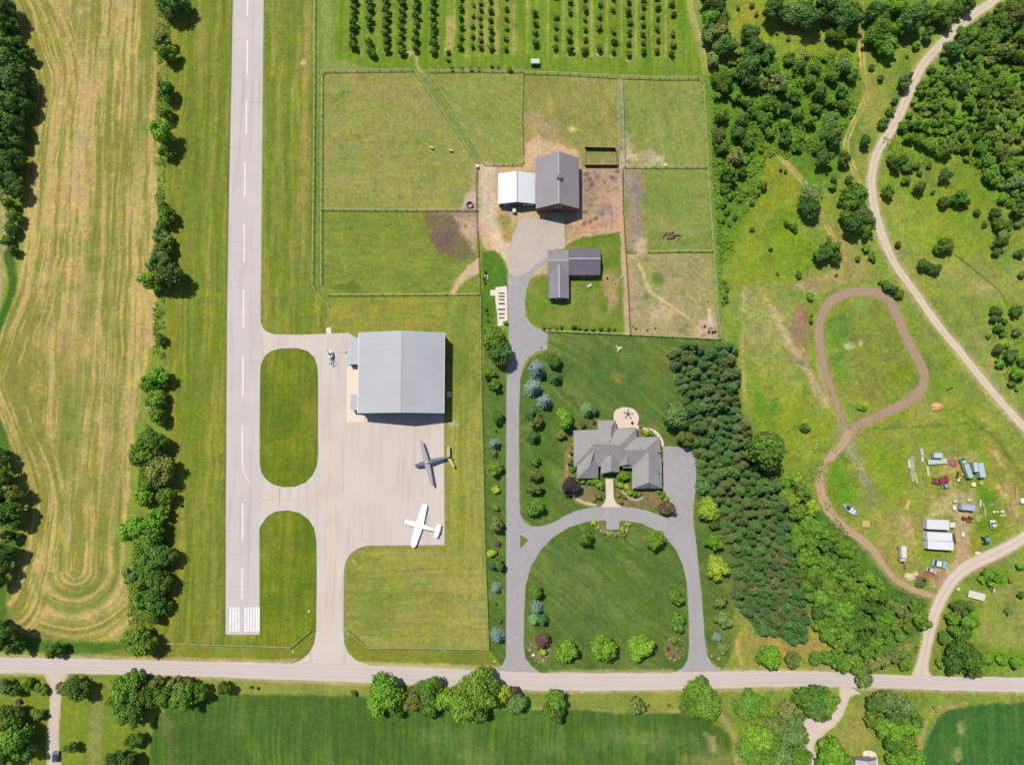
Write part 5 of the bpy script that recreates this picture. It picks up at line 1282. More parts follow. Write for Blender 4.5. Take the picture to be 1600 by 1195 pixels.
# pen behind the barn: tall solid boards
brd = mat("dark_boards", (98, 66, 50), 0.9, 0.2, 3)
def board_wall(px, h, label, m=brd):
    P = [Vector(XY(*p)) for p in px]; c = P[0]
    root = empty('board_fence', (c.x, c.y, 0), 0, label, 'fence')
    b = MB(); t = MB()
    for a, q in zip(P, P[1:]):
        ang = math.atan2(q.y - a.y, q.x - a.x); L = (q - a).length
        b.box(0, L, -.06, .06, 0.0, h, ang, (a.x - c.x, a.y - c.y, 0))
        t.box(-.05, L + .05, -.11, .11, h, h + .08, ang, (a.x - c.x, a.y - c.y, 0))
        n = max(1, round(L / 2.4))
        for k in range(n + 1):
            p = a.lerp(q, k / n)
            o = bpy.data.objects.new("post", POST); SC.collection.objects.link(o); o.parent = root
            o.location = (p.x - c.x, p.y - c.y, 0); o.scale = (1, 1, h / 1.35)
    b.build("boards", m, root); t.build("cap_rail", mat("pale_cap", (190, 160, 130)), root)
board_wall([(914,233),(961,234)], 1.9, "dark board fence at the top of the small pen")
board_wall([(963,236),(964,260),(914,260)], 1.6, "dark board fence at the right and bottom of the small pen")
board_wall([(914,236),(914,258)], 1.0, "low board fence at the left of the small pen")

# ------------------------------------------------------------------ buildings
roof_light = mat("grey_metal_roof", (196, 196, 200), 0.6, 0.10, 0.8, 0.0, metal=0.0, ribs=(1, 0.9, 0.96), stretch=(.12, 2.2, 1))
roof_barn = mat("barn_metal_roof", (172, 164, 166), 0.5, 0.11, 0.8, ribs=(1, 0.8, 0.92), stretch=(.12, 2.2, 1))
roof_white = mat("white_metal_roof", (0.48, 0.48, 0.50), 0.5, 0.04, 0.8, ribs=(1, 0.8, 0.93), raw=True)
roof_taupe = mat("taupe_shingles", (160, 150, 148), 0.9, 0.12, 2.5, 0.02)
roof_dark = mat("charcoal_shingles", (122, 114, 124), 0.9, 0.12, 2.5, 0.02)
roof_house = mat("grey_house_shingles", (178, 173, 169), 0.9, 0.15, 2.2, 0.03, stretch=(1, 1, 2.5))
wall_blue = mat("blue_grey_cladding", (120, 140, 158), 0.6, 0.06, 1.0, ribs=(0, 0.6, 0.92))
wall_brick = mat("reddish_boards", (150, 100, 92), 0.85, 0.15, 2, ribs=(0, 0.5, 0.9))
wall_dark = mat("dark_slate_cladding", (92, 100, 112), 0.8, 0.1, 2)
wall_stone = mat("house_stone", (168, 158, 148), 0.9, 0.18, 3, 0.03)
trim_w = mat("white_trim", (0.68, 0.68, 0.68), 0.6, 0.05, 2, raw=True)
glass = mat("dark_glass", (0.03, 0.04, 0.05), 0.12, 0.1, 1, spec=0.8, raw=True)
door_dk = mat("dark_door", (0.035, 0.045, 0.06), 0.6, 0.1, 1, raw=True)
steel = mat("dull_steel", (0.25, 0.26, 0.28), 0.4, 0.1, 2, metal=0.6, raw=True)
black_m = mat("black_rubber", (0.02, 0.02, 0.022), 0.8, 0.2, 4, raw=True)

def gable(parent, x0, x1, y0, y1, eave, ridge, axis, wm, rm, over=0.35, rpos=None, th=0.16, wname='wall', rname='roof', zb=-0.1):
    """gabled block in the parent's space; axis 'y' = ridge runs north-south"""
    def T(p): return p if axis == 'y' else (p[1], p[0], p[2])
    if axis == 'x': x0, x1, y0, y1 = y0, y1, x0, x1
    xr = (x0 + x1) / 2 if rpos is None else rpos
    i0, i1, j0, j1 = x0 + over, x1 - over, y0 + over, y1 - over
    def zt(x): return eave + (ridge - eave) * ((x - x0) / (xr - x0) if x < xr else (x1 - x) / (x1 - xr))
    sec = [(i0, zb), (i1, zb), (i1, zt(i1) - .08), (xr, ridge - .08), (i0, zt(i0) - .08)]
    b = MB(); b.loft([[T((x, j0, z)) for x, z in sec], [T((x, j1, z)) for x, z in sec]])
    w = b.build(wname, wm, parent)
    b = MB()
    for xa, za, xb, zb_ in ((x0, eave, xr, ridge), (xr, ridge, x1, eave)):
        s2 = [(xa, za), (xb, zb_), (xb, zb_ + th), (xa, za + th)]
        b.loft([[T((x, y0, z)) for x, z in s2], [T((x, y1, z)) for x, z in s2]])
    r = b.build(rname, rm, parent)
    c = MB(); s2 = [(xr - .22, ridge + th - .04), (xr + .22, ridge + th - .04), (xr, ridge + th + .1)]
    c.loft([[T((x, y0 - .03, z)) for x, z in s2], [T((x, y1 + .03, z)) for x, z in s2]])
    c.build('ridge_cap', mat("ridge_metal", (205, 203, 206), 0.5), r)
    return w, r
def rootat(name, u, v, label, cat, h=0):
    p = W(u, v, h); p.z = 0
    return empty(name, p, 0, label, cat), p
def framed(parent, x, y, z, w, h, side, nm='window', gm=None, fm=None, d=.12):
    """window or door let into a wall face; side 'S' faces -y, 'N' +y, 'E' +x, 'W' -x; x,y on the wall face"""
    gm = gm or glass; fm = fm or trim_w
    sx, sy = {'S': (0, -1), 'N': (0, 1), 'E': (1, 0), 'W': (-1, 0)}[side]
    f = MB(); g = MB()
    def bx(mb, a0, a1, z0, z1, d0, d1):
        if sy: mb.box(x + a0, x + a1, min(y + sy * d0, y + sy * d1), max(y + sy * d0, y + sy * d1), z0, z1)
        else: mb.box(min(x + sx * d0, x + sx * d1), max(x + sx * d0, x + sx * d1), y + a0, y + a1, z0, z1)
    t = .12
    bx(f, -w/2 - t, w/2 + t, z + h, z + h + t, -.05, d); bx(f, -w/2 - t, w/2 + t, z - t, z, -.05, d)
    bx(f, -w/2 - t, -w/2, z, z + h, -.05, d); bx(f, w/2, w/2 + t, z, z + h, -.05, d)
    bx(g, -w/2, w/2, z, z + h, -.04, d - .06)
    o = g.build(nm, gm, parent); f.build('frame', fm, o)
    return o

# hangar
hr, hp = rootat('hangar', 627, 590, "large hangar with grey gabled metal roof above the concrete apron", 'hangar')
E = 6.5; RD = 10.2
a = W(561, 519.5, E); b_ = W(693.5, 645.5, E); xr = W(627, 580, RD).x - hp.x
hx0, hx1, hy0, hy1 = a.x - hp.x, b_.x - hp.x, b_.y - hp.y, a.y - hp.y
gable(hr, hx0, hx1, hy0, hy1, E, RD, 'y', wall_blue, roof_light, 0.25, xr)
b = MB(); b.box(hx0 + 4.6, hx1 - 4.6, hy0 + .12, hy0 + .21, 0, 5.6)
hd = b.build('hangar_door', mat("hangar_door_panels", (105, 128, 150), 0.6, 0.06, 1, ribs=(0, 3.3, 0.7)), hr)
b = MB(); b.box(hx0 + 4.2, hx1 - 4.2, hy0 + .0, hy0 + .20, 5.65, 6.2); b.build('door_track', door_dk, hd)
for w_ in (hx0 + 2.4, hx1 - 2.4): framed(hr, w_, hy0 + .25, 0.1, 1.0, 2.1, 'S', 'side_door', trim_w, steel, .08)
for yy in (-8, -3, 2, 7): framed(hr, hx1 - .25, yy, 2.2, 1.4, 1.0, 'E')
b = MB(); b.box(hx0 - .12, hx0, hy0, hy1, E - .1, E + .06); b.box(hx1, hx1 + .12, hy0, hy1, E - .1, E + .06); b.build('gutter', trim_w, hr)
def leanto(u0, v0, u1, v1, z0, z1, nm):
    p = W(u0, v0, z0); q = W(u1, v1, z1)
    x0, x1, y1, y0 = p.x - hp.x, hx0 + .2, p.y - hp.y, q.y - hp.y
    b = MB(); b.loft([[(x0 + .2, y0 + .2, -.1), (x1, y0 + .2, -.1), (x1, y0 + .2, z1 - .1), (x0 + .2, y0 + .2, z0 - .06)], [(x0 + .2, y1 - .2, -.1), (x1, y1 - .2, -.1), (x1, y1 - .2, z1 - .1), (x0 + .2, y1 - .2, z0 - .06)]])
    w = b.build('lean_to', wall_blue, hr)
    b = MB(); b.loft([[(x0, y0, z0), (x1, y0, z1), (x1, y0, z1 + .14), (x0, y0, z0 + .14)], [(x0, y1, z0), (x1, y1, z1), (x1, y1, z1 + .14), (x0, y1, z0 + .14)]])
    b.build('lean_to_roof', roof_light, w)
    return w, x0, x1, y0, y1
w, x0, x1, y0, y1 = leanto(544, 528, 560, 569, 3.0, 3.9, 'a')
framed(w, x0 + 1.9, y0 + .2, 0.1, 1.3, 2.1, 'S', 'door', door_dk)
framed(w, x0 + .2, (y0 + y1) / 2, 1.0, 1.6, 1.1, 'W')
w, x0, x1, y0, y1 = leanto(548, 616, 560, 641, 3.0, 3.7, 'b')
framed(w, x0 + 1.3, y0 + .2, 0.1, 1.2, 2.1, 'S', 'door', door_dk)
ac = empty('air_conditioner', (hx1 + hp.x + .9, W(0, 616).y, 0), 0, "pale boxy cooling unit against the right hangar wall", 'machine')
b = MB(); b.box(-.55, .55, -.75, .75, .1, 1.3); b.box(-.6, .6, -.8, .8, -.02, .1); b.build('casing', trim_w, ac, .03)
b = MB(); b.tube((0, 0, 1.3), (0, 0, 1.38), .42, .42, 12); b.build('fan_grille', steel, ac)

# barn
br, bp_ = rootat('barn', 871, 285, "tall reddish barn with grey metal roof and small white roof turret", 'barn')
E, RD = 4.6, 9.8
a = W(837, 247, E); q = W(905, 326.5, E); xr = W(873, 278, RD).x - bp_.x
bx0, bx1, by0, by1 = a.x - bp_.x, q.x - bp_.x, q.y - bp_.y, a.y - bp_.y
gable(br, bx0, bx1, by0, by1, E, RD, 'y', wall_brick, roof_barn, 0.4, xr)
b = MB(); b.box(xr - 1.7, xr + 1.7, by0 + .28, by0 + .43, 0, 3.6); dd = b.build('barn_door', door_dk, br)
b = MB(); b.box(xr - 1.9, xr + 1.9, by0 + .25, by0 + .42, 3.62, 3.8); b.build('door_track', steel, dd)
framed(br, xr, by0 + .4, 5.0, 1.6, 1.3, 'S', 'loft_hatch', door_dk, trim_w)
for yy in (-5, -1.5, 2, 5.5): framed(br, bx1 - .4, yy, 1.6, 0.9, 0.8, 'E')
t = W(873, 276, RD)
b = MB(); b.box(-.65, .65, -.65, .65, RD - .3, RD + 1.1, 0, (xr, t.y - bp_.y, 0)); cu = b.build('roof_turret', trim_w, br)
b = MB(); z = RD + 1.1; b.add([(-.85,-.85,z),(.85,-.85,z),(.85,.85,z),(-.85,.85,z),(0,0,z+.75)], [(0,1,4),(1,2,4),(2,3,4),(3,0,4),(3,2,1,0)]); b.v = [(x + xr, y + t.y - bp_.y, zz) for x, y, zz in b.v]; b.build('turret_roof', roof_barn, cu)
t2 = W(850, 246, 6); b = MB(); b.tube((t2.x - bp_.x, t2.y - bp_.y, 5.6), (t2.x - bp_.x, t2.y - bp_.y, 6.7), .18); b.build('chimney', steel, br)
# barn annexe
ar, ap = rootat('barn_annexe', 808, 296, "low white-roofed annexe joined to the left of the barn", 'outbuilding')
E, RD = 3.0, 5.0
a = W(778.5, 271.5, E); q = W(837, 319, E); xr = W(808, 295, RD).x - ap.x
ax0, ax1, ay0, ay1 = a.x - ap.x, bx0 + bp_.x - ap.x - .05, q.y - ap.y, a.y - ap.y
gable(ar, ax0, ax1, ay0, ay1, E, RD, 'y', wall_dark, roof_white, 0.25, xr)
for xx in (ax1 - 3.4, ax1 - 2.2, ax1 - 1.1):
    framed(ar, xx, ay0 + .25, 1.2, .45, .8, 'S', 'window', trim_w)
framed(ar, ax0 + 2.6, ay0 + .25, 0.05, 1.2, 2.1, 'S', 'door', door_dk)

# stables (two charcoal and taupe wings)
sr, sp_ = rootat('stable_block', 890, 425, "L-shaped stable block with taupe and charcoal shingle roofs", 'stable')
def rel(u, v, h, c): 
    p = W(u, v, h); return p.x - c.x, p.y - c.y
E, RD = 2.9, 4.7
x0, y1 = rel(856, 391, E, sp_); x1, y0 = rel(888.3, 432, E, sp_)
gable(sr, x0, x1, y0, y1, E, RD - .25, 'x', wall_dark, roof_taupe, .25, rel(872, 407, RD, sp_)[1])
x2, y3 = rel(937, 388.5, E, sp_); _, y2 = rel(937, 430, E, sp_)
gable(sr, x1 + .02, x2, y2, y3, E + .12, RD + .1, 'x', wall_dark, roof_dark, .25, rel(900, 404.5, RD, sp_)[1])
x4, y5 = rel(857.5, 430, E, sp_); x5, y4 = rel(889, 466.5, E, sp_)
gable(sr, x4, x5, y4, y0 + 3.4, E - .1, RD - .35, 'y', wall_dark, mat("mauve_shingles", (150, 144, 154), 0.9, 0.12, 2.5, 0.02), .25, rel(874, 450, RD, sp_)[0])
for xx in (x1 + 2, x1 + 4.6, x1 + 7.2): framed(sr, xx, y2 + .25, .05, 1.2, 2.1, 'S', 'stable_door', door_dk)
framed(sr, (x4 + x5) / 2, y4 + .25, .05, 1.4, 2.1, 'S', 'stable_door', door_dk)
for yy in (y4 + 2, y4 + 4.5): framed(sr, x5 - .25, yy, 1.1, .9, .8, 'E')

# the house
H, Hc = rootat('house', 966, 712, "large house with many grey hipped roofs between patio and circular drive", 'house')
HE = 3.0
def hip(cs, rg, eave, rz, nm='roof', m=None, gables=(), inset=.45, walls=True):
    """cs: NW, NE, SE, SW pixels at the eave; rg: two ridge pixels (first is nearer west or north)"""
    m = m or roof_house
    C = [Vector((*rel(u, v, eave, Hc), eave)) for u, v in cs]
    R = [Vector((*rel(u, v, rz, Hc), rz)) for u, v in rg]
    vert = abs(R[0].y - R[1].y) > abs(R[0].x - R[1].x)
    D = Vector((0, 0, -.24))
    vs = C + R + [c + D for c in C]
    if vert: fs = [(0, 1, 4), (1, 2, 5, 4), (2, 3, 5), (3, 0, 4, 5)]
    else: fs = [(0, 1, 5, 4), (1, 2, 5), (2, 3, 4, 5), (3, 0, 4)]
    fs += [(0, 1, 7, 6), (1, 2, 8, 7), (2, 3, 9, 8), (3, 0, 6, 9), (6, 7, 8, 9)]
    b = MB(); b.add(vs, fs); r = b.build(nm, m, H)
    if walls:
        cx = sum(c.x for c in C) / 4; cy = sum(c.y for c in C) / 4
        q = [(c.x + math.copysign(inset, cx - c.x), c.y + math.copysign(inset, cy - c.y)) for c in C]
        b = MB(); b.prism(q, -.1, eave - .2); b.build('wall', wall_stone, H)
    rc = MB(); rc.tube(R[0] + Vector((0, 0, .02)), R[1] + Vector((0, 0, .02)), .09, .09, 5)
    for c, r_ in ((0, 0), (3, 0 if not vert else 1), (1, 1 if not vert else 0), (2, 1)):
        rc.tube(C[c], R[r_], .07, .07, 5)
    rc.build('hip_cap', mat("pale_ridge_tiles", (176, 172, 172)), r)
    return r, C, R
hip([(896,672.5),(994,669),(998,728),(896.5,729)], [(928,694),(971,695.5)], HE, 7.0)
hip([(975,683),(1031,682.5),(1034,731),(973,731)], [(974.5,703),(1008,703)], HE, 6.5)
hip([(902,700),(935.5,700),(934.7,747),(901.3,747.5)], [(930,697),(921,729)], HE, 6.2)
hip([(934,656.5),(962,656.5),(966,690),(934,690)], [(955,668),(955,690)], HE + .02, 5.6)
r, C, R = hip([(988,716),(1034.2,716),(1034.4,763),(987.8,763.5)], [(1013.5,706),(1013.5,753.5)], HE + .04, 6.3)
vx, vy = (R[1].x, (R[1].y + C[2].y) / 2 - .2)
b = MB(); b.box(vx - .55, vx + .55, vy - .25, vy + .55, 3.6, 4.9); b.build('gable_vent', door_dk, r)
r, C, R = hip([(939,712),(967.5,712),(968,738),(939,740)], [(955,712),(955,736)], HE + .4, 6.0)
b = MB(); b.box(R[1].x - .5, R[1].x + .5, C[2].y + .1, C[2].y + .6, 3.7, 4.6); b.build('gable_vent', door_dk, r)
hip([(968.5,711),(989,711),(989,727),(968,728)], [(979.5,709),(979.5,725)], HE + .3, 5.6)
sy = rel(0, 747, HE, Hc)[1] + .45
for u in (908, 918, 928): framed(H, rel(u, 747, 1.5, Hc)[0], sy, .8, 1.1, 1.5, 'S')
gy = rel(0, 763, HE, Hc)[1] + .45
for u in (998, 1011, 1024): framed(H, rel(u, 763, 1.5, Hc)[0], gy, .8, 1.3, 1.4, 'S')
ex = rel(1034, 740, HE, Hc)[0] - .45
for v in (742, 754): framed(H, ex, rel(0, v, 1, Hc)[1], .05, 2.0, 2.2, 'E', 'garage_door', trim_w)
for v in (703, 714): framed(H, ex - .1, rel(0, v, 1, Hc)[1], .05, 1.9, 2.2, 'E', 'garage_door', trim_w)
ey = rel(0, 739, HE, Hc)[1] + .45
framed(H, rel(953.5, 740, 1, Hc)[0], ey, .05, 1.6, 2.3, 'S', 'front_door', mat("door_wood", (95, 60, 40)))
for u in (943, 964): framed(H, rel(u, 740, 1, Hc)[0], ey, .8, .7, 1.4, 'S')
for u, v, z in ((1029.5,705.5,4.5),(1025,733,4.6),(1029.5,738,4.2),(952.5,687.5,6.0),(1001,699,6.0)):
    x, y = rel(u, v, z, Hc); b = MB(); b.box(x - .22, x + .22, y - .22, y + .22, z - 1.2, z + .5); b.build('roof_vent', steel, H)
x, y = rel(990, 705, 6.3, Hc)
# house at the bottom edge
r2, c2 = rootat('house', 1353, 1200, "pale grey roofed house cut off by the lower picture edge", 'house')
x0, y1 = rel(1336, 1186, 3.2, c2); x1, y0 = rel(1371, 1240, 3.2, c2)
gable(r2, x0, x1, y0, y1, 3.2, 4.6, 'y', wall_stone, mat("lilac_shingles", (206, 200, 214), 0.8, 0.06, 2), .3)
sheet("patio", [(1349,1173),(1356,1172),(1363,1172.5),(1369,1177),(1371,1184),(1372,1195),(1347,1195),(1348,1183)], [], 0.03, mat("white_paving", (250, 238, 215)), rag=.03)
po, pc = rootat('table', 1365, 1183, "small round grey table on the white terrace at the lower edge", 'table')
b = MB(); b.tube((0,0,.68),(0,0,.74),.6,.6,12); b.build('table_top', steel, po); b = MB(); b.tube((0,0,0),(0,0,.68),.08,.06); b.build('leg', steel, po)

# ------------------------------------------------------------------ aircraft
white_p = mat("white_gloss_paint", (0.80, 0.80, 0.80), 0.3, 0.02, 1, raw=True, coat=0.3)
grey_p = mat("grey_aircraft_paint", (178, 172, 182), 0.4, 0.05, 1, coat=0.2)
slate_p = mat("slate_aircraft_paint", (95, 115, 140), 0.35, 0.08, 1, coat=0.3)
cream_p = mat("cream_aircraft_paint", (200, 200, 140), 0.5, 0.08, 1)
def ell(x, cy, cz, ry, rz, n=12): return [(x, cy + ry * math.cos(2 * math.pi * i / n), cz + rz * math.sin(2 * math.pi * i / n)) for i in range(n)]
def airplane(u0, v0, u1, v1, h, span, chord, tipc, wingz, wx, tail_span, m, mt, label, high, wm, sweep=0.0, tailm=None):
    p, q = W(u0, v0, h), W(u1, v1, h); L = (p - q).length
    ang = math.atan2(p.y - q.y, p.x - q.x)
    c = q.lerp(p, .5); c.z = 0.02
    r = empty('airplane', c, ang, label, 'airplane')
    st = [(-.5, .16, .18, 1.35), (-.42, .26, .28, 1.3), (-.2, .44, .46, 1.22), (0, .55, .62, 1.2), (.14, .60, .78, 1.3), (.26, .58, .66, 1.2), (.38, .50, .50, 1.1), (.47, .42, .42, 1.1), (.49, .3, .3, 1.1)]
    b = MB(); b.loft([ell(L * t, 0, z + h - 1.4, ry * 1.4, rz * 1.2) for t, ry, rz, z in st]); fu = b.build('fuselage', m, r, smooth=True)
    b = MB(); b.loft([ell(L * t, 0, h + .32, ry, rz, 10) for t, ry, rz in ((.02, .15, .1), (.08, .44, .42), (.18, .46, .46), (.26, .2, .15))]); b.build('cockpit_glass', glass, fu, smooth=True)
    def surf(xc, half, c0, c1, z, dih, thick, nm, mm, sgn, sw=0.0):
        rings = []
        for t in (0, .5, .92, 1.0):
            c = (c0 + (c1 - c0) * t) * (1 if t < 1 else .55); yy = sgn * half * t; zz = z + dih * t
            x_ = xc - sw * t
            rings.append([(x_ + c * .5, yy, zz), (x_ + c * .3, yy, zz + thick), (x_ - c * .2, yy, zz + thick * .7), (x_ - c * .5, yy, zz), (x_ - c * .2, yy, zz - thick * .5), (x_ + c * .3, yy, zz - thick * .6)])
        b = MB(); b.loft(rings); return b.build(nm, mm, r)
    for s in (-1, 1):
        surf(L * wx, span / 2, chord, tipc, wingz, .0 if high else .35, .16, 'wing', wm, s)
        surf(-L * .455, tail_span / 2, chord * .62, chord * .42, h + .05, .05, .06, 'tailplane', tailm or m, s, sweep)
    b = MB(); b.loft([[(-L * .5, .05, h), (-L * .36, .05, h), (-L * .36, -.05, h), (-L * .5, -.05, h)], [(-L * .52, .03, h + 1.35), (-L * .45, .03, h + 1.35), (-L * .45, -.03, h + 1.35), (-L * .52, -.03, h + 1.35)]]); b.build('tail_fin', tailm or m, r)
    b = MB(); b.loft([ell(L * .49, 0, h - .3, .2, .2, 10), ell(L * .53, 0, h - .3, .03, .03, 10)]); sp = b.build('spinner', steel, r)
    for k in range(2):
        a = .6 + k * math.pi; b = MB(); b.box(L * .495, L * .505, -.07, .07, .15, 1.05); b.v = [(x, y * math.cos(a) - zz * math.sin(a), y * math.sin(a) + zz * math.cos(a) + h - .3) for x, y, zz in b.v]; b.build('propeller_blade', black_m, sp)
    for x, y in ((L * .36, 0), (L * wx - .3, 1.3), (L * wx - .3, -1.3)):
        b = MB(); b.tube((x, y - .09, .28), (x, y + .09, .28), .28, .28, 12); w = b.build('wheel', black_m, r)
        b = MB(); b.tube((x, y, .28), (x, y * .5, h - .6), .05, .06); b.build('strut', steel, w)
    return r, L, fu
airplane(631, 814.5, 686, 830, 1.5, 13.4, 2.5, 1.45, 1.05, .07, 4.2, white_p, 0, "white low-winged airplane parked on the lower apron edge", False, white_p)
r, L, fu = airplane(649.5, 728, 703, 713.5, 1.8, 14.2, 1.75, .75, 2.35, .17, 6.8, slate_p, 0, "grey high-winged airplane with dark body parked below the hangar", True, grey_p, sweep=.9, tailm=cream_p)
for s in (-1, 1):
    b = MB(); b.tube((L * .17, s * .5, .9), (L * .17, s * 2.6, 2.3), .05, .05); b.build('wing_strut', steel, r)

# helicopter
p = W(517, 556, 1.0); p.z = .02
r = empty('helicopter', p, -math.pi / 2 - .1, "small white and black helicopter on the taxiway left of the hangar", 'helicopter')
r.rotation_euler.z = math.pi / 2 + .12
b = MB(); b.loft([ell(x, 0, 1.15, ry, rz) for x, ry, rz in ((-.9, .2, .25), (-.5, .6, .55), (.3, .78, .72), (1.0, .68, .62), (1.6, .4, .36), (1.85, .12, .1))]); fu = b.build('cabin', white_p, r, smooth=True)
b = MB(); b.loft([ell(x, 0, 1.3, ry, rz) for x, ry, rz in ((-.1, .5, .4), (.3, .72, .64), (.8, .66, .58), (1.0, .4, .3))]); b.build('canopy', glass, r, smooth=True)
b = MB(); b.tube((-.7, 0, 1.35), (-2.7, 0, 1.5), .22, .1, 8); tb = b.build('tail_boom', steel, r)
b = MB(); b.box(-2.9, -2.5, -.04, .04, 1.2, 2.1); b.box(-2.65, -2.45, -.6, .6, 1.45, 1.5); b.build('tail_fin', black_m, tb)
b = MB(); b.tube((.1, 0, 1.7), (.1, 0, 2.3), .07); ms = b.build('rotor_mast', steel, r)
for a in (.35, .35 + math.pi):
    b = MB(); b.box(0, 2.2, -.09, .09, 2.28, 2.32, a, (.1, 0, 0)); b.build('rotor_blade', black_m, ms)
for s in (-1, 1):
    b = MB(); b.tube((-.8, s * .85, .08), (1.4, s * .85, .08), .05); b.tube((-.3, s * .4, .8), (-.3, s * .85, .08), .04); b.tube((.8, s * .4, .8), (.8, s * .85, .08), .04); b.build('skid', steel, r)
p = W(526.5, 550); q = W(543, 550)
r = empty('tow_bar', (p.x, p.y, 0), 0, "thin dark tow bar lying between helicopter and hangar", 'tow bar')
b = MB(); b.tube((0, 0, .15), (q.x - p.x, 0, .15), .09, .09); b.build('bar', steel, r)
b = MB(); b.tube((q.x - p.x - .4, -.25, .14), (q.x - p.x - .4, .25, .14), .14, .14, 10); b.build('wheel', black_m, r)

# ------------------------------------------------------------------ vehicles
PAINT = {}
def paint(c, rough=.35):
    k = "paint_%d_%d_%d" % c
    return mat(k, c, rough, 0.04, 1, coat=0.3)
def wheels(r, xs, w, rad=.36):
    for x in xs:
        for s in (-1, 1):
            b = MB(); b.tube((x, s * (w - .12), rad), (x, s * (w + .1), rad), rad, rad, 12); t = b.build('wheel', black_m, r)
            b = MB(); b.tube((x, s * (w + .1), rad), (x, s * (w + .13), rad), rad * .5, rad * .5, 8); b.build('rim', steel, t)
def at(u0, v0, u1, v1, h=.8):
    p, q = W(u0, v0, h), W(u1, v1, h)
    c = p.lerp(q, .5); c.z = 0
    return c, math.atan2(q.y - p.y, q.x - p.x), (q - p).length
def car(ends, width, col, label, cat='car', top=None, name='parked_car'):
    """ends: rear px, front px"""
    c, a, L = at(*ends)
    r = empty(name, c, a, label, cat); w = width / 2; m = paint(col); h = L / 2
    prof = [(-h, .5), (-h, .95), (-h * .8, 1.02), (h * .45, 1.0), (h * .92, .82), (h, .62), (h, .4), (-h, .4)]
    b = MB(); b.loft([[(x, -w, z) for x, z in prof], [(x, w, z) for x, z in prof]]); bd = b.build('body', m, r, .06)
    b = MB(); b.loft([[(-h * .85, -w * .9, 1.0), (h * .42, -w * .9, 1.0), (h * .42, w * .9, 1.0), (-h * .85, w * .9, 1.0)], [(-h * .62, -w * .74, 1.45), (h * .12, -w * .74, 1.45), (h * .12, w * .74, 1.45), (-h * .62, w * .74, 1.45)]]); g = b.build('windows', glass, r)
    b = MB(); b.box(-h * .6, h * .1, -w * .72, w * .72, 1.45, 1.5); b.build('car_roof', paint(top or col), g)
    wheels(r, (-h * .62, h * .62), w - .05)
    for s in (-1, 1):
        b = MB(); b.box(h - .02, h + .03, s * w * .7 - .18, s * w * .7 + .18, .6, .78); b.build('headlight', trim_w, r)
    return r
def container(ends, width, ht, col, label, cat='container', name='shipping_container', dark=None, z0=.15, rib=.5):
    c, a, L = at(*ends, h=ht)
    r = empty(name, c, a, label, cat); w = width / 2; h = L / 2
    b = MB(); b.box(-h, h, -w, w, z0, ht)
    b.build('box', mat("cladding_%d_%d_%d" % col, col, .6, .06, 1, ribs=(0, rib, .94)), r, .03)
    f = MB()
    for x in (-h + .03, h - .03):
        for s in (-1, 1): f.box(x - .07, x + .07, s * w - .06, s * w + .06, z0 - .1, ht + .05)
    for s in (-1, 1): f.box(-h, h, s * w - .05, s * w + .05, ht - .05, ht + .06)
    f.build('frame', mat("frame_%d_%d_%d" % col, tuple(int(q * .85) for q in col)), r)
    for s in (-1, 1):
        d = MB(); d.box(h - .01, h + .05, min(s * .04, s * (w - .12)), max(s * .04, s * (w - .12)), z0 + .1, ht - .12); d.build('door', mat("door_%d_%d_%d" % col, tuple(int(q * .8) for q in col)), r)
    return r
WH = (250, 248, 252)
container((1448.5,818.5,1483.5,820), 2.9, 2.6, (248,242,246), "white container set alone above two touching white containers")
container((1449,837,1488,839), 2.5, 2.6, WH, "upper of the two touching white containers")
container((1450,850.5,1490,853), 2.5, 2.55, WH, "lower of the two touching white containers")
container((1502.5,791.5,1523.5,793.5), 1.75, 2.2, (190,196,220), "blue-grey container above the rusty red implement", name='storage_container')
container((1460,711,1473,711.5), 1.6, 2.2, (205,222,225), "pale blue cabin standing on the flatbed trailer", name='cabin', cat='cabin', z0=.9)
def trailer(ends, width, ht, col, label, name='flatbed_trailer', cat='trailer', hitch=True):
    c, a, L = at(*ends, h=ht); r = empty(name, c, a, label, cat); w = width / 2; h = L / 2
    b = MB(); b.box(-h, h, -w, w, ht - .18, ht); b.build('deck', mat("deck_%d_%d_%d" % col, col, .7, .1, 2), r, .02)
    wheels(r, (-h * .45, -h * .2), w - .05, .33)
    if hitch:
        b = MB(); b.tube((h, w * .7, ht - .3), (h + 1.0, 0, ht - .35), .06); b.tube((h, -w * .7, ht - .3), (h + 1.0, 0, ht - .35), .06); b.build('hitch', steel, r)
    return r
trailer((1450,722,1480,720), 1.5, .85, (205,220,208), "pale green flatbed trailer carrying the pale blue cabin")
trailer((1539.5,933.5,1513.5,927), 2.1, .8, (240,232,220), "white flat trailer parked right of the gravel lane")
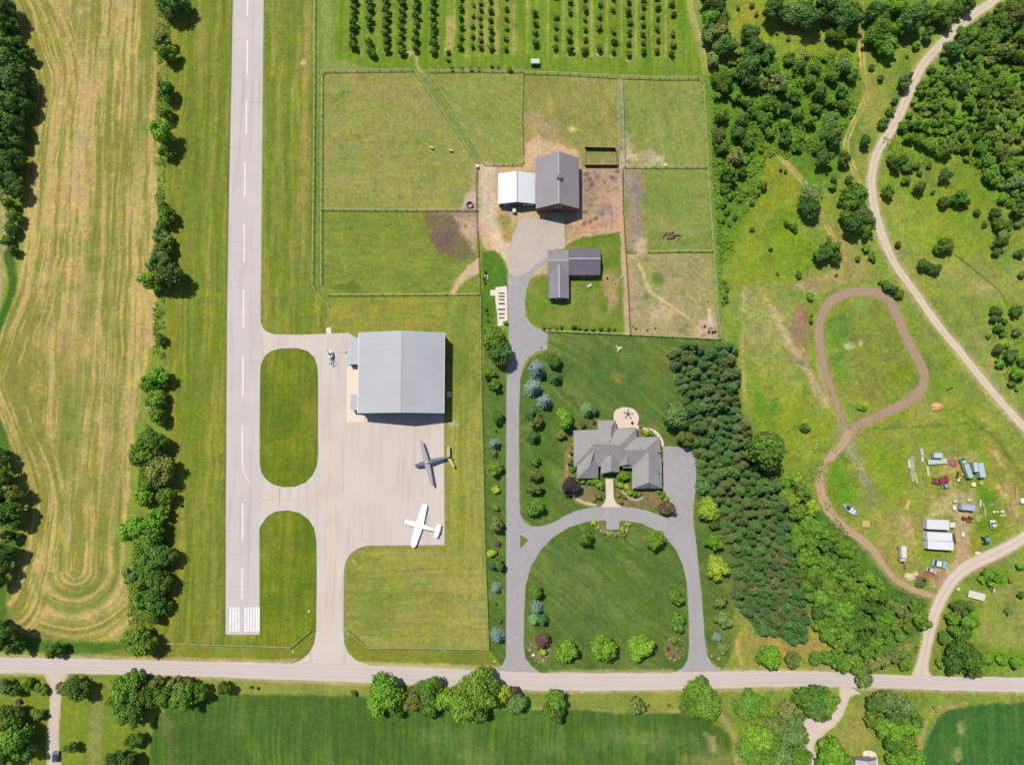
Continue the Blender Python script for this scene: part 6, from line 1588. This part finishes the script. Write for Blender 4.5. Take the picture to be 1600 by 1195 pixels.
def boxtruck(ends, cabpx, width, col, cabcol, label):
    c, a, L = at(*ends, h=2.4); r = empty('box_truck', c, a, label, 'truck'); w = width / 2; h = L / 2; cb = cabpx
    b = MB(); b.box(-h, h - cb - .25, -w, w, .8, 2.55); b.build('cargo_box', mat("cargo_%d_%d_%d" % col, col, .5, .05, 1, ribs=(0, .8, .94)), r, .04)
    prof = [(h - cb, .5), (h, .5), (h, 1.2), (h - .5, 1.9), (h - cb, 2.0)]
    b = MB(); b.loft([[(x, -w * .92, z) for x, z in prof], [(x, w * .92, z) for x, z in prof]]); cab = b.build('cab', paint(cabcol), r, .05)
    b = MB(); b.loft([[(h - .02, -w * .8, 1.22), (h - .02, w * .8, 1.22), (h - .5, w * .8, 1.92), (h - .5, -w * .8, 1.92)], [(h + .03, -w * .8, 1.22), (h + .03, w * .8, 1.22), (h - .45, w * .8, 1.95), (h - .45, -w * .8, 1.95)]]); b.build('windscreen', glass, cab)
    wheels(r, (-h * .65, h - cb * .5), w - .05, .4)
    b = MB(); b.box(-h, h - cb * .3, -.4, .4, .5, .78); b.build('chassis', steel, r)
boxtruck((1517.5,746,1506.5,716.5), 1.5, 1.45, (196,216,205), (170,215,205), "green-grey truck with teal cab, left of the two slim containers")
container((1526.5,737,1524,722.5), 1.35, 2.3, (205,222,228), "short slim pale container between truck and long slim container")
container((1536.5,745.5,1532,723), 1.75, 2.3, (200,218,220), "long slim pale container, rightmost of the three parallel boxes")
boxtruck((1412,853,1413,879.5), 1.3, 1.6, (240,238,228), (245,225,195), "white truck with cream cab on the grass left of the containers")
car((1457.5,878,1479.5,883), 2.1, (150,222,238), "pale blue van with white roof beside the gravel lane", 'van', top=(248,250,255), name='van')
car((1448,888,1463.5,893.5), 1.5, (225,212,200), "small beige car below the pale blue van")
car((1464,753,1483,747), 1.9, (185,62,72), "faded red car in the middle of the junk yard")
car((1457,750,1468,752), 1.7, (175,88,82), "dull red wreck overlapping the faded red car")
car((1472,760,1485,757.5), 1.4, (205,178,162), "small grey-beige car just below the faded red car")
car((1552.5,825,1551,812.5), 1.7, (238,236,210), "cream car alone on the grass right of the yard")
car((87,1190,87.5,1173), 1.9, (70,80,100), "dark car on the driveway at the lower left corner")
car((1549,917,1554,925), .9, (215,215,200), "tiny pale garden tractor above right of the white flat trailer", 'garden tractor', name='garden_tractor')
# utility wagon in the orchard
c, a, L = at(829, 97.5, 843, 97.5, 1.2)
r = empty('farm_wagon', c, a, "pale green covered farm wagon below the orchard rows", 'wagon')
b = MB(); b.box(-1.35, 1.35, -.75, .75, .5, 1.0); b.build('body', paint((120,140,130)), r, .05)
b = MB()
for x in (-1.2, 1.2):
    for y in (-.65, .65): b.tube((x, y, 1.0), (x, y, 1.85), .04)
b.build('roof_post', steel, r)
b = MB(); b.box(-1.4, 1.4, -.8, .8, 1.85, 1.95); b.build('canopy', mat("wagon_canopy", (205, 225, 205), .6), r, .03)
wheels(r, (-.8, .8), .75, .3)
c, a, L = at(803.5, 325, 803.5, 334, .9)
r = empty('utility_cart', c, a, "small pale green cart parked below the barn annexe", 'cart')
b = MB(); b.box(-.9, .9, -.5, .5, .4, .8); b.build('body', paint((150,190,160)), r, .04)
b = MB()
for x in (-.7, .5):
    for y in (-.42, .42): b.tube((x, y, .8), (x, y, 1.65), .03)
b.build('roof_post', steel, r)
b = MB(); b.box(-.85, .7, -.52, .52, 1.65, 1.72); b.build('canopy', mat("cart_canopy", (215, 232, 205), .6), r, .02)
wheels(r, (-.6, .6), .5, .25)
# tractor (dark teal)
c, a, L = at(1539.5, 838, 1542.5, 851, .9)
r = empty('tractor', c, a, "dark teal tractor on the grass near the gravel lane bend", 'tractor')
b = MB(); b.box(-.2, 1.2, -.4, .4, .6, 1.15); b.build('bonnet', paint((60,105,110)), r, .05)
b = MB(); b.box(-1.1, -.1, -.6, .6, .8, 1.9); b.build('cab', paint((60,105,110)), r, .06)
b = MB(); b.box(-1.2, 0, -.68, .68, 1.9, 1.98); b.build('cab_roof', paint((130,175,170)), r)
for x, rd in ((-.7, .62), (.9, .4)):
    for s in (-1, 1):
        b = MB(); b.tube((x, s * .62, rd), (x, s * .92, rd), rd, rd, 14); b.build('wheel', black_m, r)
# red implement
c, a, L = at(1503, 810, 1521, 809.5, .8)
r = empty('farm_implement', c, a, "rusty red farm implement below the blue-grey container", 'implement')
rust = mat("rusty_red", (150, 48, 35), .8, .2, 3)
b = MB(); b.box(-1.7, .1, -.35, .35, .5, 1.1); b.box(.5, 1.7, -.3, .35, .4, .95); b.build('hopper', rust, r, .05)
b = MB(); b.box(-.2, 1.5, -1.25, -.85, .35, .7); b.tube((-.1, -1.0, .5), (-.1, .2, .5), .08); b.tube((.9, -1.0, .5), (.9, 0, .5), .08); b.build('tow_frame', rust, r)
wheels(r, (-1.0, .9), .5, .32)
# rust coloured frame right of the lower containers
c, a, L = at(1489.5, 834, 1493, 848, .6)
r = empty('scrap_metal', c, a, "brown L-shaped scrap frame right of the lower containers", 'scrap')
b = MB(); b.box(-1.4, 1.4, -.28, .1, .2, .75); b.box(1.0, 1.4, -.28, 1.0 - .1, .2, .75); b.v = [(x, -y, z) for x, y, z in b.v]; b.build('beam', mat("rusty_brown", (130, 80, 68), .9, .2, 3), r, .03)
b = MB()
for x in (-1.2, 0, 1.2): b.box(x - .1, x + .1, -.1, .3, 0, .2)
b.build('foot', steel, r)

# ------------------------------------------------------------------ junk and small things
def crate(u, v, sx, sy, ht, col, label, name='crate', cat='crate', rz=0.0):
    p = W(u, v, ht); p.z = 0
    r = empty(name, p, rz, label, cat)
    m = mat("crate_%d_%d_%d" % col, col, .85, .12, 3)
    b = MB(); b.box(-sx / 2, sx / 2, -sy / 2, sy / 2, .08, ht); b.build('box', m, r, .03)
    b = MB(); b.box(-sx / 2 - .04, sx / 2 + .04, -sy / 2 - .04, sy / 2 + .04, ht, ht + .07); b.build('lid', mat("lid_%d_%d_%d" % col, tuple(min(255, int(q * 1.04)) for q in col), .8, .1, 3), r)
    return r
for a_ in ((1488.5,820,1.5,1.4,.9,(252,238,200),"cream crate touching the right end of the upper white container"),
 (1499,750,1.1,.9,.7,(238,228,165),"pale yellow crate at the lower end of the yellow digger"),
 (1521.5,756.5,1.1,1.1,.8,(252,246,190),"cream crate below the parallel slim boxes"),
 (1533.5,754,.9,.9,.6,(200,205,105),"small yellow-green crate in the grass right of the cream crate"),
 (1491.5,793,.9,1.2,.8,(250,240,205),"cream crate left of the blue-grey container"),
 (1492.5,783,1.1,.7,.8,(225,215,165),"pale box on a dark stack above the cream crate"),
 (1598,782,1.1,1.4,1.0,(250,252,250),"white crate at the right picture edge"),
 (1505,834.5,.7,1.2,.6,(250,250,235),"white crate on the dirt lane right of the containers"),
 (1553.5,799.5,.7,.6,.5,(225,235,165),"pale box left of two in the grass, yellowish"),
 (1558.5,799.5,.5,.5,.5,(220,230,160),"smaller pale box right of the yellowish box in the grass"),
 (1566.5,799,1.0,.7,.6,(228,228,165),"pale box above the long pale board stack in the grass"),
 (1353,818,2.3,2.0,.7,(205,185,115),"square straw-coloured platform beside the dirt track"),
 (1515,781,1.3,.6,.7,(225,220,190),"pale low box just above the blue-grey container"),
 (1528,864,1.6,.8,.5,(248,228,180),"cream flat box at the side of the gravel lane bend"),
 (1497.5,920,.0001 + .9,.9,.5,(222,215,130),"yellowish box on the grass above the white flat trailer")):
    crate(*a_)
def planks(u0, v0, u1, v1, w, col, label, n=5, ht=.35, name='plank_stack', seed=0):
    c, a, L = at(u0, v0, u1, v1, ht); r = empty(name, c, a, label, 'planks'); rn = random.Random(seed + int(u0 * 7 + v0))
    b = MB()
    for k in range(n):
        y = (k - (n - 1) / 2) * w / n; d = rn.uniform(-.06, .06) * L; z = rn.uniform(.0, ht * .5)
        b.box(-L / 2 + d, L / 2 + d * .5, y - w / n * .42, y + w / n * .42, .06 + z, .06 + z + ht * .5, rn.uniform(-.03, .03))
    b.build('planks', mat("planks_%d_%d_%d" % col, col, .85, .15, 2), r)
    b = MB()
    for x in (-.3, .3): b.box(L * x - .08, L * x + .08, -w / 2, w / 2, 0, .06)
    b.build('bearer', mat("bearer_wood", (120, 95, 70)), r)
    return r
planks(1439.5, 700, 1442, 711, .9, (215,215,215), "grey-white slab stack at the upper left of the yard")
planks(1441.5, 713, 1442.5, 721.5, .6, (250,245,220), "short cream plank stack below the grey-white slabs")
planks(1449.5, 728, 1451.5, 743.5, .75, (240,235,200), "long cream plank stack left of the red car")
planks(1420.5, 718, 1422, 731, .7, (245,240,215), "white plank stack at the left edge of the yard")
planks(1425.5, 713, 1427, 736, 1.1, (205,200,180), "long grey plank stack right of the white planks", 7)
planks(1424, 736, 1428, 752, .9, (212,205,160), "weathered yellowish planks lowest at the left of the yard", 6)
planks(1429, 738, 1434, 755, .7, (225,218,180), "slanting pale planks right of the weathered ones")
planks(1417, 797, 1420.5, 781, .6, (248,205,140), "orange-yellow plank stack leaning across the left grass")
planks(1412, 796, 1418, 786, .35, (235,195,140), "thin yellow planks crossing the orange-yellow stack", 3)
planks(1532, 781, 1532.5, 790.5, .6, (245,242,222), "white board stack right of the blue-grey container")
planks(1537, 784, 1538, 792, .4, (222,210,165), "thin tan boards right of the white board stack", 3)
planks(1539.5, 794, 1540.5, 806, .45, (225,215,170), "thin tan boards lower down, above the cream car", 3)
planks(1563, 805, 1572, 804.5, .5, (235,238,180), "long pale board stack in the grass right of the cream car", 4)
planks(1573.5, 823, 1586, 817, .45, (228,198,118), "yellow planks slanting beside the gravel lane", 4)
planks(1588.5, 760, 1589.5, 786, .5, (222,175,110), "long orange planks at the right edge of the yard", 4)
planks(1581, 768, 1582, 797, .35, (212,180,120), "long thin tan planks left of the orange ones", 3)
planks(1501, 825, 1504, 831, .35, (232,210,150), "short tan planks on the lane below the implement", 3)
planks(1454, 804.5, 1466, 803, .4, (238,215,165), "tan planks above the upper white container", 4)
planks(1469, 799, 1473, 803, .6, (225,205,150), "small tan board heap right of the tan planks", 4)
planks(1413, 880, 1414.5, 889, .5, (120,105,85), "dark narrow timber stack below the white truck", 3)
# yellow digger
c, a, L = at(1503, 735, 1499, 752, .8)
r = empty('digger', c, a, "old yellow digger standing between red car and green-grey truck", 'digger')
ym = mat("faded_yellow_paint", (205, 172, 78), .6, .12, 2)
b = MB(); b.box(-1.0, .9, -.55, .55, .5, 1.0); b.box(-.9, -.1, -.5, .3, 1.0, 1.75); b.build('body', ym, r, .05)
b = MB(); b.tube((.8, 0, 1.0), (1.5, 0, 1.6), .1); b.tube((1.5, 0, 1.6), (1.9, 0, .5), .08); b.build('arm', ym, r)
for s in (-1, 1):
    b = MB(); b.box(-1.1, 1.0, s * .75 - .18, s * .75 + .18, 0, .55); b.build('crawler_track', black_m, r, .1)
# mounds
def mound(u, v, rx, ry, ht, col, label, cat, name, seed=1, jit=.12, n=16):
    p = W(u, v, ht * .5); p.z = 0; rn = random.Random(seed)
    rings = []
    ph = [rn.uniform(1 - jit, 1 + jit) for _ in range(n)]
    for t, z in ((1, -.05), (.86, .35), (.6, .72), (.28, .95), (.05, 1.0)):
        rings.append([(rx * t * ph[i] * rn.uniform(.95, 1.05) * math.cos(6.283 * i / n), ry * t * ph[i] * rn.uniform(.95, 1.05) * math.sin(6.283 * i / n), ht * z * rn.uniform(.9, 1.05)) for i in range(n)])
    b = MB(); b.loft(rings); o = b.build(name, mat("heap_%d_%d_%d" % col, col, .9, .18, 3, .05), None)
    o.location = p; tag(o, label, cat); return o
mound(1466, 635.5, 1.9, 1.55, 1.5, (250,190,125), "bright orange heap of sand alone in the meadow", 'heap', 'sand_heap')
mound(1562, 762, 1.0, 1.1, .7, (225,182,105), "ochre sand heap in the grass right of the slim boxes", 'heap', 'sand_heap', 2, .2)
mound(1565.5, 770, .7, 1.0, .5, (222,178,100), "small ochre sand heap touching the lower side of the larger one", 'heap', 'sand_heap', 3, .2)
mound(1424, 902, 1.7, 1.5, .9, (235,222,175), "cream rubble heap where dirt track nears the lane", 'heap', 'rubble_heap', 4, .25)
mound(1432, 897, .9, .9, 1.0, (232,220,180), "smaller cream rubble heap with dark hole on top", 'heap', 'rubble_heap', 5, .25)
mound(1438, 904, 1.4, .7, .6, (135,98,78), "brown scrap heap right of the cream rubble", 'heap', 'scrap_heap', 6, .3)
mound(1445.5, 907, .9, .6, .8, (72,48,30), "dark brown scrap heap beside the lane", 'heap', 'scrap_heap', 7, .3)
mound(1439, 914, 2.0, 1.0, .9, (70,118,40), "green overgrown heap under the dark scrap", 'heap', 'grassy_heap', 8, .2)
mound(1490, 724, 1.4, 1.2, .7, (175,125,95), "reddish earth heap between flatbed trailer and truck", 'heap', 'earth_heap', 9, .25)
# silver boat beside the track
c, a, L = at(1318, 787, 1340, 804, .8)
r = empty('boat', c, a, "silvery grey boat hull lying in the grass beside the dirt track", 'boat')
b = MB(); n_ = 12
b.loft([[(L * .5 * k * (math.cos(t) if abs(math.cos(t)) < .95 else math.copysign(1, math.cos(t))), 1.15 * k2 * math.sin(t), z) for t in [6.283 * i / n_ for i in range(n_)]] for k, k2, z in ((.7, .5, 0), (1, 1, .75), (.93, .85, .78), (.85, .75, .45))]); b.build('hull', mat("dull_aluminium", (190, 205, 200), .4, .08, 2, metal=.3), r)
b = MB(); b.box(-1.3, -.2, -.5, .5, .46, 1.1); b.build('console', black_m, r, .05)
b = MB(); b.box(.2, .5, -.8, .8, .5, .85); b.box(1.2, 1.45, -.7, .7, .5, .85); b.build('bench', trim_w, r)
# round hay feeder, boulders, tubs
def ring_feeder(u, v, rad, label, m):
    p = W(u, v, .5); p.z = 0; r = empty('ring_feeder', p, 0, label, 'feeder')
    b = MB(); n = 20
    for z0, z1 in ((0, .55), (.9, 1.05)):
        for k in range(n):
            t0, t1 = 6.283 * k / n, 6.283 * (k + 1) / n
            q = [(rad * math.cos(t0), rad * math.sin(t0)), (rad * math.cos(t1), rad * math.sin(t1)), ((rad - .14) * math.cos(t1), (rad - .14) * math.sin(t1)), ((rad - .14) * math.cos(t0), (rad - .14) * math.sin(t0))]
            b.add([(*x, z0) for x in q] + [(*x, z1) for x in q], [(0,1,2,3),(4,5,6,7),(0,1,5,4),(1,2,6,5),(2,3,7,6),(3,0,4,7)])
    b.build('ring', m, r)
    b = MB()
    for k in range(10):
        t = .628 * k; b.tube((rad * .96 * math.cos(t), rad * .96 * math.sin(t), .5), (rad * .96 * math.cos(t), rad * .96 * math.sin(t), .95), .03)
    b.build('upright', m, r)
ring_feeder(734, 320.5, 1.05, "dark round feeder ring in the bare paddock corner", mat("dark_feeder", (0.05, 0.035, 0.03), .8, raw=True))
def boulder(u, v, s, col, label, name='boulder', cat='boulder', seed=1, group=None):
    p = W(u, v, s * .4); b = MB(); rn = random.Random(seed)
    b.ball((0, 0, s * .35), s, 9, 6, (1, .8, .7), .2, rn)
    o = b.build(name, mat("stone_%d_%d_%d" % col, col, .9, .2, 4, .03), None); o.location = (p.x, p.y, 0); o.rotation_euler.z = rn.uniform(0, 6)
    return tag(o, label, cat, group)
bro = (70, 48, 40)
for k, (u, v, s, lb) in enumerate(((989,510.5,.30,"dark brown stone beside the lane fence, uppermost of the bare paddock's row"), (993.5,513.5,.40,"larger dark brown stone just below the uppermost one"), (1011.5,516,.38,"dark brown stone third from the left in the bare paddock"), (1024,513,.36,"dark brown stone fourth from the left in the bare paddock"), (1089.5,505,.22,"tiny brown stone left of the black tubs"), (1106,471,.30,"reddish brown stone near the right fence of the bare paddock"), (949,435,.45,"dark stump on the sandy patch right of the stables"), (962,444,.25,"small brown stone right of the dark stump"), (1090.5,0,.0,''))[:8]):
    boulder(u, v, s, bro, lb, seed=k)
def tub(u, v, rd, label):
    p = W(u, v, .5); r = empty('feed_tub', (p.x, p.y, 0), 0, label, 'tub')
    b = MB(); b.loft([[(k * rd * math.cos(6.283 * i / 12), k * rd * math.sin(6.283 * i / 12), z) for i in range(12)] for k, z in ((.8, 0), (1, .6), (.9, .6), (.75, .15))]); b.build('shell', black_m, r)
for u, v, rd, lb in ((1101.5,509.5,.32,"black tub farthest left in the lower right paddock corner"),(1107.5,518.5,.42,"black tub below the grey hay in the paddock corner"),(1113.5,519,.40,"black tub, middle of the lower three in the paddock corner"),(1117.5,518,.42,"black tub farthest right in the paddock corner")):
    tub(u, v, rd, lb)
mound(1109.5, 513, .75, .55, .35, (170,150,150), "grey hay heap above the black tubs", 'hay', 'hay_heap', 11, .25)
mound(1116, 512, .3, .6, .3, (180,160,155), "narrow grey hay heap right of the wider one", 'hay', 'hay_heap', 12, .25)
# log heap in paddock
rn = random.Random(4)
for k, (u, v, l, a, lb) in enumerate(((1039,367,2.2,.9,"leftmost log, leaning pale"),(1044,368,2.8,1.2,"dark log second from the left"),(1047,366,2.6,.5,"brown log lying across the second"),(1052,367,2.4,.1,"middle log, nearly level"),(1058,368.5,2.6,.05,"level log on the right side"),(1061,372,2.0,.9,"short dark log farthest right"),(1049,372.5,2.4,.15,"lowest log, lying level"))):
    p = W(u, v, .2); o = empty('log', (p.x, p.y, 0), a, lb + " in the paddock's log heap", 'log', 'logs heaped in the paddock')
    b = MB(); b.tube((-l / 2, 0, .22), (l / 2, 0, .22 + rn.uniform(0, .3)), .2, .16, 8); b.build('stem', mat("grey_log" if k % 2 else "brown_log", (160,130,125) if k % 2 else (95,65,58), .9, .2, 3), o)
    b = MB(); b.tube((l * .1, 0, .3), (l * .35, .35, .7), .06, .03, 5); b.build('branch_stub', mat("brown_log", (95,65,58)), o)
for k, (u, v) in enumerate(((1055.5,372.5),(1059,374))):
    boulder(u, v, .3, (215,185,165), ("pale stone left of two" if k == 0 else "pale stone right of two") + " below the log heap", seed=20 + k)
# stable lawn furniture
p = W(920.5, 446.5); r = empty('garden_bench', (p.x, p.y, 0), .6, "white garden bench on the stable lawn", 'bench')
b = MB()
for k in range(4): b.box(-.75, .75, -.3 + k * .16, -.18 + k * .16, .42, .46)
b.build('seat', trim_w, r)
b = MB()
for k in range(3): b.box(-.75, .75, .34, .39, .55 + k * .16, .66 + k * .16)
b.build('backrest', trim_w, r)
for x in (-.68, .68):
    for y in (-.25, .33): b = MB(); b.box(x - .04, x + .04, y - .04, y + .04, 0, .42 if y < 0 else 1.0); b.build('leg', trim_w, r)
p = W(972.5, 433); r = empty('water_trough', (p.x, p.y, 0), 1.4, "pale water trough beside the sandy lane fence", 'trough')
b = MB(); b.box(-.6, .6, -.28, .28, 0, .5); b.build('basin', trim_w, r, .03); b = MB(); b.box(-.52, .52, -.2, .2, .5, .505); b.build('water', glass, r)
p = W(966.5, 544.5); r = empty('stone_table', (p.x, p.y, 0), 0, "small pale stone seat group alone on the big lawn", 'table')
b = MB(); b.tube((0, 0, .6), (0, 0, .7), .55, .55, 12); b.build('table_top', mat("pale_stone", (235, 228, 190)), r)
b = MB(); b.tube((0, 0, 0), (0, 0, .6), .16, .12); b.build('leg', mat("pale_stone", (235, 228, 190)), r)
for a in (.3, 2.4, 4.3): b = MB(); b.box(.75, 1.1, -.3, .3, 0, .4, a); b.build('seat', mat("pale_stone", (235, 228, 190)), r)
p = W(845.5, 543); o = boulder(845.5, 543, .32, (60, 50, 50), "small dark stone on the driveway pad by the lawn", seed=31)
p = W(746, 261.5); b = MB(); b.box(-.3, .3, -.3, .3, 0, 1.2); b.box(-.38, .38, -.38, .38, 1.2, 1.32); o = b.build('gate_pillar', trim_w, None, .02); o.location = (p.x, p.y, 0); tag(o, "white gate pillar at the lower end of the slanting lane", 'pillar')
for u, v, w_, h_, lb in ((1040,257.5,1.0,.7,"pale salt block by the cross fence of the upper right paddock"),(1077,0,0,0,'')):
    if w_:
        crate(u, v, w_, h_, .4, (230,215,170), lb, 'salt_block', 'block')
# mounting blocks / racks on the white pad beside the drive
for k, (v, w_, c_) in enumerate(((457.5,1.9,(150,130,130)),(462.5,1.9,(150,130,130)),(467.5,1.7,(165,140,135)),(474,1.9,(120,82,80)),(483,2.3,(125,62,52)),(490,1.9,(110,85,85)),(496,1.7,(160,145,140)))):
    p = W(783.5, v, .4); r = empty('bench', (p.x, p.y, 0.03), 0, f"{nth(k)} narrow bench from the top on the white paved pad", 'bench', 'benches on the white paved pad')
    b = MB(); b.box(-w_ / 2, w_ / 2, -.14, .14, .38, .45); b.build('seat', mat("bench_%d" % c_[0], c_, .8, .15, 3), r)
    for x in (-w_ * .4, w_ * .4): b = MB(); b.box(x - .05, x + .05, -.11, .11, 0, .38); b.build('leg', steel, r)
for k, (u, v) in enumerate(((760.5,433),(763,434.5))):
    pass
p = W(759.5, 434); r = empty('garden_arch', (p.x, p.y, 0), 0, "small white square frame between dark bushes left of the drive", 'garden frame')
b = MB(); b.box(-.5, .5, -.6, -.5, 0, .5); b.box(-.5, .5, .5, .6, 0, .5); b.box(-.6, -.5, -.6, .6, 0, .5); b.box(.5, .6, -.6, .6, 0, .5); b.build('frame', trim_w, r)
b = MB(); b.box(-.48, .48, -.48, .48, 0, .12); b.build('soil', mat("dark_soil", (80, 70, 50)), r)
# patio furniture
p = W(981, 646.5); r = empty('fire_pit', (p.x, p.y, .03), 0, "dark round fire pit at the centre of the patio", 'fire pit')
b = MB(); b.tube((0, 0, 0), (0, 0, .45), .5, .55, 14); b.build('bowl', black_m, r); b = MB(); b.tube((0, 0, .45), (0, 0, .47), .38, .38, 12); b.build('ash', mat("ash", (110, 105, 105)), r)
for k, (a, w1) in enumerate(((.2,'right of'),(1.5,'above'),(2.7,'upper left of'),(4.0,'lower left of'),(5.3,'lower right of'))):
    cx, cy = p.x + 1.15 * math.cos(a), p.y + 1.15 * math.sin(a)
    r = empty('garden_chair', (cx, cy, .03), a, f"dark patio chair {w1} the fire pit", 'chair', 'chairs round the fire pit')
    b = MB(); b.box(-.25, .25, -.25, .25, .4, .46); b.build('seat', steel, r); b = MB(); b.box(.22, .28, -.25, .25, .46, .9); b.build('backrest', steel, r)
    for x in (-.2, .2):
        for y in (-.2, .2): b = MB(); b.box(x - .03, x + .03, y - .03, y + .03, 0, .4); b.build('leg', steel, r)
p = W(987.5, 660.5); r = empty('planter', (p.x, p.y, .03), 0, "dark round planter on the patio near the house", 'planter')
b = MB(); b.tube((0, 0, 0), (0, 0, .55), .38, .45, 14); b.build('pot', black_m, r); b = MB(); b.tube((0, 0, .5), (0, 0, .56), .36, .34, 12); b.build('soil', mat("dark_soil", (80, 70, 50)), r)
# stones in garden beds
rn = random.Random(12); k = 0
for cu, cv, ru, rv, n, wh in ((842,1015,15,20,12,"lower left corner bed"),(1054,1014,16,19,12,"lower right corner bed"),(958,829,27,11,14,"bed facing the front path")):
    for i in range(n):
        t = 6.283 * i / n if cv > 900 else math.pi * (i + .5) / n
        u, v = cu + ru * math.cos(t) * rn.uniform(.8, 1), cv + rv * math.sin(t) * rn.uniform(.8, 1) - (6 if cv < 900 else 0)
        boulder(u, v, rn.uniform(.22, .42), rn.choice([(205,190,165),(180,165,145),(225,215,195)]), f"{nth(i)} edging stone, counted clockwise from right, of the {wh}", seed=50 + k, group=f"edging stones of the {wh}"); k += 1
boulder(833.5, 1023, .5, (250,248,240), "white boulder in the lower left corner bed", seed=99)
for u, v, s, c_, lb in ((1112,1024,.35,(235,222,175),"pale stone at the mouth of the right drive arm"),(1123,1029,.45,(225,195,70),"yellow flowering clump at the right drive mouth"),(1124,1043,.35,(225,200,140),"tan stone right beside the road at the drive mouth"),(773,1033,.45,(240,215,150),"cream stone at the left drive mouth"),(483,955,.5,(225,225,170),"pale round stone on the grass right of the runway end"),(458,1018,.4,(235,232,205),"white stone on the verge below the runway fence"),(544,991,.35,(190,215,170),"pale green stone left at the taxiway mouth"),(552,993,.35,(235,230,215),"white stone right at the taxiway mouth"),(411,497,.3,(225,215,190),"small pale stone beside the runway above the taxiway"),(1346,1023 + 0,.0,(0,0,0),'')):
    if s: boulder(u, v, s, c_, lb, seed=int(u))
# two sheep
def sheep(u, v, a, label):
    p = W(u, v, .6)
    r = empty('sheep', (p.x, p.y, 0), a, label, 'sheep', 'sheep in the left paddock')
    me = bpy.data.meshes.new('body')
    V = [(0,0,.78),(.35,0,.80),(-.4,0,.76),(.58,0,.98),(.78,0,1.05),(.98,0,.95),(.34,.17,.45),(.34,.17,.05),(.34,-.17,.45),(.34,-.17,.05),(-.42,.17,.48),(-.36,.17,.05),(-.42,-.17,.48),(-.36,-.17,.05),(-.6,0,.72)]
    Ed = [(0,1),(0,2),(1,3),(3,4),(4,5),(1,6),(6,7),(1,8),(8,9),(2,10),(10,11),(2,12),(12,13),(2,14)]
    me.from_pydata(V, Ed, [])
    o = bpy.data.objects.new('body', me); SC.collection.objects.link(o); o.parent = r
    o.modifiers.new('skin', 'SKIN'); sb = o.modifiers.new('sub', 'SUBSURF'); sb.levels = 1; sb.render_levels = 1
    rad = [.34,.32,.33,.19,.15,.08,.09,.05,.09,.05,.10,.05,.10,.05,.07]
    for i, q in enumerate(rad): me.skin_vertices[0].data[i].radius = (q, q)
    me.skin_vertices[0].data[0].use_root = True
    me.materials.append(mat("fleece", (240, 232, 200), .95, .1, 5, .03))
    for s in (-1, 1):
        b = MB(); b.box(.72, .8, s * .1 - .02, s * .26 + .02 if s > 0 else s * .1 + .02, 1.08, 1.14) if s > 0 else b.box(.72, .8, -.26, -.08, 1.08, 1.14); b.build('ear', mat("fleece", (240, 232, 200)), r)
sheep(675.5, 231.5, 2.7, "pale sheep standing in the left paddock, farther left of two")
sheep(705.5, 235.5, 2.9, "pale sheep in the left paddock, nearer the slanting lane")
# utility poles and signs by the road
for u, v, lb in ((1455,1102,"leaning pale pole beside the lower right crop field"),):
    p = W(u, v); r = empty('utility_pole', (p.x, p.y, 0), 0, lb, 'pole')
    b = MB(); b.tube((0, 0, 0), (-.3, .4, 6.5), .16, .10, 8); b.build('shaft', mat("pole_wood", (175, 165, 145)), r)
    b = MB(); b.box(-1.2, .6, .32, .44, 6.0, 6.15); b.build('crossarm', mat("pole_wood", (175, 165, 145)), r)
for u, v, rz, lb in ((1417,1023,-.2,"brown fallen log on the bare patch beside the gravel lane"),(1483,608,.4,"pale fallen log on the meadow near the gravel lane")):
    p = W(u, v); r = empty('log', (p.x, p.y, 0), rz, lb, 'log')
    b = MB(); b.tube((-1.2, 0, .2), (1.2, 0, .22), .2, .14, 8); b.build('stem', mat("brown_log", (95,65,58)), r)
    b = MB(); b.tube((.3, 0, .3), (.7, .4, .7), .06, .03, 5); b.build('branch_stub', mat("brown_log", (95,65,58)), r)
